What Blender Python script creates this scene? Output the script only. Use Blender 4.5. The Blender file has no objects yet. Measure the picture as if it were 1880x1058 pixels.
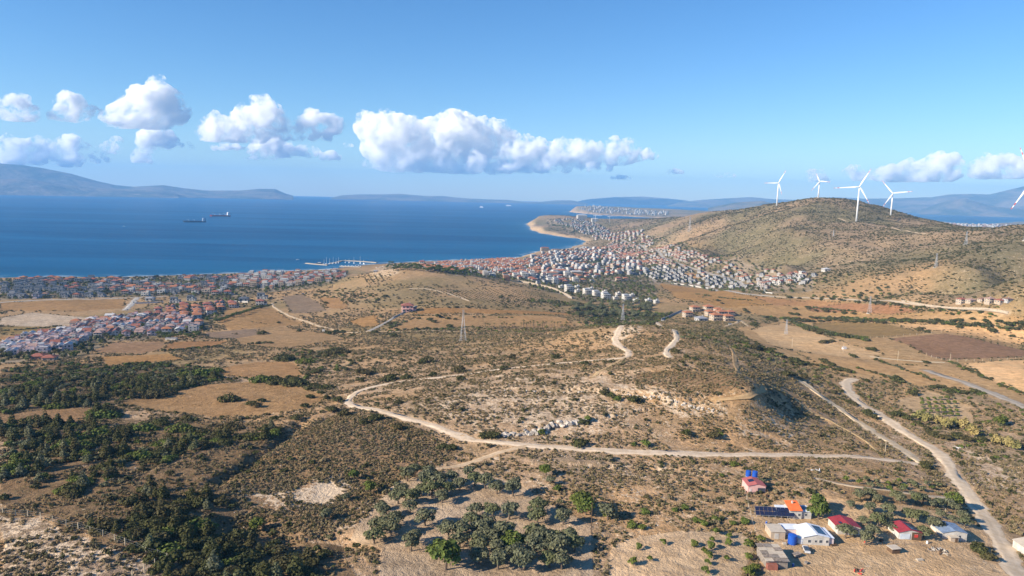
import bpy, bmesh, math, random
import numpy as np
from mathutils import Matrix, Vector

scene = bpy.context.scene
COL = scene.collection
R = math.radians
rng = np.random.default_rng(7)
random.seed(7)

# ------------------------------------------------------------------ camera
EYE = np.array([0.0, 0.0, 200.0])
FPX = 1270.0                       # focal length in pixels of an 1880 wide frame
PITCH, ROLL = math.atan(170.0 / FPX), R(1.37)
sp, cp, sr, cr = math.sin(PITCH), math.cos(PITCH), math.sin(ROLL), math.cos(ROLL)
c_fwd = np.array([0, cp, -sp]); up0 = np.array([0, sp, cp]); X = np.array([1.0, 0, 0])
c_right = X * cr + up0 * sr
c_up = up0 * cr - X * sr
cam_d = bpy.data.cameras.new('camera'); cam = bpy.data.objects.new('camera', cam_d); COL.objects.link(cam)
cam_d.sensor_width = 36.0; cam_d.lens = FPX / 1880.0 * 36.0
cam_d.clip_start = 1.0; cam_d.clip_end = 80000.0
cam.matrix_world = Matrix(((c_right[0], c_up[0], -c_fwd[0], EYE[0]), (c_right[1], c_up[1], -c_fwd[1], EYE[1]),
                           (c_right[2], c_up[2], -c_fwd[2], EYE[2]), (0, 0, 0, 1)))
scene.camera = cam

# ------------------------------------------------------------------ daylight
SUN_EL, SUN_AZ = R(26.5), R(-114.0)       # azimuth from +Y, clockwise positive: sun to the left, a little behind
sun_dir = np.array([math.sin(SUN_AZ) * math.cos(SUN_EL), math.cos(SUN_AZ) * math.cos(SUN_EL), math.sin(SUN_EL)])
world = bpy.data.worlds.new('World'); scene.world = world; world.use_nodes = True
wn = world.node_tree; wn.nodes.clear()
sky = wn.nodes.new('ShaderNodeTexSky'); sky.sky_type = 'NISHITA'; sky.sun_disc = False
sky.sun_elevation = SUN_EL; sky.sun_rotation = SUN_AZ; sky.altitude = 150
sky.air_density = 1.0; sky.dust_density = 0.1; sky.ozone_density = 3.0
bg = wn.nodes.new('ShaderNodeBackground'); bg.inputs['Strength'].default_value = 0.074
wo = wn.nodes.new('ShaderNodeOutputWorld')
hsv = wn.nodes.new('ShaderNodeHueSaturation'); hsv.inputs['Saturation'].default_value = 1.24
mul = wn.nodes.new('ShaderNodeMix'); mul.data_type = 'RGBA'; mul.blend_type = 'MULTIPLY'; mul.inputs[0].default_value = 1.0; mul.inputs[7].default_value = (.88, .97, 1.10, 1)
wn.links.new(sky.outputs[0], hsv.inputs['Color']); wn.links.new(hsv.outputs[0], mul.inputs[6]); wn.links.new(mul.outputs[2], bg.inputs[0]); wn.links.new(bg.outputs[0], wo.inputs[0])
sl = bpy.data.lights.new('sun', 'SUN'); sl.energy = 5.0; sl.angle = R(0.53); sl.color = (1.0, 0.87, 0.70)
so = bpy.data.objects.new('sun', sl); COL.objects.link(so)
so.rotation_euler = Vector(-sun_dir).to_track_quat('-Z', 'Y').to_euler(); so.location = (-500, -100, 600)
scene.view_settings.view_transform = 'Standard'; scene.view_settings.look = 'None'
scene.view_settings.gamma = 1.0; scene.view_settings.use_curve_mapping = False
scene.view_settings.exposure = 1.0
try:
    cy = scene.cycles
    cy.use_denoising = True; cy.max_bounces = 14; cy.diffuse_bounces = 2; cy.glossy_bounces = 2
    cy.transparent_max_bounces = 24; cy.volume_bounces = 12; cy.caustics_reflective = False; cy.caustics_refractive = False
except Exception:
    pass

# ------------------------------------------------------------------ helpers
def tag(o, label=None, cat=None, group=None, kind=None):
    if label: o['label'] = label
    if cat: o['category'] = cat
    if group: o['group'] = group
    if kind: o['kind'] = kind
    return o

def obj(name, me, parent=None, mat=None, loc=None, rotz=0.0):
    o = bpy.data.objects.new(name, me); COL.objects.link(o)
    if parent is not None: o.parent = parent
    if mat is not None and me is not None and len(me.materials) == 0: me.materials.append(mat)
    if loc is not None: o.location = loc
    if rotz: o.rotation_euler = (0, 0, rotz)
    return o

def empty(name, loc=(0, 0, 0), rotz=0.0):
    o = bpy.data.objects.new(name, None); COL.objects.link(o)
    o.location = loc; o.rotation_euler = (0, 0, rotz); o.empty_display_size = 0.5
    return o

def copy_tree(o, parent=None):
    c = o.copy(); COL.objects.link(c)
    if parent is not None: c.parent = parent
    for ch in KIDS.get(o.name, []):
        copy_tree(ch, c)
    return c
KIDS = {}
def reg(o):                    # remember the children of a thing, so that copying needs no slow look-up
    KIDS[o.name] = [c for c in o.children]
    for c in o.children: reg(c)
    return o

def mesh_np(name, V, F, smooth=False, cols=None, colname='col', uvless=True):
    """V (n,3); F (m,k) faces all with k corners"""
    V = np.asarray(V, dtype=np.float32); F = np.asarray(F, dtype=np.int32)
    me = bpy.data.meshes.new(name)
    n, (m, k) = len(V), F.shape
    me.vertices.add(n); me.vertices.foreach_set('co', V.ravel())
    me.loops.add(m * k); me.loops.foreach_set('vertex_index', F.ravel())
    me.polygons.add(m); me.polygons.foreach_set('loop_start', np.arange(0, m * k, k, dtype=np.int32))
    me.polygons.foreach_set('loop_total', np.full(m, k, dtype=np.int32))
    if smooth: me.polygons.foreach_set('use_smooth', np.ones(m, dtype=bool))
    if cols is not None:
        for nm, c in cols.items():
            a = me.attributes.new(nm, 'FLOAT_COLOR', 'POINT')
            c4 = np.ones((n, 4), dtype=np.float32); c4[:, :c.shape[1]] = c
            a.data.foreach_set('color', c4.ravel())
    me.update(calc_edges=True)
    return me

class MB:
    """collects boxes, prisms and tubes of several materials, builds ONE mesh object"""
    def __init__(s): s.v = []; s.f = []; s.m = []
    def add(s, vs, fs, mi=0):
        b = len(s.v); s.v += [tuple(p) for p in vs]; s.f += [tuple(b + i for i in f) for f in fs]; s.m += [mi] * len(fs)
        return s
    def box(s, x0, x1, y0, y1, z0, z1, mi=0):
        vs = [(x0, y0, z0), (x1, y0, z0), (x1, y1, z0), (x0, y1, z0), (x0, y0, z1), (x1, y0, z1), (x1, y1, z1), (x0, y1, z1)]
        return s.add(vs, [(0, 3, 2, 1), (4, 5, 6, 7), (0, 1, 5, 4), (1, 2, 6, 5), (2, 3, 7, 6), (3, 0, 4, 7)], mi)
    def bar(s, a, b, w, mi=0, w2=None, n=4):
        a = Vector(a); b = Vector(b); d = (b - a)
        if d.length < 1e-6: return s
        q = d.to_track_quat('Z', 'Y'); w2 = w if w2 is None else w2
        vs = []
        for p, ww in ((a, w), (b, w2)):
            for k in range(n):
                t = 2 * math.pi * (k + .5) / n
                vs.append(p + q @ Vector((math.cos(t) * ww, math.sin(t) * ww, 0)))
        fs = [(k, (k + 1) % n, n + (k + 1) % n, n + k) for k in range(n)]
        fs += [tuple(range(n - 1, -1, -1)), tuple(range(n, 2 * n))]
        return s.add(vs, fs, mi)
    def gable(s, x0, x1, y0, y1, z0, h, over=0.4, th=0.18, mi=0):
        """gable roof slab pair, ridge along y"""
        xm = (x0 + x1) / 2; sl = h / ((x1 - x0) / 2)
        for sgn, xe in ((-1, x0), (1, x1)):
            xo = xe + sgn * over; zo = z0 - over * sl
            vs = [(xo, y0 - over, zo), (xm, y0 - over, z0 + h), (xm, y1 + over, z0 + h), (xo, y1 + over, zo)]
            top = [(a, b, c + th) for a, b, c in vs]
            s.add(vs + top, [(0, 1, 2, 3), (7, 6, 5, 4), (0, 4, 5, 1), (1, 5, 6, 2), (2, 6, 7, 3), (3, 7, 4, 0)], mi)
        return s
    def gable_wall(s, x0, x1, y0, y1, z0, z1, h, mi=0):
        xm = (x0 + x1) / 2
        vs = [(x0, y0, z0), (x1, y0, z0), (x1, y1, z0), (x0, y1, z0), (x0, y0, z1), (x1, y0, z1), (x1, y1, z1), (x0, y1, z1), (xm, y0, z1 + h), (xm, y1, z1 + h)]
        return s.add(vs, [(0, 3, 2, 1), (0, 1, 5, 8, 4), (1, 2, 6, 5), (2, 3, 7, 9, 6), (3, 0, 4, 7), (4, 8, 9, 7), (5, 6, 9, 8)], mi)
    def hip(s, x0, x1, y0, y1, z0, h, over=0.5, th=0.18, mi=0):
        x0 -= over; x1 += over; y0 -= over; y1 += over
        w, d = x1 - x0, y1 - y0
        if w > d: r0, r1 = (x0 + d / 2, (y0 + y1) / 2), (x1 - d / 2, (y0 + y1) / 2)
        else: r0, r1 = ((x0 + x1) / 2, y0 + w / 2), ((x0 + x1) / 2, y1 - w / 2)
        vs = [(x0, y0, z0), (x1, y0, z0), (x1, y1, z0), (x0, y1, z0), (x0, y0, z0 + th), (x1, y0, z0 + th), (x1, y1, z0 + th), (x0, y1, z0 + th),
              (r0[0], r0[1], z0 + th + h), (r1[0], r1[1], z0 + th + h)]
        fs = [(0, 3, 2, 1), (0, 1, 5, 4), (1, 2, 6, 5), (2, 3, 7, 6), (3, 0, 4, 7)]
        fs += [(4, 5, 9, 8), (5, 6, 9), (6, 7, 8, 9), (7, 4, 8)] if w > d else [(4, 5, 8), (5, 6, 9, 8), (6, 7, 9), (7, 4, 8, 9)]
        return s.add(vs, fs, mi)
    def mesh(s, name, mats, smooth=False):
        me = bpy.data.meshes.new(name); me.from_pydata(s.v, [], s.f)
        for m in mats: me.materials.append(m)
        if len(mats) > 1: me.polygons.foreach_set('material_index', s.m)
        if smooth: me.polygons.foreach_set('use_smooth', [True] * len(s.f))
        me.update(); return me
    def build(s, name, mats, parent=None, loc=None, rotz=0.0, smooth=False):
        if not isinstance(mats, (list, tuple)): mats = [mats]
        return obj(name, s.mesh(name, mats, smooth), parent, None, loc, rotz)

# ---- value noise in numpy
def _hash(ix, iy, seed):
    h = (ix.astype(np.int64) * 374761393 + iy.astype(np.int64) * 668265263 + seed * 974634777) & 0xffffffff
    h = ((h ^ (h >> 13)) * 1274126177) & 0xffffffff
    return ((h ^ (h >> 16)) & 0xffff) / 65535.0
def vnoise(x, y, seed=0):
    ix, iy = np.floor(x), np.floor(y); fx, fy = x - ix, y - iy
    ux, uy = fx * fx * (3 - 2 * fx), fy * fy * (3 - 2 * fy)
    a, b, c, d = _hash(ix, iy, seed), _hash(ix + 1, iy, seed), _hash(ix, iy + 1, seed), _hash(ix + 1, iy + 1, seed)
    return (a + (b - a) * ux) * (1 - uy) + (c + (d - c) * ux) * uy
def fbm(x, y, scale, octs=4, seed=0, gain=.5):
    s = np.zeros_like(x, dtype=float); a, t, f = 1.0, 0.0, 1.0 / scale
    for k in range(octs):
        s += a * (vnoise(x * f + 17.3 * k, y * f - 9.1 * k, seed + k) * 2 - 1); t += a; a *= gain; f *= 2.03
    return s / t
def sstep(a, b, x):
    t = np.clip((x - a) / (b - a), 0, 1); return t * t * (3 - 2 * t)

# ---- pixels of the photograph (1880 x 1058) to rays; v may be scalar or array
def ray(u, v):
    u = np.asarray(u, float); v = np.asarray(v, float)
    d = c_fwd + ((u - 940.0) / FPX)[..., None] * c_right + ((529.0 - v) / FPX)[..., None] * c_up
    return d
def eye_v(u): return 359.0 + 0.024 * (u - 940.0)
def pz(u, v, z):                 # point at level z seen in pixel (u, v)
    d = ray(u, v); t = (z - 200.0) / d[2]; return d[0] * t, d[1] * t, z
def pr(u, v, r):                 # point at ground distance r seen in pixel (u, v)
    d = ray(u, v); t = r / math.hypot(d[0], d[1]); return d[0] * t, d[1] * t, 200.0 + d[2] * t
def pg(u, r, z):                 # point in the direction of column u, distance r, level z
    d = ray(u, eye_v(u)); t = r / math.hypot(d[0], d[1]); return d[0] * t, d[1] * t, z

# ------------------------------------------------------------------ terrain
CTRL = []
for u, v, z in [  # pixel and ground level
    # near plain, left
    (0, 1058, 90), (300, 1058, 90), (600, 1058, 89), (900, 1058, 88), (1200, 1058, 88), (1500, 1058, 86), (1880, 1058, 82),
    (0, 950, 89), (240, 990, 91), (0, 850, 86), (250, 880, 87), (420, 900, 86), (480, 960, 84), (700, 960, 86), (940, 930, 86), (1200, 950, 87), (1400, 960, 87),
    (1500, 940, 86), (1650, 930, 85), (1750, 980, 83), (1400, 880, 86), (1500, 870, 84), (1620, 860, 80), (1740, 850, 74), (1800, 930, 77), (1860, 1030, 80), (1880, 880, 76),
    (0, 770, 78), (200, 790, 80), (380, 800, 83), (520, 850, 84), (620, 760, 84), (700, 830, 86), (860, 840, 85), (1000, 860, 86), (1150, 850, 85), (1300, 860, 84), (1450, 850, 82),
    (0, 700, 64), (200, 700, 65), (420, 700, 68), (560, 720, 74), (640, 740, 81), (300, 740, 73),
    (0, 665, 48), (150, 660, 47), (300, 655, 48), (450, 650, 52), (600, 660, 60), (700, 650, 66),
    # the hill in the middle
    (760, 720, 86), (900, 760, 89), (1000, 790, 88), (1150, 800, 88), (1300, 800, 87), (1450, 800, 82), (1560, 810, 76), (1620, 830, 75),
    (860, 700, 87), (950, 700, 92), (1080, 700, 96), (1200, 700, 98), (1320, 700, 99), (1380, 720, 98), (1000, 740, 91), (1150, 750, 93), (1300, 765, 91), (1390, 745, 92),
    (1000, 640, 82), (1100, 640, 90), (1180, 640, 98), (1280, 650, 101), (1350, 690, 100), (800, 650, 71), (880, 640, 72),
    (1160, 600, 97), (1200, 612, 98), (1250, 612, 94), (1300, 625, 90), (1360, 650, 90), (1400, 690, 90),
    (1460, 770, 81), (1520, 790, 77), (1430, 700, 83), (1480, 740, 77), (1540, 770, 71), (1440, 670, 68), (1380, 630, 70), (1580, 790, 71), (1640, 820, 72),
    # middle ground, left to centre
    (60, 640, 36), (200, 620, 31), (330, 610, 28), (0, 600, 24), (120, 590, 22), (300, 580, 20), (450, 600, 30), (450, 570, 24), (560, 560, 24), (600, 600, 34), (700, 605, 44), (850, 622, 56), (950, 610, 52),
    (1050, 605, 52), (1090, 590, 42), (700, 580, 38), (760, 562, 42), (900, 588, 42), (1000, 585, 42), (1060, 580, 38),
    (0, 540, 11), (200, 545, 13), (420, 540, 14), (520, 530, 16), (0, 520, 5), (200, 516, 5), (400, 513, 5), (500, 510, 6), (570, 506, 6),
    # pine hill
    (620, 530, 26), (640, 510, 24), (680, 500, 36), (720, 496, 54), (760, 500, 56), (820, 510, 52), (760, 530, 46), (860, 530, 42), (900, 515, 44), (960, 530, 38), (1020, 545, 32), (960, 560, 38), (1060, 560, 31),
    (840, 555, 44), (600, 560, 30), (650, 560, 36),
    # town
    (900, 490, 10), (1000, 500, 12), (1080, 510, 15), (1180, 530, 22), (1130, 550, 25), (1140, 580, 30), (1100, 480, 14), (1200, 480, 20), (1150, 455, 16), (1220, 455, 30), (1300, 500, 28), (1400, 520, 30), (1480, 520, 36),
    (1060, 460, 8), (960, 482, 8), (1340, 480, 34), (1440, 500, 42),
    # right plain and valley
    (1200, 560, 30), (1260, 590, 46), (1330, 600, 50), (1210, 590, 55), (1400, 560, 38), (1400, 600, 48), (1500, 560, 42), (1500, 610, 52), (1460, 640, 57), (1600, 580, 48), (1600, 630, 58), (1540, 660, 62),
    (1560, 690, 65), (1620, 690, 64), (1600, 740, 66), (1700, 720, 64), (1700, 660, 60), (1780, 620, 58), (1880, 610, 60), (1880, 680, 64), (1800, 720, 66), (1880, 745, 69), (1700, 780, 69), (1780, 790, 69), (1860, 810, 71),
    (1700, 570, 52), (1830, 570, 58), (1880, 560, 62),
    # headland
    (1010, 415, 28), (985, 412, 14), (1000, 425, 12), (1060, 425, 14), (1100, 430, 18), (1040, 432, 8), (1150, 430, 36), (1200, 440, 40), (1130, 460, 10), (1100, 445, 10), (1090, 415, 25),
]: CTRL.append(pz(u, v, z))
for u, v, r in [  # skylines and hill faces: pixel and distance
    (1020, 395, 4900), (1060, 398, 4900), (1100, 406, 4500), (1163, 405, 4200), (1232, 400, 3900), (1300, 389, 3300), (1380, 381, 2750), (1425, 376, 2500), (1470, 368, 2480),
    (1510, 363, 2480), (1550, 366, 2450), (1580, 376, 2400), (1620, 390, 2300), (1660, 398, 2300), (1700, 405, 2300), (1770, 417, 2200), (1832, 416, 1900), (1880, 412, 1800),
    (1573, 405, 2080), (1500, 390, 2200), (1430, 400, 2150), (1500, 420, 1950), (1400, 430, 1950), (1300, 430, 2250), (1350, 410, 2400), (1250, 425, 2550), (1210, 420, 2900),
    (1600, 440, 1750), (1500, 460, 1700), (1400, 460, 1800), (1500, 490, 1480), (1440, 482, 1560), (1600, 480, 1450), (1700, 440, 1650), (1700, 480, 1350), (1800, 450, 1500), (1800, 500, 1220), (1880, 460, 1350), (1880, 510, 1130),
    (1600, 520, 1230), (1700, 530, 1130), (1550, 520, 1270), (1800, 540, 1050), (1880, 545, 1000), (1240, 450, 2250), (1300, 460, 2000),
]: CTRL.append(pr(u, v, r))
for u, r, z in [  # slopes out of sight
    (940, 60, 87), (0, 60, 88), (1880, 60, 85), (-300, 300, 88), (-300, 900, 25), (-300, 1500, 3), (2200, 300, 80), (2200, 700, 66), (2200, 1500, 150), (2200, 1100, 110),
    (1160, 760, 62), (1210, 760, 62), (1080, 820, 40), (1160, 880, 40), (720, 1520, 30), (760, 1650, 10), (820, 1480, 40), (860, 1600, 12), (700, 1650, 6), (950, 1350, 24), (1020, 1280, 22),
    (1510, 3000, 150), (1510, 3800, 60), (1620, 3200, 100), (1750, 3200, 60), (1880, 2600, 90), (1880, 3600, 30), (1650, 4500, 20), (1766, 6500, 12), (1700, 8500, 8), (1880, 7000, 14), (1800, 8700, 8), (1300, 5000, 60), (1400, 4200, 90), (1230, 5200, 40), (1320, 6800, 20), (1450, 7000, 20), (1450, 10000, 20),
    (1060, 5500, 10), (1100, 5300, 10), (1163, 5200, 15), (2200, 4500, 40), (2200, 9000, 20), (1600, 9000, 10),
    (1050, 8600, 20), (1066, 8900, 45), (1088, 9000, 85), (1110, 9000, 70), (1140, 9200, 60), (1200, 9200, 60), (1260, 9000, 40), (1330, 9000, 60), (1120, 8100, 12), (1180, 7800, 12), (1250, 7600, 15),
]: CTRL.append(pg(u, r, z))
CTRL = np.array(CTRL)

def lp(x, y):                    # log-polar plane, where near and far ground weigh alike
    return np.arctan2(x, y), np.log(np.hypot(x, y))
ca, cl = lp(CTRL[:, 0], CTRL[:, 1])
P = np.stack([ca, cl], 1)
def tps(d2): return 0.5 * d2 * np.log(d2 + 1e-12)
n = len(P)
K = tps(((P[:, None] - P[None]) ** 2).sum(-1)) + np.eye(n) * 2e-4
Q = np.concatenate([np.ones((n, 1)), P], 1)
A = np.block([[K, Q], [Q.T, np.zeros((3, 3))]])
W = np.linalg.solve(A, np.concatenate([CTRL[:, 2], np.zeros(3)]))
GA = np.linspace(-0.86, 0.86, 420); GL = np.linspace(math.log(55), math.log(14500), 520)
ga, gl = np.meshgrid(GA, GL)
pts = np.stack([ga.ravel(), gl.ravel()], 1); hb = np.empty(len(pts))
for i in range(0, len(pts), 20000):
    q = pts[i:i + 20000]
    hb[i:i + 20000] = tps(((q[:, None] - P[None]) ** 2).sum(-1)) @ W[:n] + W[n] + q @ W[n + 1:]
HB = hb.reshape(ga.shape)
def bil(T, ia, il):
    ia = np.clip(ia, 0, T.shape[1] - 1.001); il = np.clip(il, 0, T.shape[0] - 1.001)
    i0, j0 = il.astype(int), ia.astype(int); fi, fj = il - i0, ia - j0
    return (T[i0, j0] * (1 - fj) + T[i0, j0 + 1] * fj) * (1 - fi) + (T[i0 + 1, j0] * (1 - fj) + T[i0 + 1, j0 + 1] * fj) * fi
def hbase(x, y):
    a, l = lp(x, y)
    return bil(HB, (a - GA[0]) / (GA[1] - GA[0]), (l - GL[0]) / (GL[1] - GL[0]))

# the shore, as distance to the landmass outline
def q0(u, v): p = pz(u, v, 0.0); return p[0], p[1]
def qr(u, r): p = pg(u, r, 0.0); return p[0], p[1]
COAST = [qr(-700, 1750), q0(-150, 512), q0(0, 511), q0(120, 508), q0(250, 507), q0(400, 503), q0(470, 500), q0(540, 497), q0(600, 495), q0(640, 490), q0(690, 486),
         q0(760, 482), q0(800, 480), q0(860, 478), q0(930, 475), q0(955, 471), q0(985, 463), q0(1010, 459), q0(1040, 456), q0(1068, 449), q0(1080, 445), q0(1062, 438),
         q0(1040, 436), q0(1010, 431), q0(992, 429), q0(975, 420), q0(967, 412), qr(975, 5100), qr(1005, 5700), qr(1060, 5900), qr(1105, 5600), qr(1165, 5700), qr(1215, 6500),
         q0(1226, 401), q0(1179, 399), q0(1120, 396), q0(1079, 393), q0(1042, 389), qr(1034, 9100), qr(1062, 9900), qr(1120, 10100), qr(1200, 10200), qr(1300, 10000), qr(1420, 12000),
         qr(1560, 13000), qr(1640, 12500), qr(1699, 11200), qr(1766, 9500), qr(1805, 9400), qr(1880, 12300), qr(2300, 13000), qr(3500, 9000), (3000, -500), (-3000, -500)]
COAST = np.array(COAST)
def seg_dist(x, y, poly, closed=False):
    d = np.full(x.shape, 1e9); P2 = np.asarray(poly)
    m = len(P2) if closed else len(P2) - 1
    for i in range(m):
        a, b = P2[i], P2[(i + 1) % len(P2)]; ab = b - a; L = (ab ** 2).sum() + 1e-9
        t = np.clip(((x - a[0]) * ab[0] + (y - a[1]) * ab[1]) / L, 0, 1)
        d = np.minimum(d, (x - a[0] - t * ab[0]) ** 2 + (y - a[1] - t * ab[1]) ** 2)
    return np.sqrt(d)
def inside(x, y, poly):
    P2 = np.asarray(poly); c = np.zeros(x.shape, bool); j = len(P2) - 1
    for i in range(len(P2)):
        xi, yi = P2[i]; xj, yj = P2[j]
        c ^= ((yi > y) != (yj > y)) & (x < (xj - xi) * (y - yi) / (yj - yi + 1e-12) + xi); j = i
    return c
def shore_sd(x, y):
    w = np.clip(np.hypot(x, y) / 2500.0, .5, 2.2)
    xx = x + fbm(x, y, 220, 3, 31) * 26 * w; yy = y + fbm(x, y, 220, 3, 37) * 26 * w
    d = seg_dist(xx, yy, COAST, True)
    return np.where(inside(xx, yy, COAST), d, -d)

def march(fn, u, v, t0=70.0, t1=14000.0, steps=700):
    """first ground point along the ray of each pixel"""
    u = np.atleast_1d(np.asarray(u, float)); v = np.atleast_1d(np.asarray(v, float))
    d = ray(u, v); d = d / np.hypot(d[:, 0], d[:, 1])[:, None]
    t = np.exp(np.linspace(math.log(t0), math.log(t1), steps))
    x = d[:, 0:1] * t; y = d[:, 1:2] * t; z = 200 + d[:, 2:3] * t
    g = z - np.maximum(fn(x, y), 0.0)
    below = g < 0; k = np.argmax(below, 1); hit = below.any(1); k = np.clip(k, 1, steps - 1)
    i = np.arange(len(u)); g0, g1 = g[i, k - 1], g[i, k]
    f = np.clip(g0 / (g0 - g1 + 1e-9), 0, 1); tt = t[k - 1] + (t[k] - t[k - 1]) * f
    tt = np.where(hit, tt, t1)
    return np.stack([d[:, 0] * tt, d[:, 1] * tt], 1)
def base_poly(pix):
    p = np.array(pix, float); return march(hbase, p[:, 0], p[:, 1])
def dense(poly, step, closed=False):
    """smooth resampling of a world polyline"""
    P2 = np.asarray(poly, float)
    if len(P2) > 2:
        q = []
        for i in range(len(P2) - 1):
            p0 = P2[max(i - 1, 0)]; p1 = P2[i]; p2 = P2[i + 1]; p3 = P2[min(i + 2, len(P2) - 1)]
            for t in np.linspace(0, 1, 9)[:-1]:
                q.append(0.5 * ((2 * p1) + (-p0 + p2) * t + (2 * p0 - 5 * p1 + 4 * p2 - p3) * t * t + (-p0 + 3 * p1 - 3 * p2 + p3) * t ** 3))
        q.append(P2[-1]); P2 = np.array(q)
    s = np.concatenate([[0], np.cumsum(np.hypot(*np.diff(P2, axis=0).T))])
    m = max(2, int(s[-1] / step) + 1); t = np.linspace(0, s[-1], m)
    return np.stack([np.interp(t, s, P2[:, 0]), np.interp(t, s, P2[:, 1])], 1)
# ------------------------------------------------------------------ what lies on the ground (pixels of the photograph)
ROADS = [  # name, width, colour, points
    ('dirt_track', 5.0, (.62, .50, .37), [(1690, 852), (1600, 841), (1500, 836), (1400, 834), (1300, 832), (1200, 829), (1120, 826), (1050, 821), (960, 816), (905, 811), (865, 806), (820, 792), (780, 777), (740, 767), (700, 757), (660, 749), (642, 742), (640, 735), (650, 724), (680, 711), (740, 700), (800, 694), (850, 688), (900, 682), (960, 674), (1020, 668), (1080, 664), (1130, 660), (1152, 655), (1154, 647), (1146, 640), (1134, 632), (1128, 620), (1136, 606), (1160, 598)]),
    ('dirt_track', 3.4, (.58, .44, .29), [(800, 858), (830, 855), (870, 845), (905, 834), (940, 824), (965, 817)]),
    ('dirt_track', 4.4, (.62, .51, .38), [(1205, 592), (1228, 604), (1242, 616), (1238, 628), (1226, 640), (1224, 652), (1232, 657)]),
    ('dirt_track', 2.4, (.50, .36, .19), [(1405, 700), (1440, 718), (1466, 734), (1496, 757), (1528, 774), (1560, 792), (1590, 810), (1612, 828)]),
    ('dirt_track', 2.2, (.48, .35, .20), [(1152, 655), (1130, 668), (1105, 682), (1085, 695)]),
    ('dirt_track', 3.0, (.46, .31, .16), [(1330, 632), (1345, 645), (1350, 668), (1362, 690), (1392, 704), (1402, 716), (1385, 728), (1345, 734), (1305, 733)]),
    ('dirt_road', 7.6, (.66, .53, .38), [(1572, 696), (1560, 698), (1553, 707), (1560, 722), (1582, 742), (1615, 764), (1650, 787), (1690, 812), (1722, 830), (1738, 850), (1755, 876), (1778, 908), (1802, 945), (1828, 985), (1850, 1022), (1868, 1062), (1880, 1090)]),
    ('dirt_track', 5.6, (.56, .45, .31), [(1470, 700), (1500, 722), (1540, 750), (1580, 778), (1620, 803), (1660, 828), (1694, 852)]),
    ('paved_road', 7.0, (.36, .32, .27), [(1900, 756), (1868, 741), (1835, 728), (1800, 714), (1770, 702), (1730, 690), (1700, 680)]),
    ('dirt_track', 3.0, (.52, .44, .32), [(1598, 655), (1640, 660), (1690, 664), (1734, 666)]),
    ('dirt_track', 5.0, (.50, .41, .30), [(1420, 545), (1500, 548), (1580, 552), (1655, 556), (1720, 564), (1780, 568), (1850, 575)]),
    ('dirt_track', 3.6, (.54, .42, .28), [(500, 557), (505, 566), (530, 580), (567, 592), (608, 605), (640, 610), (676, 608)]),
    ('paved_road', 4.0, (.38, .36, .33), [(676, 608), (700, 597), (722, 584), (745, 572), (762, 562)]),
    ('dirt_track', 3.0, (.44, .34, .22), [(676, 608), (740, 609), (800, 608), (850, 609)]),
    ('dirt_track', 3.4, (.54, .44, .32), [(752, 530), (778, 530), (810, 536), (840, 545), (862, 553)]),
    ('paved_road', 6.0, (.42, .40, .37), [(0, 556), (60, 552), (120, 550), (180, 549), (240, 547), (300, 545)]),
    ('paved_road', 8.0, (.42, .40, .37), [(230, 570), (238, 562), (246, 553), (252, 547)]),
    ('paved_road', 6.0, (.40, .37, .33), [(1120, 516), (1206, 516), (1255, 522), (1308, 531), (1350, 537), (1420, 545)]),
    ('paved_road', 5.0, (.42, .38, .33), [(945, 514), (975, 520), (1010, 529), (1035, 541), (1048, 548)]),
    ('paved_road', 4.5, (.46, .42, .36), [(1215, 590), (1222, 583), (1245, 575), (1262, 570)]),
    ('dirt_track', 4.0, (.50, .38, .24), [(1375, 600), (1358, 588), (1350, 594), (1330, 600)]),
    ('dirt_track', 4.0, (.50, .40, .28), [(1540, 400), (1575, 409), (1640, 420), (1700, 430)]),
    ('dirt_track', 4.0, (.50, .38, .24), [(1205, 452), (1240, 446), (1270, 436)]),
    ('paved_road', 7, (.36, .34, .31), [(1135, 440), (1152, 446), (1190, 463), (1235, 480), (1300, 502), (1350, 515), (1400, 530)]),
    ('paved_road', 6, (.36, .34, .31), [(1060, 505), (1100, 492), (1150, 480), (1200, 470), (1240, 462)]),
    ('paved_road', 6, (.36, .34, .31), [(900, 506), (960, 496), (1020, 486), (1080, 476), (1120, 466)]),
    ('paved_road', 6, (.36, .34, .31), [(0, 530), (120, 528), (240, 524), (360, 521), (470, 517)]),
    ('dirt_track', 2.4, (.50, .41, .30), [(1495, 878), (1560, 892), (1640, 902), (1710, 912), (1760, 916)]),
]
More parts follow.
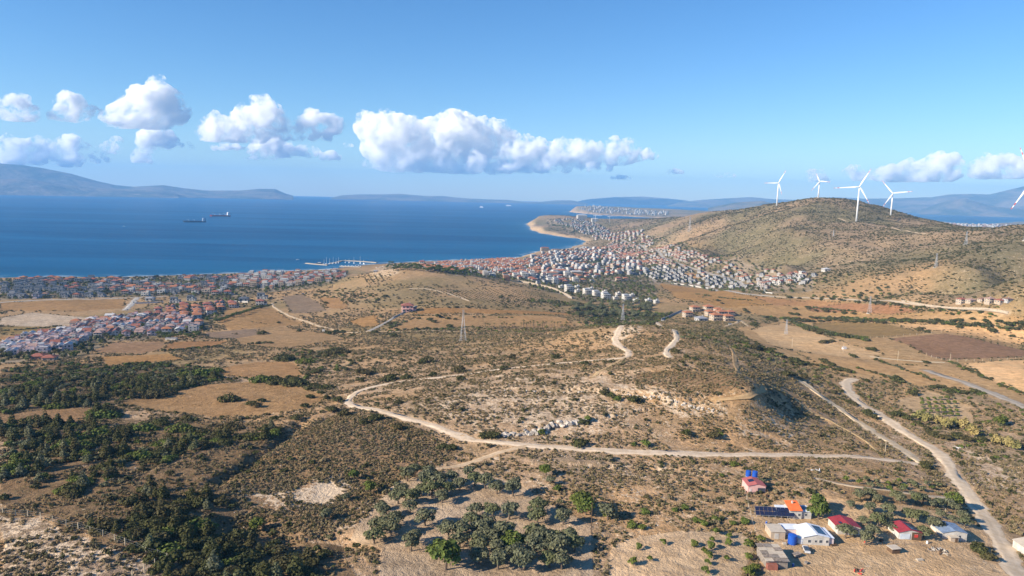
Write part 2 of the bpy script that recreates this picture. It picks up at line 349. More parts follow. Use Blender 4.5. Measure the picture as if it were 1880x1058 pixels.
# fields: label-less pieces of the setting; polygon, colour, scrub, chalk, furrow
FIELDS = [
    ([(1350, 603), (1440, 584), (1520, 585), (1880, 588), (1900, 760), (1800, 722), (1740, 716), (1640, 702), (1560, 688), (1480, 668), (1400, 640)], (.48, .37, .225), .35, .1, .15),
    ([(1280, 545), (1380, 545), (1560, 553), (1700, 575), (1880, 582), (1880, 590), (1560, 592), (1440, 586), (1340, 570)], (.42, .31, .17), .35, 0, .1),
    ([(400, 585), (500, 596), (600, 612), (640, 622), (520, 640), (440, 634), (430, 612)], (.42, .31, .19), .4, .05, 0),
    ([(706, 608), (756, 586), (770, 580), (900, 580), (1000, 579), (1040, 584), (1054, 598), (1000, 603), (880, 600), (800, 603)], (.46, .33, .19), .05, 0, .2),
    ([(770, 566), (900, 568), (1040, 575), (1050, 580), (760, 578)], (.42, .27, .13), .2, 0, 0),
    ([(518, 545), (556, 540), (585, 556), (600, 570), (575, 575), (536, 575)], (.29, .24, .19), 0, 0, .9),
    ([(420, 566), (498, 566), (525, 584), (560, 595), (420, 606), (400, 590)], (.40, .28, .15), .2, 0, 0),
    ([(585, 546), (625, 548), (642, 568), (600, 565)], (.42, .28, .15), .2, 0, 0),
    ([(640, 590), (690, 577), (698, 598), (668, 602)], (.44, .29, .14), .15, 0, 0),
    ([(0, 584), (60, 574), (170, 584), (192, 594), (120, 599), (60, 600), (0, 598)], (.50, .45, .38), 0, .5, 0),
    ([(0, 556), (230, 549), (228, 566), (130, 572), (0, 570)], (.40, .28, .15), .15, 0, 0),
    ([(0, 600), (90, 600), (80, 612), (0, 612)], (.30, .24, .11), .2, 0, 0),
    ([(0, 618), (140, 606), (150, 610), (80, 626), (0, 634)], (.44, .29, .16), .05, 0, 0),
    ([(206, 629), (308, 628), (294, 642), (258, 650), (205, 648), (170, 645)], (.36, .26, .18), .05, 0, .3),
    ([(312, 628), (420, 626), (400, 636), (300, 645)], (.38, .24, .13), .1, 0, .3),
    ([(375, 610), (470, 604), (480, 614), (430, 622), (385, 622)], (.28, .23, .19), .05, 0, .4),
    ([(250, 568), (330, 566), (345, 574), (260, 578)], (.27, .22, .16), .05, 0, .3),
    ([(410, 675), (470, 664), (540, 666), (560, 690), (500, 696), (405, 690)], (.44, .30, .17), .25, .1, 0),
    ([(215, 740), (300, 722), (380, 706), (470, 700), (560, 712), (600, 728), (560, 752), (470, 762), (380, 764), (300, 758)], (.44, .31, .18), .22, .05, 0),
    ([(0, 762), (110, 750), (180, 748), (150, 776), (0, 780)], (.38, .27, .17), .25, .05, 0),
    ([(180, 655), (310, 650), (340, 660), (200, 672)], (.44, .29, .14), .1, 0, 0),
    # bottom of the picture
    ([(0, 945), (60, 952), (150, 985), (235, 1015), (300, 1048), (330, 1090), (0, 1090)], (.36, .30, .24), .55, .60, 0),
    ([(640, 985), (690, 930), (715, 895), (735, 880), (860, 855), (960, 890), (1005, 925), (1090, 965), (1085, 1090), (690, 1090), (700, 1010)], (.50, .43, .34), .05, 0, .5),
    ([(1112, 1090), (1120, 1030), (1130, 1000), (1175, 985), (1290, 974), (1360, 978), (1385, 1000), (1360, 1040), (1350, 1090)], (.60, .50, .37), .05, 0, .5),
    ([(1398, 1090), (1392, 1030), (1388, 985), (1384, 940), (1440, 915), (1530, 915), (1600, 925), (1700, 935), (1780, 950), (1800, 975), (1830, 1030), (1850, 1090)], (.60, .48, .33), .15, .25, 0),
    ([(1500, 880), (1600, 892), (1730, 908), (1780, 935), (1700, 935), (1560, 918), (1540, 895)], (.42, .31, .19), .3, .1, 0),
    # right hand plain
    ([(1634, 622), (1737, 613), (1880, 643), (1900, 656), (1820, 658), (1737, 661), (1698, 652), (1680, 640)], (.31, .215, .15), .08, 0, .3),
    ([(1772, 668), (1900, 660), (1900, 728), (1850, 712), (1803, 691)], (.80, .60, .37), .02, 0, .3),
    ([(1492, 592), (1560, 591), (1622, 594), (1698, 612), (1640, 619), (1560, 622), (1516, 612)], (.30, .235, .12), .08, 0, .1),
    ([(1632, 594), (1700, 596), (1880, 603), (1900, 625), (1870, 632), (1760, 612), (1690, 606)], (.66, .49, .30), .08, 0, .1),
    ([(1475, 562), (1560, 556), (1640, 560), (1690, 572), (1640, 577), (1570, 572), (1490, 572)], (.36, .225, .14), .05, 0, .2),
    ([(1300, 538), (1420, 548), (1500, 551), (1560, 556), (1470, 562), (1400, 560), (1340, 556), (1290, 548)], (.40, .265, .15), .15, 0, .15),
    ([(1380, 605), (1440, 592), (1500, 612), (1560, 632), (1620, 650), (1600, 660), (1500, 650), (1430, 640)], (.58, .46, .30), .08, 0, .2),
    ([(1440, 640), (1530, 655), (1620, 668), (1700, 672), (1780, 700), (1800, 716), (1740, 712), (1660, 706), (1600, 690), (1500, 668)], (.52, .39, .23), .12, 0, .2),
    ([(1640, 740), (1700, 716), (1740, 730), (1775, 745), (1790, 780), (1740, 778), (1690, 765)], (.50, .42, .30), .15, .1, 0),
    ([(1165, 690), (1240, 682), (1330, 682), (1375, 705), (1385, 722), (1300, 728), (1220, 718), (1160, 705)], (.36, .27, .18), .7, .15, 1.0),
    ([(1230, 500), (1300, 505), (1290, 512), (1210, 510)], (.42, .29, .15), .2, 0, 0),
    ([(1210, 520), (1290, 530), (1390, 548), (1420, 560), (1330, 565), (1240, 548)], (.38, .26, .12), .25, 0, 0),
]
CHALK = [
    ([(760, 735), (900, 715), (1080, 725), (1180, 762), (1080, 792), (900, 802), (800, 775)], .58), ([(900, 690), (1100, 690), (1240, 700), (1300, 720), (1100, 722), (920, 712)], .5), ([(1180, 840), (1340, 845), (1360, 870), (1200, 900), (1080, 880)], .5),
    # bare chalky patches: polygon, strength
    ([(520, 905), (560, 885), (625, 880), (640, 900), (610, 930), (570, 935), (530, 925)], 1.0),
    ([(430, 905), (500, 905), (530, 930), (520, 950), (460, 935)], .8),
    ([(600, 970), (660, 935), (715, 900), (725, 905), (680, 960), (640, 1000)], .6),
    ([(850, 800), (920, 795), (1080, 785), (1080, 815), (960, 818), (870, 808)], .5),
    ([(1120, 580), (1170, 588), (1185, 600), (1150, 625), (1120, 620), (1140, 600)], .9),
    ([(1130, 715), (1240, 728), (1330, 755), (1330, 762), (1220, 742), (1120, 726)], .8),
    ([(1380, 750), (1460, 760), (1480, 790), (1500, 830), (1440, 825), (1380, 790)], .55),
    ([(1030, 760), (1160, 770), (1170, 780), (1050, 775)], .5),
    ([(680, 495), (712, 487), (735, 500), (720, 510), (680, 512)], .6),
    ([(900, 505), (985, 512), (1010, 525), (940, 520)], .5),
    ([(1790, 840), (1880, 870), (1880, 900), (1810, 890)], .6),
    ([(1740, 825), (1790, 820), (1800, 840), (1750, 842)], .7),
]
DUMMY = 0
SCARPS = [  # outline of steps in the ground: points left to right, height, half width, fall-off
    ([(920, 797), (950, 795), (985, 791), (1030, 779), (1075, 770)], 5.0, 1.6, 30),
    ([(905, 714), (980, 717), (1050, 717), (1135, 721), (1222, 733), (1322, 757)], 2.6, 1.8, 25),
    ([(930, 692), (1020, 690), (1120, 688), (1220, 684), (1310, 682)], 1.3, 1.2, 14), ([(880, 745), (960, 742), (1040, 745), (1120, 752)], 1.2, 1.2, 14), ([(1090, 786), (1180, 792), (1300, 796), (1400, 798)], 1.4, 1.4, 14), ([(900, 846), (1050, 852), (1200, 858), (1340, 862)], 1.3, 1.2, 12), ([(1420, 700), (1470, 736), (1510, 766), (1560, 796)], 2.0, 2.0, 16),
    ([(1290, 738), (1345, 740), (1392, 732), (1408, 716), (1398, 702), (1378, 694)], 4.5, 5.0, 30),
    ([(480, 762), (430, 790), (380, 800)], 1.5, 2, 20),
]
DITCHES = [([(400, 885), (470, 840), (520, 803), (552, 775)], 2.6, 3.5), ([(640, 1000), (600, 985), (560, 1000), (480, 980), (430, 960)], 2.5, 6), ([(560, 790), (600, 765), (640, 750)], 1.5, 4)]

road_w = [(nm, w, c, dense(base_poly(p), 3.0)) for nm, w, c, p in ROADS]
field_w = [(base_poly(p),) + tuple(rest) for p, *rest in FIELDS]
chalk_w = [(base_poly(p), s) for p, s in CHALK]
scarp_w = [(dense(base_poly(p), 6.0), h, w, f) for p, h, w, f in SCARPS]
ditch_w = [(dense(base_poly(p), 6.0), d, w) for p, d, w in DITCHES]

# ---- the sheet itself: rows tighten towards the camera
rr = [75.0]
while rr[-1] < 14000:
    r = rr[-1]
    rr.append(r + (2.5 if r < 190 else min(r * r / 75000.0, r * (.0052 if r < 3000 else .009))))
RR = np.array(rr); AZ = np.linspace(-0.80, 0.80, 762)
gx = RR[:, None] * np.sin(AZ)[None]; gy = RR[:, None] * np.cos(AZ)[None]
NR, NA = gx.shape
X1, Y1 = gx.ravel(), gy.ravel()
Z = hbase(X1, Y1); RG = np.hypot(X1, Y1)
near_poly = lambda pl, m: (X1 > pl[:, 0].min() - m) & (X1 < pl[:, 0].max() + m) & (Y1 > pl[:, 1].min() - m) & (Y1 < pl[:, 1].max() + m)
wx = fbm(X1, Y1, 14, 2, 3) * 2.2; wy = fbm(X1, Y1, 14, 2, 5) * 2.2

road_d = np.full(X1.shape, 99.0)
col = np.empty((len(X1), 3)); fld = np.full(len(X1), -1)
# base tints of the open ground
t1 = fbm(X1, Y1, 120, 4, 11); t2 = fbm(X1, Y1, 35, 3, 12)
c_scrub = np.array([.47, .355, .25]); c_warm = np.array([.54, .375, .22]); c_grey = np.array([.43, .36, .29]); c_green = np.array([.19, .175, .09])
m1 = sstep(-.25, .45, t1 + .4 * t2)[:, None]; m2 = sstep(.0, .5, -t1 + .5 * t2)[:, None]
col[:] = c_scrub + (c_warm - c_scrub) * m1 * .8; col += (c_grey - col) * m2 * .7
scr = np.full(len(X1), .75); chk = np.full(len(X1), .34); fur = np.zeros(len(X1)); amp = np.ones(len(X1))
hill = sstep(1150, 1400, RG) * sstep(0.22, .30, np.arctan2(X1, Y1))
hill = np.maximum(hill, sstep(900, 1100, RG) * sstep(.50, .60, np.arctan2(X1, Y1)))
hill = np.maximum(hill, sstep(2300, 2600, RG))
hc = np.array([.345, .275, .20]) + (np.array([.19, .185, .115]) - np.array([.345, .275, .20])) * sstep(-.3, .4, fbm(X1, Y1, 160, 4, 21))[:, None]
col += (hc - col) * hill[:, None]; chk = chk * (1 - hill) + .30 * hill
plain = sstep(520, 640, RG) * (1 - hill)
pc = np.array([.44, .32, .19]) + (np.array([.29, .24, .13]) - np.array([.44, .32, .19])) * sstep(-.25, .35, fbm(X1, Y1, 90, 3, 22))[:, None]
col += (pc - col) * (plain * .85)[:, None]; chk *= 1 - .8 * plain; scr *= 1 - .25 * plain
# the maquis on the left stands on darker brown ground
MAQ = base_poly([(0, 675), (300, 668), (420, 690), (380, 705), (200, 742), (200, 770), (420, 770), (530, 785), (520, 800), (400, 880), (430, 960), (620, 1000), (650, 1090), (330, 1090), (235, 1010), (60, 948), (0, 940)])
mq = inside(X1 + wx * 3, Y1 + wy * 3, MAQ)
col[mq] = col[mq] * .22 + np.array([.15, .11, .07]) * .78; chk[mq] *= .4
DIMMED_HEATH = base_poly([(400, 880), (530, 795), (610, 760), (700, 765), (800, 800), (850, 830), (800, 850), (740, 880), (700, 930), (640, 970), (560, 990), (430, 960)])  # dense brown scrub, its ground colour darkened to paint in shade on the left
mq = inside(X1 + wx * 3, Y1 + wy * 3, DIMMED_HEATH); col[mq] = col[mq] * .35 + np.array([.25, .165, .10]) * .65; scr[mq] = 1.0; chk[mq] *= .35
TOWNS = [base_poly(p) for p in [
    [(0, 514), (160, 512), (330, 508), (500, 503), (640, 497), (620, 520), (540, 532), (470, 540), (440, 556), (300, 544), (0, 552)],
    [(0, 620), (110, 612), (200, 596), (300, 562), (430, 556), (420, 575), (380, 602), (300, 622), (200, 628), (150, 655), (0, 668)],
    [(770, 492), (960, 478), (1040, 462), (1130, 440), (1200, 432), (1300, 470), (1400, 490), (1500, 505), (1490, 535), (1380, 540), (1200, 520), (1210, 560), (1060, 552), (950, 515), (830, 508)],
    [(1000, 402), (1060, 402), (1100, 410), (1120, 440), (1040, 428)], [(1060, 385), (1130, 383), (1230, 390), (1230, 398), (1080, 391)]]]
for tw in TOWNS:
    k = near_poly(tw, 5); k[k] = inside(X1[k], Y1[k], tw)
    tn = sstep(-.2, .3, fbm(X1[k], Y1[k], 30, 3, 41))[:, None]
    col[k] = np.array([.34, .30, .24]) * tn + np.array([.22, .19, .12]) * (1 - tn); scr[k] = .25; chk[k] = .1; amp[k] = .25
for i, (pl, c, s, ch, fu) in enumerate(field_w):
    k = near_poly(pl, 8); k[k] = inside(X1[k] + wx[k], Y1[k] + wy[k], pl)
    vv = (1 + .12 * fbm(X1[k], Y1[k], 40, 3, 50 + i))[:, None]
    col[k] = np.array(c) * (np.array([.95, .92, .9]) if (ch >= .3 or pl[:, 1].mean() < 300) else np.array([.90, .87, .82]) if pl[:, 0].mean() < 0 else np.array([1.04, .98, .92])) * vv; scr[k] = s; chk[k] = ch; fur[k] = max(fu, .45) if pl[:, 1].mean() > 300 else .15; amp[k] = .18; fld[k] = i  # fields left of centre get a darker tint, standing in for cloud shade
for pl, s in chalk_w:
    k = np.where(near_poly(pl, 25))[0]; x, y = X1[k] + 2 * wx[k] + 9 * fbm(X1[k], Y1[k], 24, 4, 91), Y1[k] + 2 * wy[k] + 9 * fbm(X1[k], Y1[k], 24, 4, 92)
    d = seg_dist(x, y, pl, True) * np.where(inside(x, y, pl), 1, -1); e = sstep(-10, 10, d)
    chk[k] = chk[k] + (np.maximum(chk[k], s) - chk[k]) * e; scr[k] *= 1 - .4 * e
# relief
far = np.clip(RG / 1500.0, 0, 1)
Z += fbm(X1, Y1, 45, 3, 61) * 1.3 * amp * (1 - .3 * far)
nearm = RG < 1300
Z[nearm] += (fbm(X1[nearm], Y1[nearm], 7, 3, 62) * .42 * amp[nearm]) * (1 - sstep(700, 1300, RG[nearm]))
rid = 1 - np.abs(fbm(X1, Y1, 260, 4, 63)) * 2.4
Z += hill * (rid - .85) * 9.0 * sstep(40, 110, Z) + hill * fbm(X1, Y1, 60, 3, 64) * 2.5
for pl, h, w, f in scarp_w:
    k = np.where(near_poly(pl, 70))[0]; x, y = X1[k] + wx[k], Y1[k] + wy[k]
    best = np.full(len(k), 1e9); sg = np.ones(len(k))
    for a, b in zip(pl[:-1], pl[1:]):
        ab = b - a; L = (ab ** 2).sum(); t = ((x - a[0]) * ab[0] + (y - a[1]) * ab[1]) / L; tc = np.clip(t, 0, 1)
        d = np.hypot(x - a[0] - tc * ab[0], y - a[1] - tc * ab[1]); s = np.sign(ab[0] * (y - a[1]) - ab[1] * (x - a[0]))
        m = d < best; best[m] = d[m]; sg[m] = s[m]
    s0 = np.hypot(x - pl[0, 0], y - pl[0, 1]); s1 = np.hypot(x - pl[-1, 0], y - pl[-1, 1])
    endf = sstep(0, 45, np.minimum(s0, s1)) * .8 + .2
    Z[k] += h * (sstep(-w, w, sg * best) - .5) * np.exp(-best / f) * endf
    chk[k] = np.maximum(chk[k], .55 * np.exp(-best / 3.0) * (h < 4))
for pl, dp, w in ditch_w:
    k = np.where(near_poly(pl, 25))[0]; d = seg_dist(X1[k] + wx[k], Y1[k] + wy[k], pl); Z[k] -= dp * np.exp(-(d / w) ** 2)
for nm, w, c, pl in road_w:
    k = np.where(near_poly(pl, 14))[0]; d = seg_dist(X1[k], Y1[k], pl) / (w * .5)
    road_d[k] = np.minimum(road_d[k], d)
    e = 1 - sstep(.8, 1.7, d + .25 * t2[k]); col[k] += (np.array(c) * .95 - col[k]) * (e * .8)[:, None]; scr[k] *= 1 - e; chk[k] *= 1 - .6 * e
# under the roads the ground lies even
smz = hbase(X1, Y1); e = 1 - sstep(.9, 2.2, road_d); e *= (RG < 1500)
Z = Z * (1 - e * .6) + (smz + (Z - smz) * .5) * e * .6
# shore
need = RG > 1200
sd = np.full(len(X1), 500.0); sd[need] = shore_sd(X1[need], Y1[need])
cliff = .06 + .45 * sstep(2200, 2800, RG)
land = np.minimum(np.maximum(Z, .7), .5 + np.maximum(sd, 0) * cliff + np.maximum(sd - 12, 0) * .25)
Z = np.where(need, np.where(sd > 0, land, np.maximum(-6, sd * .08)), Z)
shore = need * sstep(42, 12, sd) * sstep(2000, 2600, RG) + need * sstep(26, 10, sd) * (1 - sstep(2000, 2600, RG))
col += (np.array([.52, .41, .28]) - col) * (shore * .85)[:, None]; scr *= 1 - shore
peb = need * sstep(26, 12, sd) * sstep(-.05, -.12, np.arctan2(X1, Y1)) * (RG < 2200)
col += (np.array([.17, .15, .14]) - col) * (peb * .8)[:, None]

ZG = Z.reshape(NR, NA)
def zat(x, y):
    x = np.asarray(x, float); y = np.asarray(y, float)
    a, r = np.arctan2(x, y), np.hypot(x, y)
    return bil(ZG, (a - AZ[0]) / (AZ[1] - AZ[0]), np.interp(r, RR, np.arange(NR)))
def on(u, v):                       # ground points seen in pixels
    p = march(zat, u, v, steps=900); return np.column_stack([p, zat(p[:, 0], p[:, 1])])
def on1(u, v): return on([u], [v])[0]

# ------------------------------------------------------------------ material helpers
def mat(name):
    m = bpy.data.materials.new(name); m.use_nodes = True; nt = m.node_tree; nt.nodes.clear()
    out = nt.nodes.new('ShaderNodeOutputMaterial'); b = nt.nodes.new('ShaderNodeBsdfPrincipled')
    nt.links.new(b.outputs[0], out.inputs[0]); b.inputs['Roughness'].default_value = .85
    b.inputs['Specular IOR Level'].default_value = .25
    return m, nt, b
def N(nt, t, **kw):
    n_ = nt.nodes.new(t)
    for k_, v_ in kw.items():
        if k_.startswith('i_'): n_.inputs[k_[2:]].default_value = v_
        else: setattr(n_, k_, v_)
    return n_
def noise(nt, vec, scale, detail=3, rough=.55, dist=0.0):
    n_ = N(nt, 'ShaderNodeTexNoise'); n_.inputs['Scale'].default_value = scale; n_.inputs['Detail'].default_value = detail
    n_.inputs['Roughness'].default_value = rough; n_.inputs['Distortion'].default_value = dist
    nt.links.new(vec, n_.inputs['Vector']); return n_.outputs['Fac']
def mrange(nt, val, a, b, c=0.0, d=1.0):
    n_ = N(nt, 'ShaderNodeMapRange', interpolation_type='SMOOTHSTEP'); nt.links.new(val, n_.inputs[0])
    for k_, v_ in zip((1, 2, 3, 4), (a, b, c, d)): n_.inputs[k_].default_value = v_
    return n_.outputs[0]
def math_(nt, op, a, b=None, clamp=False):
    n_ = N(nt, 'ShaderNodeMath', operation=op, use_clamp=clamp)
    for k_, v_ in ((0, a), (1, b)):
        if v_ is None: continue
        if isinstance(v_, (int, float)): n_.inputs[k_].default_value = v_
        else: nt.links.new(v_, n_.inputs[k_])
    return n_.outputs[0]
def mixc(nt, fac, a, b, mode='MIX'):
    n_ = N(nt, 'ShaderNodeMix', data_type='RGBA', blend_type=mode)
    for k_, v_ in ((0, fac), (6, a), (7, b)):
        if isinstance(v_, (int, float)): n_.inputs[k_].default_value = v_
        elif isinstance(v_, tuple): n_.inputs[k_].default_value = v_ + (1,)
        else: nt.links.new(v_, n_.inputs[k_])
    return n_.outputs[2]
def bump(nt, b, h, strength=.5, dist=.3):
    n_ = N(nt, 'ShaderNodeBump'); n_.inputs['Strength'].default_value = strength; n_.inputs['Distance'].default_value = dist
    nt.links.new(h, n_.inputs['Height']); nt.links.new(n_.outputs[0], b.inputs['Normal'])

# ---- ground
gm, nt, b = mat('ground')
pos = N(nt, 'ShaderNodeNewGeometry').outputs['Position']
a1 = N(nt, 'ShaderNodeAttribute', attribute_name='tint'); a2 = N(nt, 'ShaderNodeAttribute', attribute_name='cover')
sep = N(nt, 'ShaderNodeSeparateColor'); nt.links.new(a2.outputs['Color'], sep.inputs[0])
S, C, F = sep.outputs[0], sep.outputs[1], sep.outputs[2]
n30, n6, n15, n05 = noise(nt, pos, .035, 4, .6), noise(nt, pos, .17, 5, .65, .4), noise(nt, pos, .65, 4, .65), noise(nt, pos, 2.2, 3, .6)
c0 = mixc(nt, mrange(nt, n6, .3, .7), a1.outputs['Color'], mixc(nt, 1.0, a1.outputs['Color'], (.66, .64, .62), 'MULTIPLY'))
c0 = mixc(nt, mrange(nt, n30, .35, .65, 0, .5), c0, mixc(nt, 1.0, c0, (1.18, 1.08, .96), 'MULTIPLY'))
# dry tufts and twigs between the bushes
tuft = math_(nt, 'MULTIPLY', mrange(nt, math_(nt, 'ADD', math_(nt, 'MULTIPLY', n15, .65), math_(nt, 'MULTIPLY', n05, .35)), .46, .58), S, True)
mot = math_(nt, 'MULTIPLY', mrange(nt, noise(nt, pos, .048, 9, .74, .3), .49, .60), S, True)
c0 = mixc(nt, math_(nt, 'MULTIPLY', mot, .75), c0, mixc(nt, 1.0, c0, (.70, .72, .66), 'MULTIPLY'))
c0 = mixc(nt, mrange(nt, noise(nt, pos, .012, 8, .7), .42, .62, 0, .45), c0, mixc(nt, 1.0, c0, (.80, .80, .78), 'MULTIPLY'))
c1 = mixc(nt, math_(nt, 'MULTIPLY', tuft, .8), c0, mixc(nt, mrange(nt, n6, .4, .6), (.185, .140, .095), (.140, .130, .070)))
dry = math_(nt, 'MULTIPLY', mrange(nt, noise(nt, pos, .42, 4, .7), .56, .7), S, True)
c1 = mixc(nt, math_(nt, 'MULTIPLY', dry, .55), c1, (.44, .31, .17))
# chalk shows through
cn = math_(nt, 'ADD', math_(nt, 'MULTIPLY', noise(nt, pos, .11, 5, .7, .6), .42), math_(nt, 'MULTIPLY', noise(nt, pos, .62, 5, .75, .4), .58))
ck = mrange(nt, math_(nt, 'ADD', cn, math_(nt, 'MULTIPLY', C, .25)), .625, .70)
c2 = mixc(nt, math_(nt, 'MULTIPLY', ck, .9), c1, mixc(nt, n05, (.52, .43, .325), (.72, .63, .51)))
wv = N(nt, 'ShaderNodeTexWave', wave_type='BANDS', bands_direction='DIAGONAL'); wv.inputs['Scale'].default_value = .28
wv.inputs['Distortion'].default_value = 3.0; wv.inputs['Detail'].default_value = 2; wv.inputs['Detail Scale'].default_value = .3; nt.links.new(pos, wv.inputs['Vector'])
fu = math_(nt, 'MULTIPLY', math_(nt, 'MULTIPLY', wv.outputs['Fac'], F), .38)
c3 = mixc(nt, fu, c2, mixc(nt, 1.0, c2, (.55, .52, .5), 'MULTIPLY'))
c3 = mixc(nt, 1.0, c3, (1.0, .915, .81), 'MULTIPLY'); nt.links.new(c3, b.inputs['Base Color']); b.inputs['Roughness'].default_value = 1.0; b.inputs['Specular IOR Level'].default_value = .05
hh = math_(nt, 'ADD', math_(nt, 'MULTIPLY', n15, .6), math_(nt, 'MULTIPLY', n05, .3))
hh = math_(nt, 'ADD', hh, math_(nt, 'MULTIPLY', n6, 1.2)); bump(nt, b, hh, .9, 1.1)
GROUND = gm

i0 = (np.arange(NR - 1)[:, None] * NA + np.arange(NA - 1)[None]).ravel()
Fq = np.stack([i0, i0 + 1, i0 + NA + 1, i0 + NA], 1)
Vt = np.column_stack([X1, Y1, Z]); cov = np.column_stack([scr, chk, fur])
keep = Z[Fq].max(1) > -5.9
Fq = Fq[keep]; fc = fld[Fq]; cls = np.where((fc == fc[:, :1]).all(1), fc[:, 0], -1)
def submesh(name, faces):
    u_, inv = np.unique(faces, return_inverse=True)
    me = mesh_np(name, Vt[u_], inv.reshape(faces.shape), True, {'tint': col[u_], 'cover': cov[u_]}); me.materials.append(GROUND); return me
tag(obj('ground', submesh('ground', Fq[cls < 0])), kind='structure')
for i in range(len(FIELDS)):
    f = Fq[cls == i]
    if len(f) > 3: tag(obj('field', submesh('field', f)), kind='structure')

# ---- roads as thin worn sheets on the ground
rm, nt, b = mat('road_dirt')
pos = N(nt, 'ShaderNodeNewGeometry').outputs['Position']; a1 = N(nt, 'ShaderNodeAttribute', attribute_name='tint')
k1 = mixc(nt, mrange(nt, noise(nt, pos, .3, 5, .65), .35, .7), a1.outputs['Color'], mixc(nt, 1.0, a1.outputs['Color'], (.80, .77, .72), 'MULTIPLY'))
k1 = mixc(nt, mrange(nt, noise(nt, pos, 1.4, 4, .7), .55, .75, 0, .5), k1, (.58, .50, .40))
nt.links.new(k1, b.inputs['Base Color']); b.inputs['Roughness'].default_value = 1.0; b.inputs['Specular IOR Level'].default_value = .05
bump(nt, b, noise(nt, pos, .9, 4, .6), .5, .3)
for ri, (nm, w, c, pl) in enumerate(road_w):
    T = np.gradient(pl, axis=0); T /= np.maximum(np.hypot(T[:, 0], T[:, 1]), 1e-6)[:, None]; Nn = np.column_stack([-T[:, 1], T[:, 0]])
    offs = np.array([-.5, -.32, -.1, .1, .32, .5]); s = np.arange(len(pl)) * 3.0
    V = []
    for j, o_ in enumerate(offs):
        jit = fbm(s, s * 0 + j * 9 + ri * 31, 9, 3, 71) * .42 * abs(o_) * 2
        pp = pl + Nn * (w * (o_ + jit * np.sign(o_)))[:, None]
        zz = np.maximum(zat(pp[:, 0], pp[:, 1]), zat(pl[:, 0], pl[:, 1]) - .35)
        lift = .10 + .0002 * np.hypot(pl[:, 0], pl[:, 1]) - (.22 if j in (0, 5) else 0) + (.05 if j in (2, 3) else 0)
        V.append(np.column_stack([pp, zz + lift]))
    V = np.stack(V, 1); m_ = V.shape[0]; k_ = V.shape[1]
    tint = np.array(c)[None, None, :] * (1 + .10 * np.array([-1.8, .7, -1.1, -1.0, .7, -1.8])[None, :, None]) * (1 + .08 * fbm(s, s * 0 + ri, 25, 2, 72))[:, None, None]
    i0 = (np.arange(m_ - 1)[:, None] * k_ + np.arange(k_ - 1)[None]).ravel()
    me = mesh_np(nm, V.reshape(-1, 3), np.stack([i0, i0 + k_, i0 + k_ + 1, i0 + 1], 1)[:, ::-1], True, {'tint': tint.reshape(-1, 3)})
    me.materials.append(rm); tag(obj(nm, me), kind='structure')

# ---- sea
azs = np.concatenate([np.linspace(-.85, .85, 420), np.linspace(.85, 2 * math.pi - .85, 60)[1:-1]])
rs = np.concatenate([[1.0], np.exp(np.linspace(math.log(1200), math.log(13000), 200)), [16000, 20000, 25000]])
sx = rs[:, None] * np.sin(azs)[None]; sy = rs[:, None] * np.cos(azs)[None]
n_, m_ = sx.shape; xs, ys = sx.ravel(), sy.ravel()
k = (np.abs(np.arctan2(xs, ys)) < .86) & (np.hypot(xs, ys) < 13500); sdw = np.full(len(xs), -4000.0); sdw[k] = shore_sd(xs[k], ys[k])
shal = np.exp(np.minimum(sdw, 0) / 170.0); surf = np.exp(np.minimum(sdw, 0) / 14.0)
i0 = np.arange(n_ - 1)[:, None] * m_; j = np.arange(m_)[None]; j1 = (j + 1) % m_
Fs = np.stack([(i0 + j).ravel(), (i0 + j1).ravel(), (i0 + m_ + j1).ravel(), (i0 + m_ + j).ravel()], 1)
me = mesh_np('sea', np.column_stack([xs, ys, xs * 0]), Fs, True, {'depth': np.column_stack([shal, surf, shal])})
wm, nt, b = mat('sea_water')
pos = N(nt, 'ShaderNodeNewGeometry').outputs['Position']; a1 = N(nt, 'ShaderNodeAttribute', attribute_name='depth')
sep = N(nt, 'ShaderNodeSeparateColor'); nt.links.new(a1.outputs['Color'], sep.inputs[0])
mp = N(nt, 'ShaderNodeMapping'); mp.inputs['Scale'].default_value = (.12, 1.0, 1.0); mp.inputs['Rotation'].default_value = (0, 0, R(8)); nt.links.new(pos, mp.inputs[0])
st = math_(nt, 'ADD', math_(nt, 'MULTIPLY', noise(nt, mp.outputs[0], .0045, 6, .66, .5), .7), math_(nt, 'MULTIPLY', noise(nt, mp.outputs[0], .0008, 4, .6, 1.0), .3))
deep = mixc(nt, mrange(nt, st, .40, .62), (.002, .052, .142), (.007, .092, .215))
wc = mixc(nt, math_(nt, 'MULTIPLY', sep.outputs[0], .5), deep, (.010, .13, .24))
wc = mixc(nt, math_(nt, 'MULTIPLY', mrange(nt, noise(nt, pos, .03, 4), .45, .6), math_(nt, 'MULTIPLY', sep.outputs[1], .9)), wc, (.6, .66, .66))
nt.links.new(wc, b.inputs['Base Color']); b.inputs['Roughness'].default_value = .42; b.inputs['IOR'].default_value = 1.15
b.inputs['Specular IOR Level'].default_value = .12
bump(nt, b, math_(nt, 'ADD', noise(nt, mp.outputs[0], .05, 6, .7), noise(nt, pos, .35, 4, .6)), .8, 1.2)
me.materials.append(wm); tag(obj('sea', me), kind='structure')

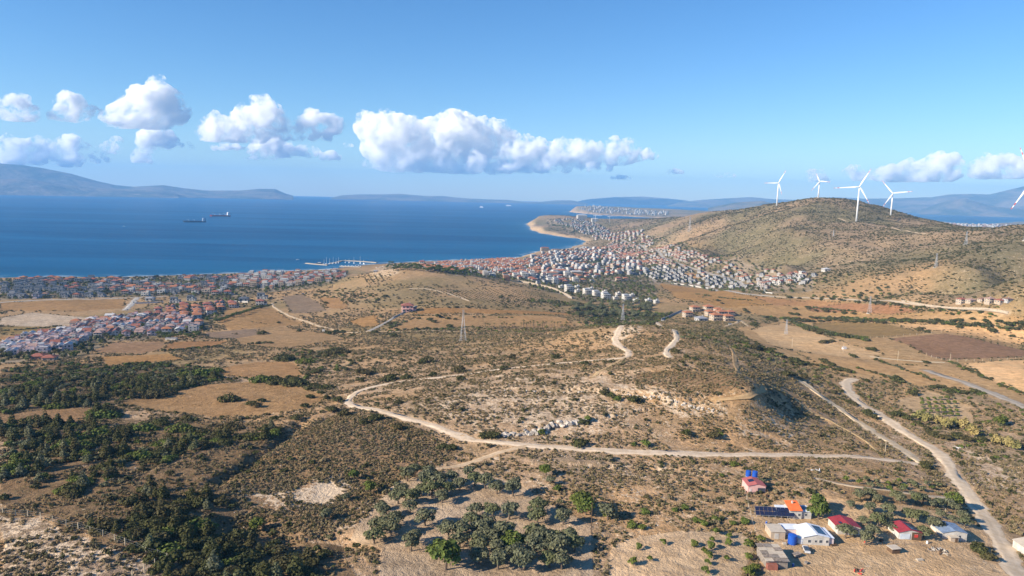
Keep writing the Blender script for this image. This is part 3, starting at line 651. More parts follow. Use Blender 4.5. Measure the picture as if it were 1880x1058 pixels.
# ---- far coasts and islands across the water
fm, nt, b = mat('far_hillside')
pos = N(nt, 'ShaderNodeNewGeometry').outputs['Position']
hc_ = mixc(nt, mrange(nt, noise(nt, pos, .0016, 6, .7, .5), .38, .62), (.06, .08, .075), (.19, .16, .13))
hc_ = mixc(nt, mrange(nt, noise(nt, pos, .004, 5, .7), .6, .72, 0, .6), hc_, (.42, .34, .26))
nt.links.new(hc_, b.inputs['Base Color']); b.inputs['Roughness'].default_value = 1.0; b.inputs['Specular IOR Level'].default_value = .05
bump(nt, b, noise(nt, pos, .003, 6, .65), .8, 90)
def range_(prof, r0, depth, seed, name='hills', rough=.28):
    us = np.arange(prof[0][0], prof[-1][0] + .1, 3.0); vs = np.interp(us, [p[0] for p in prof], [p[1] for p in prof])
    d = ray(us, vs); hz = np.hypot(d[:, 0], d[:, 1]); az = np.arctan2(d[:, 0], d[:, 1])
    nrow = 34; T_ = np.linspace(-1, 1, nrow); V = []
    for t in T_:
        r = r0 + depth * t
        crest = np.maximum(200 + (r0 * d[:, 2] / hz), 4.0)
        env = (1 - abs(t) ** 1.6) if t > 0 else (1 - abs(t) ** 1.15)
        x, y = np.sin(az) * r, np.cos(az) * r
        nz = fbm(x, y, 2600, 5, seed, .55)
        rd = 1 - 2.2 * np.abs(fbm(x, y, 1500, 4, seed + 9))
        z = crest * env * (1 + (rough * nz + .25 * (rd - .6)) * (1 - env) * 2.2) - 6 * (abs(t) > .97)
        V.append(np.column_stack([x, y, np.maximum(z, -8) - (.0 if abs(t) < .97 else 4)]))
    V = np.stack(V, 0); m_ = len(us)
    i0 = (np.arange(nrow - 1)[:, None] * m_ + np.arange(m_ - 1)[None]).ravel()
    me = mesh_np(name, V.reshape(-1, 3), np.stack([i0, i0 + 1, i0 + m_ + 1, i0 + m_], 1), True); me.materials.append(fm)
    return tag(obj(name, me), kind='structure')
range_([(-260, 310), (-120, 292), (0, 300), (40, 303), (75, 308), (110, 315), (130, 319), (180, 333), (212, 340), (244, 343), (300, 340), (340, 346), (380, 350), (440, 350), (475, 347), (505, 347), (525, 356), (540, 360)], 17500, 2000, 101)
range_([(-260, 335), (-100, 325), (0, 328), (60, 330), (120, 340), (180, 346), (240, 348), (300, 352), (330, 356)], 15500, 900, 103)
range_([(608, 364), (625, 359), (660, 357), (700, 357), (735, 356), (780, 360), (812, 360), (850, 364), (890, 366), (930, 367), (965, 371), (990, 371), (1020, 368), (1050, 368), (1080, 374)], 19500, 1600, 107)
range_([(1040, 374), (1080, 366), (1130, 362), (1180, 361), (1230, 365), (1260, 368), (1290, 376)], 23200, 900, 109)
range_([(1225, 378), (1245, 372), (1290, 367), (1340, 364), (1380, 362), (1420, 366), (1460, 367), (1529, 362), (1593, 365), (1646, 364), (1712, 362), (1742, 357), (1779, 356), (1816, 357), (1850, 349), (1880, 342), (1960, 325), (2080, 330)], 21500, 2400, 113)
range_([(1300, 382), (1350, 372), (1400, 369), (1440, 378), (1470, 386)], 12600, 900, 115)
range_([(1690, 386), (1712, 378), (1739, 368), (1774, 365), (1805, 374), (1830, 380), (1880, 384), (2000, 380)], 18200, 900, 117)

# ---- the air
hm = bpy.data.materials.new('air'); hm.use_nodes = True; nt = hm.node_tree; nt.nodes.clear()
out = N(nt, 'ShaderNodeOutputMaterial'); pv = N(nt, 'ShaderNodeVolumePrincipled')
pv.inputs['Color'].default_value = (.26, .58, 1.0, 1); pv.inputs['Density'].default_value = 5.0e-5; pv.inputs['Anisotropy'].default_value = 0.0
nt.links.new(pv.outputs[0], out.inputs['Volume'])
HZ = 27000.0; hz_ = MB().box(-HZ, HZ, -HZ, HZ, -9.5, 1000)
haze = hz_.build('haze', hm); tag(haze, kind='stuff')
# ------------------------------------------------------------------ seeing: where a thing shows in the photograph
def project(x, y, z):
    p = np.stack([np.asarray(x, float) - EYE[0], np.asarray(y, float) - EYE[1], np.asarray(z, float) - EYE[2]], -1)
    d = p @ c_fwd; return 940 + FPX * (p @ c_right) / d, 529 - FPX * (p @ c_up) / d
def visible(x, y, z, tol=6.0):
    u, v = project(x, y, z); ok = (u > -25) & (u < 1905) & (v < 1085)
    h = march(zat, u, v, steps=420); rh = np.hypot(h[:, 0], h[:, 1]); r = np.hypot(x, y)
    return ok & (rh > r * .985 - tol)
ORD = ['first', 'second', 'third', 'fourth', 'fifth', 'sixth', 'seventh', 'eighth', 'ninth', 'tenth', 'eleventh', 'twelfth', 'thirteenth', 'fourteenth', 'fifteenth', 'sixteenth']
LABELQ = []      # (object, look, x, y, z), labelled together at the end of their kind
def flush_labels(zones, width=9, noun_row='row'):
    """singles every copy out: zone, row counted from the bottom of the photo, place counted from the left"""
    items = []
    for o, look, x, y, z in LABELQ:
        u, v = project(x, y, z); zn = 'in the open land'
        for (x0, y0, x1, y1), ph in zones:
            if x0 <= u <= x1 and y0 <= v <= y1: zn = ph; break
        items.append((zn, look, float(u), float(v), o))
    by = {}
    for it in items: by.setdefault((it[0], it[1]), []).append(it)
    for (zn, look), L in by.items():
        L.sort(key=lambda t: -t[3]); rows = [L[i:i + width] for i in range(0, len(L), width)]
        for ri, row in enumerate(rows):
            row.sort(key=lambda t: t[2])
            for ci, it in enumerate(row):
                nth = 'leftmost' if ci == 0 else (ORD[ci] + ' from the left')
                if ci: nth = ORD[ci] + ' from left'
                if len(L) == 1: t = f'{look} {zn}'
                elif len(rows) == 1: t = f'{look} {zn}, {nth}'
                else: t = f'{look} {zn}, {nth} in ' + ('front' if ri == 0 else ORD[ri] if ri < len(ORD) else f'{ri + 1}th') + ' row'
                it[4]['label'] = t
    LABELQ.clear()

# ------------------------------------------------------------------ foliage
def leaf_mat(name, c1, c2, c3, tr=.15):
    m, nt, b = mat(name)
    oi = N(nt, 'ShaderNodeObjectInfo'); a = N(nt, 'ShaderNodeAttribute', attribute_name='tint'); sp_ = N(nt, 'ShaderNodeSeparateColor'); nt.links.new(a.outputs['Color'], sp_.inputs[0])
    pos = N(nt, 'ShaderNodeNewGeometry').outputs['Position']
    c = mixc(nt, sp_.outputs[0], c1, c2); c = mixc(nt, mrange(nt, oi.outputs['Random'], .45, 1.0, 0, .8), c, c3)
    c = mixc(nt, mrange(nt, noise(nt, pos, .05, 2), .35, .65, 0, .35), c, mixc(nt, 1.0, c, (1.25, 1.1, .8), 'MULTIPLY'))
    nt.links.new(c, b.inputs['Base Color']); b.inputs['Roughness'].default_value = .8; b.inputs['Specular IOR Level'].default_value = .12
    tn = N(nt, 'ShaderNodeBsdfTranslucent'); nt.links.new(c, tn.inputs[0]); ms = N(nt, 'ShaderNodeMixShader'); ms.inputs[0].default_value = tr
    out = [n_ for n_ in nt.nodes if n_.type == 'OUTPUT_MATERIAL'][0]
    nt.links.new(b.outputs[0], ms.inputs[1]); nt.links.new(tn.outputs[0], ms.inputs[2]); nt.links.new(ms.outputs[0], out.inputs[0]); return m
M_OLIVE = leaf_mat('olive_leaves', (.095, .105, .060), (.165, .170, .105), (.120, .135, .060))
M_BUSH = leaf_mat('bush_leaves', (.038, .045, .018), (.096, .098, .036), (.088, .075, .036))
M_GREEN = leaf_mat('fresh_leaves', (.065, .095, .022), (.130, .165, .040), (.110, .130, .030))
M_PINE = leaf_mat('pine_needles', (.060, .085, .022), (.120, .145, .035), (.085, .105, .030))
M_DRY = leaf_mat('dry_scrub', (.190, .145, .085), (.330, .245, .140), (.150, .130, .065), .1)
M_DRYG = leaf_mat('grey_scrub', (.135, .115, .068), (.240, .195, .120), (.105, .105, .052), .1)
M_REED = leaf_mat('reed_leaves', (.26, .21, .08), (.42, .34, .15), (.22, .22, .08))
M_PALM = leaf_mat('palm_fronds', (.085, .085, .030), (.150, .140, .055), (.13, .10, .045))
bm_, nt, b = mat('bark'); b.inputs['Base Color'].default_value = (.13, .10, .075, 1); M_BARK = bm_

def foliage(seed, nl, lobes, leaf, flat=.0, squash=1.0, name='crown', up=.35, spiky=0.0):
    """leaf clumps spread through overlapping lobes: lobes = [(x, y, z, rx, rz)]"""
    g = np.random.default_rng(seed); L = np.array(lobes, float); w = L[:, 3] ** 2; w /= w.sum()
    li = g.choice(len(L), nl, p=w); d = g.normal(size=(nl, 3)); d /= np.linalg.norm(d, axis=1)[:, None]; d[:, 2] = np.where(d[:, 2] < -.45, -d[:, 2], d[:, 2])
    rad = g.uniform(.62, 1.06, nl) ** .7
    lump = 1 + .16 * np.sin(d[:, 0] * 5 + li) * np.cos(d[:, 1] * 4 + seed) + spiky * g.uniform(-.3, .5, nl)
    c = L[li, :3] + d * np.stack([L[li, 3], L[li, 3], L[li, 4]], 1) * (rad * lump)[:, None]
    nrm = d + g.normal(size=(nl, 3)) * .55; nrm[:, 2] += up; nrm /= np.linalg.norm(nrm, axis=1)[:, None]
    t = np.cross(nrm, g.normal(size=(nl, 3))); t /= np.linalg.norm(t, axis=1)[:, None]; bt = np.cross(nrm, t)
    s = leaf * g.uniform(.6, 1.35, nl)[:, None]; asp = g.uniform(.6, 1.0, nl)[:, None]
    V = np.stack([c - t * s, c - bt * s * asp, c + t * s * .9, c + bt * s * asp], 1)
    V[:, :, 2] = np.maximum(V[:, :, 2], .05)
    tone = np.clip(.5 + .5 * g.normal(size=nl) * .5 + .25 * np.sin(li * 2.1), 0, 1)
    F = np.arange(nl * 4).reshape(nl, 4)
    cc = np.repeat(tone, 4)[:, None] * np.ones((1, 3))
    return mesh_np(name, V.reshape(-1, 3), F, False, {'tint': cc})
def lobes_round(seed, r, h, n_, z0, spread=.6):
    g = np.random.default_rng(seed); out = [(0, 0, z0 + h * .5, r * .72, h * .5)]
    for k_ in range(n_):
        a = 2 * math.pi * (k_ + g.uniform(-.3, .3)) / n_; q = r * spread * g.uniform(.6, 1.15); rr_ = r * g.uniform(.30, .52)
        out.append((math.cos(a) * q, math.sin(a) * q, z0 + h * g.uniform(.3, .75), rr_, rr_ * g.uniform(.7, 1.0) * h / (1.6 * r)))
    return out
def trunk_mesh(seed, h, r, nb=4, name='trunk'):
    g = np.random.default_rng(seed); m = MB(); top = Vector((g.uniform(-.3, .3), g.uniform(-.3, .3), h)); mid = Vector((g.uniform(-.2, .2), g.uniform(-.2, .2), h * .5))
    m.bar((0, 0, -.4), mid, r * 1.3, w2=r, n=6); m.bar(mid, top, r, w2=r * .75, n=6)
    for k_ in range(nb):
        a = 2 * math.pi * k_ / nb + g.uniform(-.4, .4); e = top + Vector((math.cos(a), math.sin(a), .9)) * (h * .8)
        m.bar(top, e, r * .55, w2=r * .2, n=5)
    return m.mesh(name, [M_BARK])
def with_mat(me, m): me.materials.append(m); return me
VEG = {}
VEG['olive_tree'] = [(with_mat(foliage(10 + i, 620, lobes_round(10 + i, 3.0, 3.3, 6 + i % 2, 1.3), .34), M_OLIVE), trunk_mesh(10 + i, 1.7, .26)) for i in range(5)]
VEG['leafy_tree'] = [(with_mat(foliage(30 + i, 760, lobes_round(30 + i, 3.1, 4.2, 7, 1.0), .36), M_GREEN), trunk_mesh(30 + i, 2.0, .22)) for i in range(3)]
VEG['bush'] = [(with_mat(foliage(50 + i, 420, lobes_round(50 + i, 2.4, 1.9, 5 + i % 3, .0, .7), .30, name='foliage'), M_BUSH), None) for i in range(6)]
VEG['broad_bush'] = [(with_mat(foliage(60 + i, 620, [(-2.4, 0, .7, 1.8, 1.0), (0, .5, .95, 2.2, 1.3), (2.3, -.3, .75, 1.9, 1.05), (1.0, 1.4, .6, 1.6, .9), (-1.2, -1.2, .55, 1.5, .8), (3.6, .6, .4, 1.1, .6)], .30, name='foliage'), M_BUSH if i < 2 else M_GREEN), None) for i in range(3)]
VEG['juniper'] = [(with_mat(foliage(70 + i, 520, [(0, 0, 1.2, 1.7, 1.3), (.2, .1, 2.4, 1.2, 1.3), (0, 0, 3.6, .7, 1.1), (.9, -.4, 1.0, 1.0, 1.0), (-.8, .6, 1.2, 1.1, 1.0)], .28), M_BUSH if i else M_OLIVE), trunk_mesh(70 + i, 1.2, .15, 2)) for i in range(3)]
VEG['green_bush'] = [(with_mat(foliage(80 + i, 380, lobes_round(80 + i, 1.9, 2.0, 5, .0, .6), .26, name='foliage'), M_GREEN), None) for i in range(3)]
VEG['pine_tree'] = [(with_mat(foliage(90 + i, 520, lobes_round(90 + i, 3.2, 3.4, 6, 3.0), .40), M_PINE), trunk_mesh(90 + i, 3.6, .22)) for i in range(3)]
VEG['sapling'] = [(with_mat(foliage(100 + i, 110, lobes_round(100 + i, .8, .95, 3, .25), .20), M_GREEN if i else M_OLIVE), trunk_mesh(100 + i, .5, .05, 2)) for i in range(3)]
VEG['reed_clump'] = [(with_mat(foliage(110 + i, 420, lobes_round(110 + i, 1.9, 3.6, 5, .2, .7), .32, name='foliage', spiky=.5), M_REED), None) for i in range(2)]
VEG['cypress_tree'] = [(with_mat(foliage(120, 420, [(0, 0, 2, 1.0, 1.8), (0, 0, 4.5, .85, 2.0), (0, 0, 7, .5, 1.8)], .26), M_BUSH), trunk_mesh(120, 1.0, .12, 0))]
def palm(seed):
    g = np.random.default_rng(seed); V, F, T = [], [], []
    H = 6.2
    for k_ in range(17):
        a = 2 * math.pi * k_ / 17 + g.uniform(-.15, .15); el = g.uniform(-.2, 1.1); prev = np.array([0, 0, H]); w = .34
        d2 = np.array([math.cos(a), math.sin(a), 0]); sd_ = np.array([-math.sin(a), math.cos(a), 0]); ang = el
        for j_ in range(4):
            nx = prev + (d2 * math.cos(ang) + np.array([0, 0, math.sin(ang)])) * .62; b0 = len(V); w2 = w * (.95 if j_ < 2 else .55)
            V += [prev - sd_ * w, prev + sd_ * w, nx + sd_ * w2, nx - sd_ * w2]; F.append((b0, b0 + 1, b0 + 2, b0 + 3)); T += [g.uniform(.2, .9)] * 4
            prev, w, ang = nx, w2, ang - .48
    me = mesh_np('crown', np.array(V), np.array(F), False, {'tint': np.array(T)[:, None] * np.ones((1, 3))}); me.materials.append(M_PALM)
    m = MB(); m.bar((0, 0, -.4), (.12, .05, 3), .24, w2=.19, n=6); m.bar((.12, .05, 3), (0, 0, H + .1), .19, w2=.17, n=6); return me, m.mesh('trunk', [M_BARK])
VEG['palm_tree'] = [palm(130 + i) for i in range(3)]

def plant(kind, x, y, scale=1.0, look='', group=None, cat=None, var=None, sz=1.0, queue=True, rot=None):
    """one tree or bush: the thing is an Empty at its foot with trunk and crown, or the foliage mesh itself"""
    vs = VEG[kind]; cr_, tr_ = vs[random.randrange(len(vs)) if var is None else var]
    z = float(zat(x, y)); rz = random.uniform(0, 6.28) if rot is None else rot
    if tr_ is None: t = obj(kind, cr_, None, None, (x, y, z - .1), rz)
    else:
        t = empty(kind, (x, y, z - .05), rz); obj('crown', cr_, t); obj('trunk', tr_, t)
    t.scale = (scale * random.uniform(.9, 1.1), scale * random.uniform(.9, 1.1), scale * sz * random.uniform(.88, 1.12))
    t['category'] = cat or ('bush' if 'bush' in kind else 'reeds' if 'reed' in kind else 'tree')
    if group: t['group'] = group
    if queue: LABELQ.append((t, look, x, y, z))
    return t
PLACED = []
def plants_px(kind, pix, scale, look, group, dv=0, jit=.15, **kw):
    p = on([a[0] for a in pix], [a[1] + dv for a in pix])
    for q in p:
        if any(nm != 'dirt_track' and seg_dist(q[0:1], q[1:2], pl)[0] < w * .5 + 2.0 * scale for nm, w, c, pl in road_w if abs(pl[:, 0] - q[0]).min() < 15): continue
        plant(kind, q[0], q[1], scale * random.uniform(1 - jit, 1 + jit), look, group, **kw); PLACED.append((q[0], q[1]))
def crop_px(x0, y0, s, L): return [(x0 + a / s, y0 + b_ / s) for a, b_ in L]

def scatter(poly_px, spacing, keep=1.0, base=False, seed=0, world=None):
    """jittered points in world space inside a polygon given by pixels"""
    pl = world if world is not None else base_poly(poly_px); g = np.random.default_rng(seed)
    xa, xb, ya, yb = pl[:, 0].min(), pl[:, 0].max(), pl[:, 1].min(), pl[:, 1].max()
    gx_, gy_ = np.meshgrid(np.arange(xa, xb, spacing), np.arange(ya, yb, spacing)); p = np.stack([gx_.ravel(), gy_.ravel()], 1)
    p += g.uniform(-.5, .5, p.shape) * spacing * 1.3
    k_ = inside(p[:, 0], p[:, 1], pl) & (g.uniform(size=len(p)) < keep); return p[k_]

# ---- the old grove in the foreground
G = 'old olive trees of the grove at the bottom of the picture'
plants_px('olive_tree', crop_px(680, 840, 4.27, [(340, 90), (470, 110), (290, 130), (430, 170), (640, 150), (770, 110), (820, 170), (900, 190), (990, 230), (1120, 250), (240, 250), (220, 310), (330, 310), (480, 260), (560, 300), (600, 240), (100, 420), (190, 480), (310, 380), (60, 540), (160, 560), (30, 620), (340, 620), (320, 680), (430, 480), (830, 400), (960, 410), (800, 500), (920, 510), (1090, 430), (1320, 390), (1310, 460), (1510, 470), (720, 580), (610, 580), (700, 650), (870, 620), (850, 690), (1040, 610), (990, 720), (850, 780), (1130, 760), (1290, 610), (1280, 690), (1440, 640), (1560, 620), (1600, 680), (1380, 700), (1000, 820), (1200, 830), (1400, 810), (1500, 820), (1860, 430), (700, 200), (540, 180), (400, 250), (860, 560), (960, 640), (1480, 700), (1330, 650)]),
          1.22, 'grey olive tree of the grove', G, dv=13)
plants_px('leafy_tree', crop_px(680, 840, 4.27, [(1120, 680), (550, 740), (590, 830), (1640, 370), (1690, 400)]), 1.5, 'bright tree among grey olives', 'green trees in the olive grove', dv=12)
plants_px('leafy_tree', [(680, 895), (650, 870), (470, 968), (1002, 862)], .95, 'bright green tree beside gully', 'green trees beside the gully', dv=10)
plants_px('olive_tree', [(600, 945), (635, 912), (700, 930), (1395, 885), (1010, 880), (598, 948)], .8, 'lone grey olive tree', 'olive trees outside the grove', dv=8)
# ---- the compound at the lower right
plants_px('olive_tree', crop_px(1340, 840, 3.48, [(770, 310), (830, 260), (900, 250), (940, 270), (890, 340), (1010, 360), (1090, 280), (1190, 280), (1290, 300), (1130, 370), (1240, 370), (1350, 370), (1390, 310), (1490, 390), (1500, 430), (940, 430), (1040, 460), (1310, 450), (910, 500), (850, 420), (1010, 400), (1160, 400), (1420, 400), (1060, 260), (1230, 280), (740, 500), (870, 540), (1000, 440), (1240, 500), (1440, 330), (1330, 300)]),
          .9, 'small olive tree', 'olive trees around the cottages', dv=5, jit=.25)
plants_px('leafy_tree', crop_px(1340, 840, 3.48, [(560, 320), (565, 375), (1460, 270), (1500, 280), (1430, 300)]), 1.35, 'dense green tree by cottages', 'dense green trees by the cottages', dv=6)
plants_px('sapling', crop_px(1340, 840, 3.48, [(740, 150), (830, 170), (900, 195), (960, 200), (1080, 165), (1110, 200), (1180, 190), (1230, 215), (1290, 205), (1330, 190), (1100, 220), (1020, 220), (1160, 240), (1010, 180), (870, 155), (940, 165), (1150, 170), (1260, 180)]), 1.9,
          'young sapling above the cottages', 'saplings above the cottages', cat='sapling')
plants_px('sapling', crop_px(900, 680, 2.8, [(1140, 885), (1135, 920), (1125, 965), (1115, 1000), (1105, 1045), (1225, 900), (765, 922), (820, 980), (890, 895), (1160, 845), (1230, 862), (1050, 905), (1100, 940), (1215, 980), (735, 1000)]), 1.7,
          'round sapling in pale plot', 'saplings in the pale plot', cat='sapling', var=1)
plants_px('green_bush', crop_px(900, 680, 2.8, [(1060, 775), (1100, 790), (1160, 765), (1250, 785), (1310, 780), (1330, 900), (1330, 960), (1360, 1010), (1330, 1040), (1390, 930), (270, 510), (345, 610), (1190, 540), (1250, 485), (800, 730), (950, 720), (1000, 710), (780, 810), (730, 800), (600, 745), (265, 320), (480, 370), (740, 380), (800, 380), (1010, 315), (500, 250), (740, 145), (620, 120), (655, 150), (1180, 330), (1390, 870)]), 1.05,
          'rounded green bush', 'green bushes on the near slope', dv=3, jit=.3)
# ---- hedge and bushes along the valley road
hedge = [(1470, 60), (1495, 85), (1515, 110), (1540, 140), (1555, 170), (1580, 205), (1595, 240), (1615, 270), (1640, 300), (1660, 340), (1680, 370), (1700, 400), (1740, 420), (1750, 500), (1780, 530), (1800, 555), (1810, 590), (1850, 680), (1870, 720), (1580, 570), (1600, 600), (1650, 580), (1660, 640), (1690, 670), (1700, 710), (1580, 180), (1630, 250), (1670, 330), (1240, 40), (1250, 60)]
plants_px('bush', crop_px(1340, 840, 3.48, hedge), 1.15, 'roadside hedge bush', 'hedge bushes along the lower dirt road', dv=4)
plants_px('bush', crop_px(1380, 540, 3.306, [(500, 590), (530, 560), (590, 650), (620, 660), (700, 720), (740, 740), (780, 760), (880, 830), (920, 850), (960, 870), (650, 590), (660, 620), (690, 650), (730, 690), (790, 740), (830, 760), (700, 520), (880, 730), (950, 750), (1010, 780), (1060, 810), (1100, 850), (1180, 870), (1240, 860), (1300, 880), (1400, 880), (1500, 900), (870, 520), (1110, 560), (1160, 560), (1210, 590), (1280, 590), (1350, 590), (980, 600), (1060, 1030), (1560, 900)]), 1.5,
          'dark valley bush', 'dark bushes in the valley', dv=4, jit=.3)
plants_px('reed_clump', crop_px(1380, 540, 3.306, [(1020, 750), (1060, 770), (1130, 780), (1230, 790), (1290, 810), (1330, 830), (1350, 850), (1600, 930), (1560, 920), (1480, 900), (1180, 800)]), 1.6, 'golden reed clump', 'golden reeds in the valley', dv=5)
plants_px('leafy_tree', crop_px(1380, 540, 3.306, [(1530, 770), (1500, 780)]), 1.1, 'round dark tree above reeds', 'round trees above the reeds', dv=6)
# young trees on the pale terraces
sap = [(340 + 78 * i + 12 * j, 235 + 50 * j - 2 * i) for j in range(5) for i in range(6)]
plants_px('sapling', crop_px(1640, 700, 6.61, sap), 2.0, 'small tree on pale terraces', 'small trees on the pale terraces', cat='sapling')
# ---- trees on the right hand plain
plants_px('bush', crop_px(1380, 540, 3.306, [(25, 190), (15, 180), (120, 150), (145, 160), (265, 85), (240, 115), (275, 120), (350, 80), (390, 95), (450, 100), (500, 105), (560, 110), (620, 115), (230, 15), (290, 20), (365, 20), (425, 20), (490, 25), (540, 30), (655, 5), (690, 35), (750, 50), (800, 55), (890, 60), (910, 60),
          (270, 175), (300, 190), (320, 205), (350, 215), (380, 220), (410, 235), (440, 235), (300, 160), (340, 160), (370, 160), (420, 160), (460, 155), (500, 150), (540, 155), (570, 160), (620, 165), (670, 165), (720, 160), (760, 165), (800, 170), (850, 150), (900, 160), (940, 155), (990, 160), (1040, 160), (1090, 155), (1130, 160), (1170, 170), (1220, 160), (1260, 155), (1290, 180), (1340, 145), (1370, 180), (1420, 160), (1450, 180), (1500, 160), (1560, 180), (1600, 170), (1640, 175),
          (460, 285), (430, 290), (490, 280), (560, 255), (600, 255), (650, 265), (700, 275), (1020, 215), (1065, 225), (1580, 250), (1460, 220), (710, 330), (740, 335), (615, 375), (1060, 410), (110, 340), (60, 330), (20, 325), (440, 410), (490, 430), (540, 455), (580, 465), (250, 490), (210, 485), (320, 500), (880, 520), (240, 400), (270, 410), (300, 420)]),
          1.9, 'dark field edge bush', 'dark bushes between the fields on the right plain', dv=3, jit=.3)
# ---- single trees left and centre
ctr = [(325, 865), (360, 860), (535, 950), (570, 945), (670, 800), (700, 790), (1155, 810), (1310, 880), (1350, 870), (1580, 940), (1590, 1000), (1390, 975), (650, 820), (720, 790), (870, 950), (920, 960), (1090, 1000), (1200, 990), (1040, 1010), (870, 1010), (230, 1000), (160, 1000), (810, 685), (690, 660), (980, 665), (740, 660), (640, 670), (1110, 690), (430, 650), (165, 670), (280, 590), (620, 450), (830, 400), (800, 440), (1050, 400), (690, 290), (600, 370),
       (1560, 480), (1640, 480), (1430, 550), (1500, 560), (1550, 565), (1370, 570), (1400, 585), (1290, 560), (1510, 620), (1350, 630), (1410, 640), (1270, 640), (1130, 640), (1080, 600), (1290, 450), (1220, 460), (1880, 410)]
plants_px('bush', crop_px(440, 440, 3.917, ctr), 1.7, 'dark rounded bush', 'dark bushes on the middle slope', dv=3, jit=.3)
plants_px('bush', [(610, 752), (632, 760), (622, 735), (600, 730), (570, 728), (590, 720), (560, 745), (505, 768), (545, 768), (470, 745), (480, 735), (460, 740), (690, 768), (668, 775), (730, 785), (815, 820), (830, 822), (1070, 775), (1110, 722), (1125, 728), (1165, 735), (1260, 795), (1065, 815), (890, 800), (905, 800), (1310, 800), (730, 738), (1075, 668), (1020, 655), (940, 655), (925, 676), (1260, 655), (1275, 658), (1240, 645)], 1.35,
          'dark bush near ridge track', 'dark bushes beside the ridge track', dv=3, jit=.3)
plants_px('broad_bush', [(480, 700), (510, 704), (540, 706), (575, 712), (600, 712), (540, 700), (420, 735), (300, 723), (280, 728), (190, 765), (205, 762), (330, 790), (100, 748), (120, 745), (60, 775), (260, 790), (180, 800), (150, 820), (370, 800), (420, 790), (610, 645), (625, 648), (520, 660), (560, 665), (345, 690), (370, 688), (395, 682)], 1.85,
          'low spreading bush', 'spreading bushes on the left fields', dv=2, jit=.3, rot=.1)
# ---- pines on the hill, palms by the field
g_ = np.random.default_rng(5)
pn = [(710 + t * 165, 486 + t * 13 + g_.uniform(-3, 5 + 3 * (1 - t))) for t in np.linspace(0, 1, 120)]
plants_px('pine_tree', pn, 1.3, 'bright green hilltop pine', 'pines on the hill crest', dv=2)
pl_ = crop_px(720, 470, 6.614, [(1160, 860), (1185, 870), (1130, 870), (1240, 860), (1330, 865), (1355, 860), (1385, 865), (1430, 870), (1465, 880), (1480, 870), (1565, 860), (1600, 860), (1630, 860), (1650, 860), (1675, 860), (1715, 855), (1760, 860), (1780, 880), (1825, 860), (1850, 860), (1080, 950), (1100, 960), (1060, 970), (1390, 960), (1420, 960), (1465, 960), (1500, 965), (1580, 960), (1610, 960), (1655, 965), (1690, 960), (1755, 960), (1800, 960), (1150, 930), (1200, 930), (990, 930), (770, 940), (820, 930), (590, 960), (460, 970)])
pl_ += crop_px(900, 560, 3.357, [(205, 120), (225, 130), (245, 125), (265, 120), (290, 130), (325, 120), (345, 125), (380, 130), (395, 125), (415, 135), (430, 125), (300, 165), (345, 175), (395, 170), (440, 150), (460, 160), (480, 170), (470, 145)])
plants_px('palm_tree', pl_, 1.0, 'slim nursery palm tree', 'palm trees in the nursery', dv=2, cat='palm')
cy_ = crop_px(1230, 480, 6.267, [(890, 570), (870, 560), (990, 700), (960, 720), (1380, 400), (600, 470), (550, 440), (860, 540), (740, 590), (660, 640)])
plants_px('bush', cy_, 1.5, 'tall dark tree beside villas', 'dark trees beside the villas', dv=3)
wood = [(1125 + 75 * g_.uniform(-1, 1), 566 + 13 * g_.uniform(-1, 1)) for _ in range(95)]
plants_px('olive_tree', wood, 1.6, 'tall tree below white apartments', 'trees in the wood under the apartments', dv=5)
wood = [(1160 + 60 * g_.uniform(-1, 1), 503 + 8 * g_.uniform(-1, 1)) for _ in range(30)]
plants_px('olive_tree', wood, 1.6, 'dark tree in town wood', 'trees in the town wood', dv=5)
vt = [(330 + 40 * g_.uniform(-1, 1), 616 + 5 * g_.uniform(-1, 1)) for _ in range(20)] + [(395 + t * 85, 590 - t * 28 + g_.uniform(-2, 2)) for t in np.linspace(0, 1, 20)]
plants_px('pine_tree', vt, 1.0, 'dense green tree below villas', 'green trees below the villas', dv=4, sz=.8)

# ---- the maquis: three hundred nearest as things, the rest as one mass
mz = scatter(None, 4.3, .85, seed=21, world=MAQ)
mzv = visible(mz[:, 0], mz[:, 1], zat(mz[:, 0], mz[:, 1]) + 1.5); mz = mz[mzv]
dens = .6 * fbm(mz[:, 0], mz[:, 1], 38, 4, 201) + .5 * fbm(mz[:, 0], mz[:, 1], 12, 2, 203); mu, mv = project(mz[:, 0], mz[:, 1], zat(mz[:, 0], mz[:, 1]))
STRAW = [pl for pl, c, s, ch, fu in field_w if s < .3]
okm = dens > -.07
for pl in STRAW: okm &= ~inside(mz[:, 0], mz[:, 1], pl)
for nm, w, c, pl in road_w: okm &= seg_dist(mz[:, 0], mz[:, 1], pl) > w
for pl, d_, w in ditch_w: okm &= seg_dist(mz[:, 0], mz[:, 1], pl) > w * .8
mz = mz[okm]; order = np.argsort(np.hypot(mz[:, 0], mz[:, 1])); mz = mz[order]
KM = ['bush', 'bush', 'broad_bush', 'juniper', 'bush', 'juniper', 'bush']
CNT = {'bush': 0, 'broad_bush': 0, 'juniper': 0}; REST = []
for x, y in mz:
    kd = random.choice(KM)
    if CNT[kd] < {'bush': 70, 'broad_bush': 120, 'juniper': 190}[kd]:
        CNT[kd] += 1; plant(kd, x, y, random.uniform(.85, 1.6), {'bush': 'dark maquis mound', 'broad_bush': 'wide maquis bush', 'juniper': 'upright maquis tree'}[kd], 'maquis on the left slope')
    else: REST.append((x, y, random.uniform(.8, 1.5)))
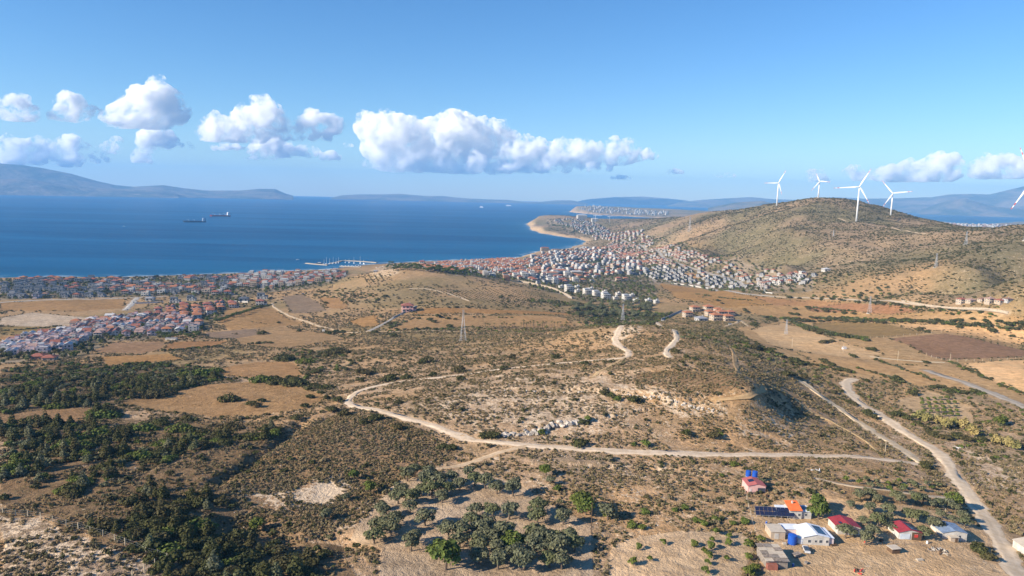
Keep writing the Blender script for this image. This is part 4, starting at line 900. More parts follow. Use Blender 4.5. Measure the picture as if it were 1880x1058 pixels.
ZV = [((0, 900, 400, 1080), 'at the bottom left'), ((0, 800, 600, 900), 'left of the gully'), ((0, 700, 640, 800), 'beyond the gully'), ((0, 600, 640, 700), 'towards the villas'), ((0, 400, 640, 600), 'near the seaside houses'),
      ((640, 860, 900, 1080), 'in bottom centre left'), ((900, 860, 1130, 1080), 'in bottom centre right'), ((640, 700, 1130, 860), 'near the chalk outcrop'), ((640, 600, 1130, 700), 'behind the ridge track'), ((640, 400, 1130, 600), 'before the town'),
      ((1130, 860, 1500, 1080), 'left of red cottages'), ((1500, 860, 1880, 1080), 'at the lower right'), ((1130, 700, 1500, 860), 'under flat topped hill'), ((1500, 700, 1900, 860), 'between road and reeds'), ((1130, 600, 1500, 700), 'on the hill flank'), ((1500, 600, 1900, 700), 'near the brown field'), ((1130, 400, 1900, 600), 'below the turbine hill')]
flush_labels(ZV)

# ------------------------------------------------------------------ ground cover nobody could count
def instancer(name, P3, S, variants, rots=None, smin=0.0):
    """one object of kind stuff: points of a mesh carry copies of a few small plants"""
    col_ = bpy.data.collections.new(name + '_kinds')
    for i, me in enumerate(variants): col_.objects.link(bpy.data.objects.new(name + '_kind', me))
    me = bpy.data.meshes.new(name); me.vertices.add(len(P3)); me.vertices.foreach_set('co', np.asarray(P3, np.float32).ravel())
    a = me.attributes.new('size', 'FLOAT', 'POINT'); a.data.foreach_set('value', np.asarray(S, np.float32)); me.update()
    o = obj(name, me)
    ng = bpy.data.node_groups.new(name, 'GeometryNodeTree'); ng.interface.new_socket('Geometry', in_out='INPUT', socket_type='NodeSocketGeometry'); ng.interface.new_socket('Geometry', in_out='OUTPUT', socket_type='NodeSocketGeometry')
    nn = ng.nodes; L = ng.links; gi, go = nn.new('NodeGroupInput'), nn.new('NodeGroupOutput')
    m2p = nn.new('GeometryNodeMeshToPoints'); L.new(gi.outputs[0], m2p.inputs[0])
    ci = nn.new('GeometryNodeCollectionInfo'); ci.inputs[0].default_value = col_; ci.inputs[1].default_value = True; ci.inputs[2].default_value = True
    iop = nn.new('GeometryNodeInstanceOnPoints'); iop.inputs['Pick Instance'].default_value = True
    L.new(m2p.outputs[0], iop.inputs['Points']); L.new(ci.outputs[0], iop.inputs['Instance'])
    ri = nn.new('FunctionNodeRandomValue'); ri.data_type = 'INT'; ri.inputs[4].default_value = 0; ri.inputs[5].default_value = len(variants) - 1; L.new(ri.outputs[2], iop.inputs['Instance Index'])
    rv = nn.new('FunctionNodeRandomValue'); rv.data_type = 'FLOAT_VECTOR'; rv.inputs[0].default_value = (-.06, -.06, 0); rv.inputs[1].default_value = (.06, .06, 6.283); L.new(rv.outputs[0], iop.inputs['Rotation'])
    na = nn.new('GeometryNodeInputNamedAttribute'); na.data_type = 'FLOAT'; na.inputs[0].default_value = 'size'; L.new(na.outputs[0], iop.inputs['Scale'])
    L.new(iop.outputs[0], go.inputs[0]); md = o.modifiers.new('scatter', 'NODES'); md.node_group = ng
    return tag(o, kind='stuff')
def tuft_mesh(seed, n_, r, h, leaf, m): return with_mat(foliage(seed, n_, lobes_round(seed, r, h, 3, 0, .6), leaf, name='tuft', spiky=.2), m)
SCRUB = [tuft_mesh(300 + i, 26, .62, .55, .22, (M_DRY, M_DRYG, M_DRY, M_DRYG, M_BUSH, M_DRY)[i]) for i in range(6)]
SHRUB = [tuft_mesh(320 + i, 46, 1.5, 1.2, .42, (M_DRYG, M_BUSH, M_DRYG, M_BUSH)[i]) for i in range(4)]
TREES = [tuft_mesh(340 + i, 90, 2.6, 3.6, .62, (M_BUSH, M_GREEN, M_BUSH, M_OLIVE)[i]) for i in range(4)]
HILLSH = [SHRUB[1], SHRUB[3], SHRUB[1], SHRUB[0]]
MASS = [tuft_mesh(350 + i, 150, 2.0, 1.6, .34, (M_BUSH, M_BUSH, M_GREEN, M_BUSH, M_OLIVE)[i]) for i in range(5)]
OPEN = [f[0] for f in field_w if f[2] < .5] + [pl.mean(0) + (pl - pl.mean(0)) * .75 for pl, s_ in chalk_w if s_ >= .8 and pl[:, 1].mean() < 340]
def free(p, margin=1.0, fields=True, towns=True):
    ok = np.ones(len(p), bool)
    if fields:
        for pl in OPEN: ok &= ~inside(p[:, 0], p[:, 1], pl)
    for nm, w, c, pl in road_w:
        k_ = np.where((p[:, 0] > pl[:, 0].min() - 6) & (p[:, 0] < pl[:, 0].max() + 6) & (p[:, 1] > pl[:, 1].min() - 6) & (p[:, 1] < pl[:, 1].max() + 6))[0]
        if len(k_): ok[k_] &= seg_dist(p[k_, 0], p[k_, 1], pl) > w * .5 + margin
    if towns:
        for pl in TOWNS: ok &= ~inside(p[:, 0], p[:, 1], pl)
    return ok
def ring(r0, r1, sp_, seed, a0=-.70, a1=.70):
    g = np.random.default_rng(seed); n_ = int((a1 - a0) / 2 * (r1 * r1 - r0 * r0) / (sp_ * sp_)); r = np.sqrt(g.uniform(r0 * r0, r1 * r1, n_)); a = g.uniform(a0, a1, n_)
    return np.stack([r * np.sin(a), r * np.cos(a)], 1)
def cover(name, p, s0, s1, variants, thr=None, sc=20, seed=0, lift=-.05):
    if thr is not None:
        dn = fbm(p[:, 0], p[:, 1], sc, 3, seed); p = p[dn > thr + rng.uniform(-.12, .12, len(p))]
    z = zat(p[:, 0], p[:, 1]); k_ = z > 1.2; p, z = p[k_], z[k_]
    instancer(name, np.column_stack([p, z + lift]), rng.uniform(s0, s1, len(p)), variants); return p
NCOV = {}
p = ring(150, 520, 1.45, 401); p = p[free(p, .3)]; NCOV['a'] = cover('scrub', p, .55, 1.45, SCRUB, -.16, 9, 402)
p = ring(520, 950, 3.0, 403); p = p[free(p, .5)]; cover('scrub', p, 1.0, 2.2, SCRUB, -.2, 16, 404)
p = ring(180, 1000, 8.0, 405); p = p[free(p, 1.5)]; cover('shrubs', p, .4, 1.35, SHRUB, .04, 45, 406)
p = ring(950, 1400, 8.5, 407); p = p[free(p, 2)]; cover('shrubs', p, .6, 1.6, SHRUB, .0, 60, 408)
# the turbine hill
p = ring(1000, 3000, 5.4, 409, .14, .74); a_ = np.arctan2(p[:, 0], p[:, 1]); r_ = np.hypot(p[:, 0], p[:, 1])
hm_ = (sstep(1150, 1400, r_) * sstep(.20, .28, a_) + sstep(900, 1100, r_) * sstep(.46, .56, a_)) > rng.uniform(.2, .9, len(p))
p = p[hm_]; p = p[free(p, 3)]; cover('hill_scrub', p, .35, 1.6, HILLSH, -.22, 30, 410)
p = ring(2300, 5200, 15, 411, .05, .6); p = p[free(p, 4)]; cover('hill_scrub', p, 1.2, 2.6, SHRUB, -.1, 160, 412)
# trees between the houses
TW = []
for i, tw in enumerate(TOWNS): TW.append(scatter(None, (10, 9, 10.5, 28, 60)[i], .85, seed=420 + i, world=tw))
TWN = np.concatenate(TW[:3])
hv = np.array(REST)
if len(hv): instancer('maquis', np.column_stack([hv[:, :2], zat(hv[:, 0], hv[:, 1]) - .1]), hv[:, 2], MASS)
p = scatter([(0, 672), (60, 668), (200, 668), (330, 660), (470, 650), (560, 640), (640, 652), (700, 690), (560, 700), (420, 700), (0, 700)], 6.5, .8, seed=430); p = p[free(p, 1)]; p = p[fbm(p[:, 0], p[:, 1], 45, 3, 433) > .0]
instancer('maquis', np.column_stack([p, zat(p[:, 0], p[:, 1]) - .1]), rng.uniform(.6, 1.5, len(p)), MASS)
p = scatter([(1480, 700), (1560, 730), (1650, 790), (1730, 830), (1900, 870), (1900, 760), (1780, 730), (1640, 700), (1560, 700)], 5.5, .6, seed=431); p = p[free(p, 1)]
instancer('maquis', np.column_stack([p, zat(p[:, 0], p[:, 1]) - .1]), rng.uniform(.4, 1.0, len(p)), MASS)

# weeds and thorn along the field edges
fe = []
for f in field_w:
    pl = np.vstack([f[0], f[0][:1]])
    if np.hypot(*pl.mean(0)) < 280: continue
    for a, b_ in zip(pl[:-1], pl[1:]):
        n_ = int(np.hypot(*(b_ - a)) / 2.6); t_ = rng.uniform(0, 1, n_)[:, None]; q = a + (b_ - a) * t_ + rng.normal(size=(n_, 2)) * 1.3; fe.append(q[fbm(q[:, 0], q[:, 1], 30, 2, 640) > -.05])
p = np.concatenate(fe); p = p[free(p, .5, fields=False)]; instancer('field_edge_scrub', np.column_stack([p, zat(p[:, 0], p[:, 1]) - .05]), rng.uniform(.3, 1.0, len(p)), SHRUB)

for k_, (pp, sp_, s0, s1) in enumerate([([(960, 548), (1060, 556), (1150, 572), (1230, 578), (1200, 598), (1130, 606), (1060, 600), (1062, 582), (1000, 570)], 5.0, .7, 1.7), ([(1130, 560), (1200, 566), (1240, 574), (1210, 584), (1120, 580)], 4.0, 1.0, 2.0), ([(1480, 498), (1560, 500), (1640, 530), (1700, 545), (1640, 552), (1500, 540)], 9, .8, 1.9), ([(700, 590), (760, 592), (850, 606), (900, 612), (720, 612)], 5.5, .6, 1.4), ([(560, 540), (620, 528), (700, 545), (720, 575), (700, 585), (640, 560)], 8, .6, 1.6), ([(1240, 600), (1400, 606), (1440, 650), (1560, 690), (1500, 700), (1400, 660), (1250, 625)], 7, .5, 1.4)]):
    p = scatter(pp, sp_, .75, seed=700 + k_); p = p[free(p, 1.5)]; p = p[fbm(p[:, 0], p[:, 1], 40, 3, 733) > -.08]; instancer('thicket', np.column_stack([p, zat(p[:, 0], p[:, 1]) - .1]), rng.uniform(s0, s1, len(p)), MASS)

def hedge_line(pix, width, gap, s0, s1, variants, seed):
    pl = dense(base_poly(pix), gap); g = np.random.default_rng(seed); n_ = max(1, int(width / gap)); q = np.repeat(pl, n_ + 1, axis=0) + g.normal(size=(len(pl) * (n_ + 1), 2)) * width * .35
    q = q[(fbm(q[:, 0], q[:, 1], 22, 2, seed) > -.35)]; q = q[free(q, 1.0, fields=False)]; return np.column_stack([q, zat(q[:, 0], q[:, 1]) - .1]), g.uniform(s0, s1, len(q))
HL = [([(1410, 584), (1470, 586), (1500, 585), (1560, 587), (1640, 590), (1700, 592), (1760, 596), (1830, 600), (1890, 604)], 9, 4, 1.0, 2.2), ([(1452, 588), (1475, 600), (1500, 608), (1530, 616), (1560, 620), (1590, 624)], 10, 4, 1.0, 2.2), ([(1480, 564), (1520, 568), (1570, 573)], 5, 4, .8, 1.6), ([(1340, 622), (1390, 640), (1420, 648), (1450, 662), (1500, 672), (1560, 684)], 7, 4, .7, 1.5),
      ([(1604, 660), (1640, 672), (1680, 686), (1720, 700)], 4, 3, .5, 1.0), ([(1576, 676), (1620, 690), (1660, 704)], 4, 3, .5, 1.0), ([(1650, 704), (1720, 716), (1800, 724)], 8, 4, .7, 1.5), ([(1740, 664), (1770, 676), (1810, 694), (1860, 716), (1890, 728)], 6, 3, .5, 1.0), ([(1280, 540), (1330, 548), (1380, 552)], 4, 4, .6, 1.3),
      ([(1480, 545), (1560, 550), (1660, 560), (1740, 572), (1880, 580)], 14, 5, .7, 1.7), ([(760, 580), (850, 582), (940, 584)], 3, 6, .5, 1.1), ([(820, 603), (900, 606), (1050, 608)], 6, 4, .5, 1.1), ([(400, 590), (440, 575), (500, 560)], 4, 4, .7, 1.5), ([(300, 645), (420, 636), (500, 630)], 6, 4, .8, 1.5), ([(0, 608), (60, 604), (110, 600)], 5, 4, .6, 1.2), ([(0, 634), (60, 624), (140, 612)], 4, 4, .6, 1.2)]
pp, ss = zip(*[hedge_line(a, w_, g2, s0, s1, MASS, 800 + i) for i, (a, w_, g2, s0, s1) in enumerate(HL)]); instancer('hedgerow', np.concatenate(pp), np.concatenate(ss), MASS)
def orchard(pix, gap, turn, s0, s1, seed):
    pl = base_poly(pix); c = pl.mean(0); a, b_ = np.meshgrid(np.arange(-200, 200, gap), np.arange(-200, 200, gap)); q = np.stack([a.ravel(), b_.ravel()], 1); m_ = np.array([[math.cos(turn), -math.sin(turn)], [math.sin(turn), math.cos(turn)]]); q = q @ m_.T + c + np.random.default_rng(seed).normal(size=q.shape) * .4
    q = q[inside(q[:, 0], q[:, 1], pl)]; return np.column_stack([q, zat(q[:, 0], q[:, 1]) - .05]), np.random.default_rng(seed).uniform(s0, s1, len(q))
pp, ss = zip(orchard([(790, 534), (900, 530), (1000, 538), (1045, 560), (940, 562), (860, 552)], 8, .4, .7, 1.2, 1), orchard([(1725, 606), (1800, 600), (1890, 610), (1890, 640), (1800, 628)], 9, .2, .5, .9, 2), orchard([(660, 508), (700, 504), (705, 516), (668, 520)], 9, .3, .9, 1.4, 3)); instancer('orchard_rows', np.concatenate(pp), np.concatenate(ss), [SHRUB[0], SHRUB[1]])
p = ring(200, 520, 1.15, 451, -.50, -.02); p = p[inside(p[:, 0], p[:, 1], DIMMED_HEATH)]; p = p[free(p, .3)]; cover('scrub', p, .5, 1.3, SCRUB, -.5, 9, 452)

pl = base_poly([(1165, 688), (1240, 680), (1330, 680), (1378, 704), (1388, 722), (1300, 728), (1220, 718), (1150, 706)]); c = pl.mean(0); a, b_ = np.meshgrid(np.arange(-130, 130, 1.0), np.arange(-130, 130, 3.4)); q = np.stack([a.ravel(), b_.ravel()], 1)
q[:, 1] += 9 * np.sin(q[:, 0] / 38.0); m_ = np.array([[math.cos(.5), -math.sin(.5)], [math.sin(.5), math.cos(.5)]]); q = q @ m_.T + c + rng.normal(size=q.shape) * .3; q = q[inside(q[:, 0], q[:, 1], pl)]   # rows_on_the_hill
instancer('planted_rows', np.column_stack([q, zat(q[:, 0], q[:, 1]) - .1]), rng.uniform(.5, 1.1, len(q)), SCRUB)
# ------------------------------------------------------------------ building materials
def plain(name, c, rough=.8, metal=0.0, var=.12, sc=.6, spec=.25):
    m, nt, b = mat(name); pos = N(nt, 'ShaderNodeNewGeometry').outputs['Position']; oi = N(nt, 'ShaderNodeObjectInfo')
    k_ = mixc(nt, mrange(nt, noise(nt, pos, sc, 5, .65), .35, .7), tuple(c), tuple(x * (1 - var * 1.6) for x in c))
    k_ = mixc(nt, math_(nt, 'MULTIPLY', oi.outputs['Random'], var * 1.5), k_, tuple(min(1, x * (.72 + .1 * i)) for i, x in enumerate(c)))
    nt.links.new(k_, b.inputs['Base Color']); b.inputs['Roughness'].default_value = rough; b.inputs['Metallic'].default_value = metal
    b.inputs['Specular IOR Level'].default_value = spec; return m
WHITE = plain('white_render', (.56, .53, .48), var=.2); CREAM = plain('cream_render', (.46, .37, .28), var=.2); PINK = plain('pink_render', (.70, .42, .38)); GREYW = plain('grey_render', (.40, .39, .38)); PALEP = plain('pale_pink_render', (.68, .56, .54)); BROWNW = plain('brown_render', (.33, .19, .13))
ORANGE = plain('orange_tiles', (.40, .165, .085), .85, var=.2, sc=.9); REDT = plain('red_tiles', (.31, .115, .08), .85, var=.2, sc=.9); BROWNT = plain('brown_tiles', (.26, .15, .11), .85, var=.2, sc=.9); DARKR = plain('dark_roofing', (.10, .105, .12), .7); WHITER = plain('white_roofing', (.50, .49, .48), .6); FADEDT = plain('faded_tiles', (.40, .26, .22), .85, var=.25); GREYR = plain('grey_roofing', (.28, .28, .30), .7)
GLASS = plain('window_glass', (.045, .06, .08), .12, var=0, spec=.6); FRAME = plain('window_frame', (.62, .60, .57), .5); WOOD = plain('dark_wood', (.12, .075, .045)); CONC = plain('concrete', (.42, .40, .37)); STONE = plain('stone_wall', (.44, .36, .27), var=.3)
METAL = plain('galvanised_steel', (.52, .53, .55), .5, .4); WPAINT = plain('white_paint', (.78, .79, .80), .4); RPAINT = plain('red_paint', (.55, .06, .05), .45); BLUEP = plain('blue_plastic', (.02, .09, .42), .4); DARKP = plain('dark_paint', (.06, .07, .09), .5)
RMET = plain('red_sheet_roof', (.34, .045, .055), .5, var=.2); BMET = plain('blue_sheet_roof', (.22, .29, .40), .45, var=.25, sc=.8); WMET = plain('white_sheet_roof', (.72, .75, .80), .45); RUST = plain('rusty_sheet', (.33, .27, .22), .8, var=.45, sc=1.4); BEIGE = plain('beige_sheet', (.52, .45, .36), .8)
SOLAR = plain('solar_cell', (.015, .02, .05), .15, var=0, spec=.6); CARP = [plain('car_paint_' + n_, c, .3, .2) for n_, c in (('white', (.7, .7, .7)), ('blue', (.05, .12, .4)), ('dark', (.05, .05, .06)), ('red', (.4, .04, .04)))]

def window_mesh(w, h, t=.09):
    m = MB(); m.box(-w / 2, w / 2, -t, .02, -h / 2, h / 2, 0); m.box(-w / 2 + .1, -.03, -t - .02, -t + .02, -h / 2 + .1, h / 2 - .1, 1); m.box(.03, w / 2 - .1, -t - .02, -t + .02, -h / 2 + .1, h / 2 - .1, 1)
    return m.mesh('window', [FRAME, GLASS])
WIN = window_mesh(1.5, 1.5); WIND = window_mesh(2.2, 2.1)
def wall_windows(w, d, floors, fh=2.9, x0=0, y0=0, big=True):
    """(x, y, z, turn, mesh) of windows on the four walls of a block centred on (x0, y0)"""
    out = []
    for f in range(floors):
        z = 1.65 + f * fh; nx = max(2, int(w / 3.2)); ny = max(1, int(d / 3.6))
        for i in range(nx):
            x = x0 + w * ((i + .5) / nx - .5)
            out.append((x, y0 - d / 2, z, 0, WIND if (big and i == f % nx) else WIN)); out.append((x, y0 + d / 2, z, math.pi, WIN))
        for i in range(ny):
            y = y0 + d * ((i + .5) / ny - .5)
            out.append((x0 - w / 2, y, z, -math.pi / 2, WIN)); out.append((x0 + w / 2, y, z, math.pi / 2, WIN))
    return out
def H_style(style):
    """wall builder, roof builder, chimney position, windows"""
    w, r = MB(), MB(); wins, ch = [], None
    if style == 'hip':
        w.box(-5, 5, -4.2, 4.2, -2.5, 5.8); w.box(5, 8, -3, 2.5, -2.5, 3.0); w.box(-3.5, 1.5, -5.6, -4.2, 2.7, 3.6); r.hip(-5, 5, -4.2, 4.2, 5.8, 1.9, .7); r.hip(5, 8, -3, 2.5, 3.0, .9, .4); wins = wall_windows(10, 8.4, 2); ch = (2.2, 1.4, 6.6, .45, 1.7)
    elif style == 'gable':
        w.gable_wall(-4.4, 4.4, -4.8, 4.8, -2.5, 5.5, 1.7); w.box(-4.4, 0, -6.4, -4.8, 2.6, 3.5); r.gable(-4.4, 4.4, -4.8, 4.8, 5.5, 1.7, .5); wins = wall_windows(8.8, 9.6, 2); ch = (-2.3, 2.0, 6.0, .4, 1.7)
    elif style == 'duplex':
        w.gable_wall(-6.2, -.2, -4.2, 4.2, -2.5, 5.6, 1.5); w.gable_wall(.2, 6.2, -3.2, 5.0, -2.5, 6.3, 1.5); w.box(-.2, .2, -3.2, 4.2, -2.5, 6.0); w.box(-5.8, -.8, -5.6, -4.2, 2.6, 3.6)
        r.gable(-6.2, -.2, -4.2, 4.2, 5.6, 1.5, .35); r.gable(.2, 6.2, -3.2, 5.0, 6.3, 1.5, .35); wins = wall_windows(6, 8.4, 2, x0=-3.2) + wall_windows(6, 8.2, 2, x0=3.2, y0=.9); wins = [q for q in wins if abs(q[0]) > .6]; ch = (-4.9, 2.2, 5.6, .4, 1.9)
    elif style == 'modern':
        w.box(-5.5, 5.5, -4.5, 4.5, -2.5, 3.2); w.box(-5.5, 2.2, -2.8, 4.5, 3.2, 6.3); r.box(-5.7, 2.5, -3.3, 4.7, 6.3, 6.6); r.box(2.2, 5.6, -4.6, 4.6, 3.2, 3.45); r.box(-5.6, 2.2, -4.6, -2.8, 3.2, 3.4); wins = wall_windows(11, 9, 1) + [(x, -2.8, 4.7, 0, WIND) for x in (-4, -1.2)] + [(-5.5, 1, 4.7, -math.pi / 2, WIN)]
    elif style == 'flat':
        w.box(-5, 5, -4.5, 4.5, -2.5, 6.0); w.box(-5, 5, -4.5, -4.3, 6.0, 6.7); w.box(-5, 5, 4.3, 4.5, 6.0, 6.7); w.box(-5, -4.8, -4.3, 4.3, 6, 6.7); w.box(4.8, 5, -4.3, 4.3, 6, 6.7); w.box(1, 4.4, 0, 3.8, 6.0, 8.4); r.box(-4.8, 1, -4.3, 4.3, 6.0, 6.12); r.box(.8, 4.6, -.2, 4.0, 8.4, 8.6); w.box(-4, 2, -5.9, -4.5, 2.7, 3.6); wins = wall_windows(10, 9, 2)
    elif style == 'low':
        w.box(-4.5, 4.5, -4, 4, -2.5, 3.1); r.hip(-4.5, 4.5, -4, 4, 3.1, 1.6, .6); wins = wall_windows(9, 8, 1); ch = (2, 1, 3.7, .4, 1.5)
    elif style == 'apt':
        w.box(-7, 7, -5.5, 5.5, -4, 9.4); w.box(-7, 3, -3.5, 5.5, 9.4, 12.2); r.box(-7.2, 3.3, -3.8, 5.7, 12.2, 12.5); r.box(3, 7.1, -5.6, 5.6, 9.4, 9.6)
        for f in range(3): w.box(-5.5, 5.5, -7.0, -5.5, 2.6 + f * 3.0, 3.6 + f * 3.0)
        wins = wall_windows(14, 11, 3, 3.0)
    elif style == 'block':
        w.box(-15, 15, -7, 7, -4, 12.5); r.hip(-15, 15, -7, 7, 12.5, 2.2, .8)
        for f in range(4): w.box(-14, 14, -8.2, -7, 2.0 + f * 3.0, 2.9 + f * 3.0)
        wins = wall_windows(30, 14, 4, 3.0)
    return w, r, ch, wins
STY = {s: H_style(s) for s in ('hip', 'gable', 'duplex', 'modern', 'flat', 'low', 'apt', 'block')}
_mc = {}
def h_mesh(style, part, m1, baked):
    k_ = (style, part, m1.name, baked)
    if k_ not in _mc:
        w, r, ch, wins = STY[style]
        if part == 'wall':
            q = MB(); q.v, q.f, q.m = list(w.v), list(w.f), [0] * len(w.f)
            if baked:
                for x, y, z, t, me in wins:
                    hw, hh = (1.1, 1.05) if me is WIND else (.75, .75); c_, s_ = math.cos(t), math.sin(t)
                    if t in (0, math.pi): q.box(x - hw, x + hw, y - .06, y + .06, z - hh, z + hh, 1)
                    else: q.box(x - .06, x + .06, y - hw, y + hw, z - hh, z + hh, 1)
            _mc[k_] = q.mesh('wall', [m1, GLASS])
        elif part == 'roof': _mc[k_] = r.mesh('roof', [m1])
        elif part == 'chimney':
            q = MB(); x, y, z, s_, h = ch; q.box(x - s_, x + s_, y - s_, y + s_, z, z + h); q.box(x - s_ - .12, x + s_ + .12, y - s_ - .12, y + s_ + .12, z + h, z + h + .15); _mc[k_] = q.mesh('chimney', [m1])
    return _mc[k_]
_pc = {}
def house(style, wm_, rm_, x, y, z, rot, sc, detail, name='house', tall=1.0):
    """walls, roof with chimney, and (near ones) every window its own part"""
    key = (style, wm_.name, rm_.name, detail)
    if key in _pc: t = copy_tree(_pc[key])
    else:
        t = empty(name); w, r, ch, wins = STY[style]
        obj('wall', h_mesh(style, 'wall', wm_, not detail), t); rf = obj('roof', h_mesh(style, 'roof', rm_, False), t)
        if ch: obj('chimney', h_mesh(style, 'chimney', wm_, False), rf)
        if detail:
            for wx_, wy_, wz_, tt, me in wins:
                if tt == math.pi: continue
                o = obj('window', me, t); o.location = (wx_, wy_, wz_); o.rotation_euler = (0, 0, tt)
        reg(t); _pc[key] = t
    t.name = name; t.location = (x, y, z); t.rotation_euler = (0, 0, rot); t.scale = (sc, sc, sc * tall)
    if t.name not in KIDS and key in _pc and t is not _pc[key]: pass
    return t

# ------------------------------------------------------------------ where the houses stand
HS = []  # x, y, rot, style, wall, roof, scale, zone
def quarter(poly_px, spacing, turn, styles, walls, roofs, scale, keep=.85, seed=0, zone='', jit=.10, sy=1.3, world=None):
    pl = base_poly(poly_px) if world is None else np.array(world); g = np.random.default_rng(seed); c = pl.mean(0); R_ = np.array([[math.cos(turn), -math.sin(turn)], [math.sin(turn), math.cos(turn)]])
    q = (pl - c) @ R_; xs_, ys_ = np.arange(q[:, 0].min(), q[:, 0].max(), spacing), np.arange(q[:, 1].min(), q[:, 1].max(), spacing * sy)
    a, b_ = np.meshgrid(xs_, ys_); p = np.stack([a.ravel(), b_.ravel()], 1) + g.uniform(-jit, jit, (a.size, 2)) * spacing
    p = p @ R_.T + c; k_ = inside(p[:, 0], p[:, 1], pl) & (g.uniform(size=len(p)) < keep); p = p[k_]
    f_ = free(p, 5, fields=False, towns=False) & (zat(p[:, 0], p[:, 1]) > 1.6) & ((fbm(p[:, 0], p[:, 1], 70, 2, 900) > -.42) | (seed < 4)); p = p[f_]
    for x, y in p:
        HS.append((x, y, turn + g.choice([0, 0, 0, math.pi / 2, -math.pi / 2]) + g.uniform(-.06, .06), styles[g.integers(len(styles))], walls[g.integers(len(walls))], roofs[g.integers(len(roofs))], scale * g.uniform(.85, 1.15), zone))
W1, W2 = [WHITE, WHITE, WHITE, CREAM], [WHITE, WHITE, PALEP, CREAM, GREYW]
# the estates on the left
quarter([(0, 634), (40, 620), (110, 612), (205, 592), (220, 602), (165, 615), (150, 640), (60, 652), (0, 656)], 13, .35, ['duplex', 'flat', 'gable', 'flat', 'duplex'], [PALEP, WHITE, PALEP], [FADEDT, WHITER, REDT, FADEDT], .95, .9, 1, 'lower left estate', .1, 1.1)
quarter([(110, 600), (200, 585), (300, 578), (372, 590), (370, 606), (300, 615), (220, 620), (150, 618)], 13.5, .3, ['duplex', 'gable', 'flat', 'hip'], [WHITE, PALEP, WHITE], [FADEDT, ORANGE, FADEDT, REDT, WHITER], .95, .92, 2, 'lower left estate', .1, 1.1)
quarter([(290, 572), (330, 562), (350, 564), (430, 558), (432, 566), (385, 578), (372, 590), (300, 586)], 17, .45, ['hip', 'hip', 'duplex'], [WHITE], [ORANGE, ORANGE, REDT], 1.05, .95, 3, 'orange roofed estate', .08)
quarter([(0, 522), (70, 516), (150, 518), (210, 522), (205, 545), (120, 548), (40, 550), (0, 552)], 19, .25, ['modern', 'hip', 'hip', 'low'], W2, [DARKR, GREYR, DARKR, BROWNT], 1.15, .72, 4, 'grey roofed shore quarter')
quarter([(0, 515), (150, 513), (210, 514), (200, 521), (60, 518), (0, 522)], 24, .25, ['low', 'hip'], W1, [BROWNT, REDT, GREYR], 1.2, .6, 5, 'grey roofed shore quarter')
quarter([(165, 524), (220, 513), (330, 512), (420, 510), (440, 520), (430, 545), (330, 540), (250, 545), (170, 540)], 19, .2, ['hip', 'hip', 'gable', 'modern', 'flat'], [WHITE, CREAM, WHITE, GREYW], [ORANGE, REDT, REDT, BROWNT, DARKR], 1.15, .8, 6, 'red roofed shore quarter')
quarter([(415, 512), (480, 503), (560, 500), (640, 500), (630, 512), (560, 524), (500, 530), (440, 528)], 17, .15, ['hip', 'gable', 'flat', 'hip', 'apt'], [WHITE, WHITE, CREAM], [ORANGE, REDT, WHITER, REDT], 1.0, .9, 7, 'shore by the harbour')
# the town
quarter([(765, 492), (800, 484), (870, 480), (935, 476), (960, 480), (1000, 500), (960, 512), (900, 504), (830, 502), (780, 497)], 15, .3, ['gable', 'hip', 'gable', 'flat', 'low'], [WHITE, CREAM, WHITE, PALEP], [ORANGE, REDT, ORANGE, REDT, WHITER], 1.0, .93, 8, 'old town')
quarter([(960, 478), (1000, 466), (1065, 458), (1120, 466), (1180, 485), (1190, 506), (1080, 505), (1000, 502)], 17, .5, ['gable', 'hip', 'hip', 'flat', 'modern', 'apt'], W1, [ORANGE, REDT, ORANGE, REDT, GREYR, BROWNT], 0.92, .88, 9, 'middle of town')
quarter([(930, 508), (1000, 504), (1100, 506), (1110, 518), (1000, 524), (960, 515)], 19, .3, ['hip', 'flat', 'modern', 'hip', 'apt'], W1, [ORANGE, WHITER, GREYR, REDT], 1.1, .85, 10, 'front of town')
quarter([(1070, 460), (1120, 446), (1200, 444), (1260, 462), (1340, 480), (1430, 495), (1500, 506), (1500, 514), (1400, 510), (1300, 500), (1190, 488)], 16.5, .75, ['gable', 'hip', 'low', 'gable', 'hip'], [WHITE, WHITE, CREAM, PALEP], [BROWNT, ORANGE, FADEDT, FADEDT, GREYR], .88, .88, 11, 'upper town')
quarter([(1185, 505), (1200, 490), (1300, 500), (1400, 512), (1495, 512), (1490, 525), (1400, 532), (1330, 530), (1250, 520), (1195, 514)], 17, .75, ['modern', 'flat', 'modern', 'hip'], [WHITE, GREYW, GREYW, CREAM], [DARKR, GREYR, DARKR, BROWNT, DARKR], .92, .9, 12, 'grey roofed right quarter')
quarter([(1360, 518), (1440, 514), (1460, 526), (1400, 534), (1355, 528)], 19, .7, ['duplex', 'hip'], [WHITE], [ORANGE, REDT], 1.1, .9, 13, 'right end of town')
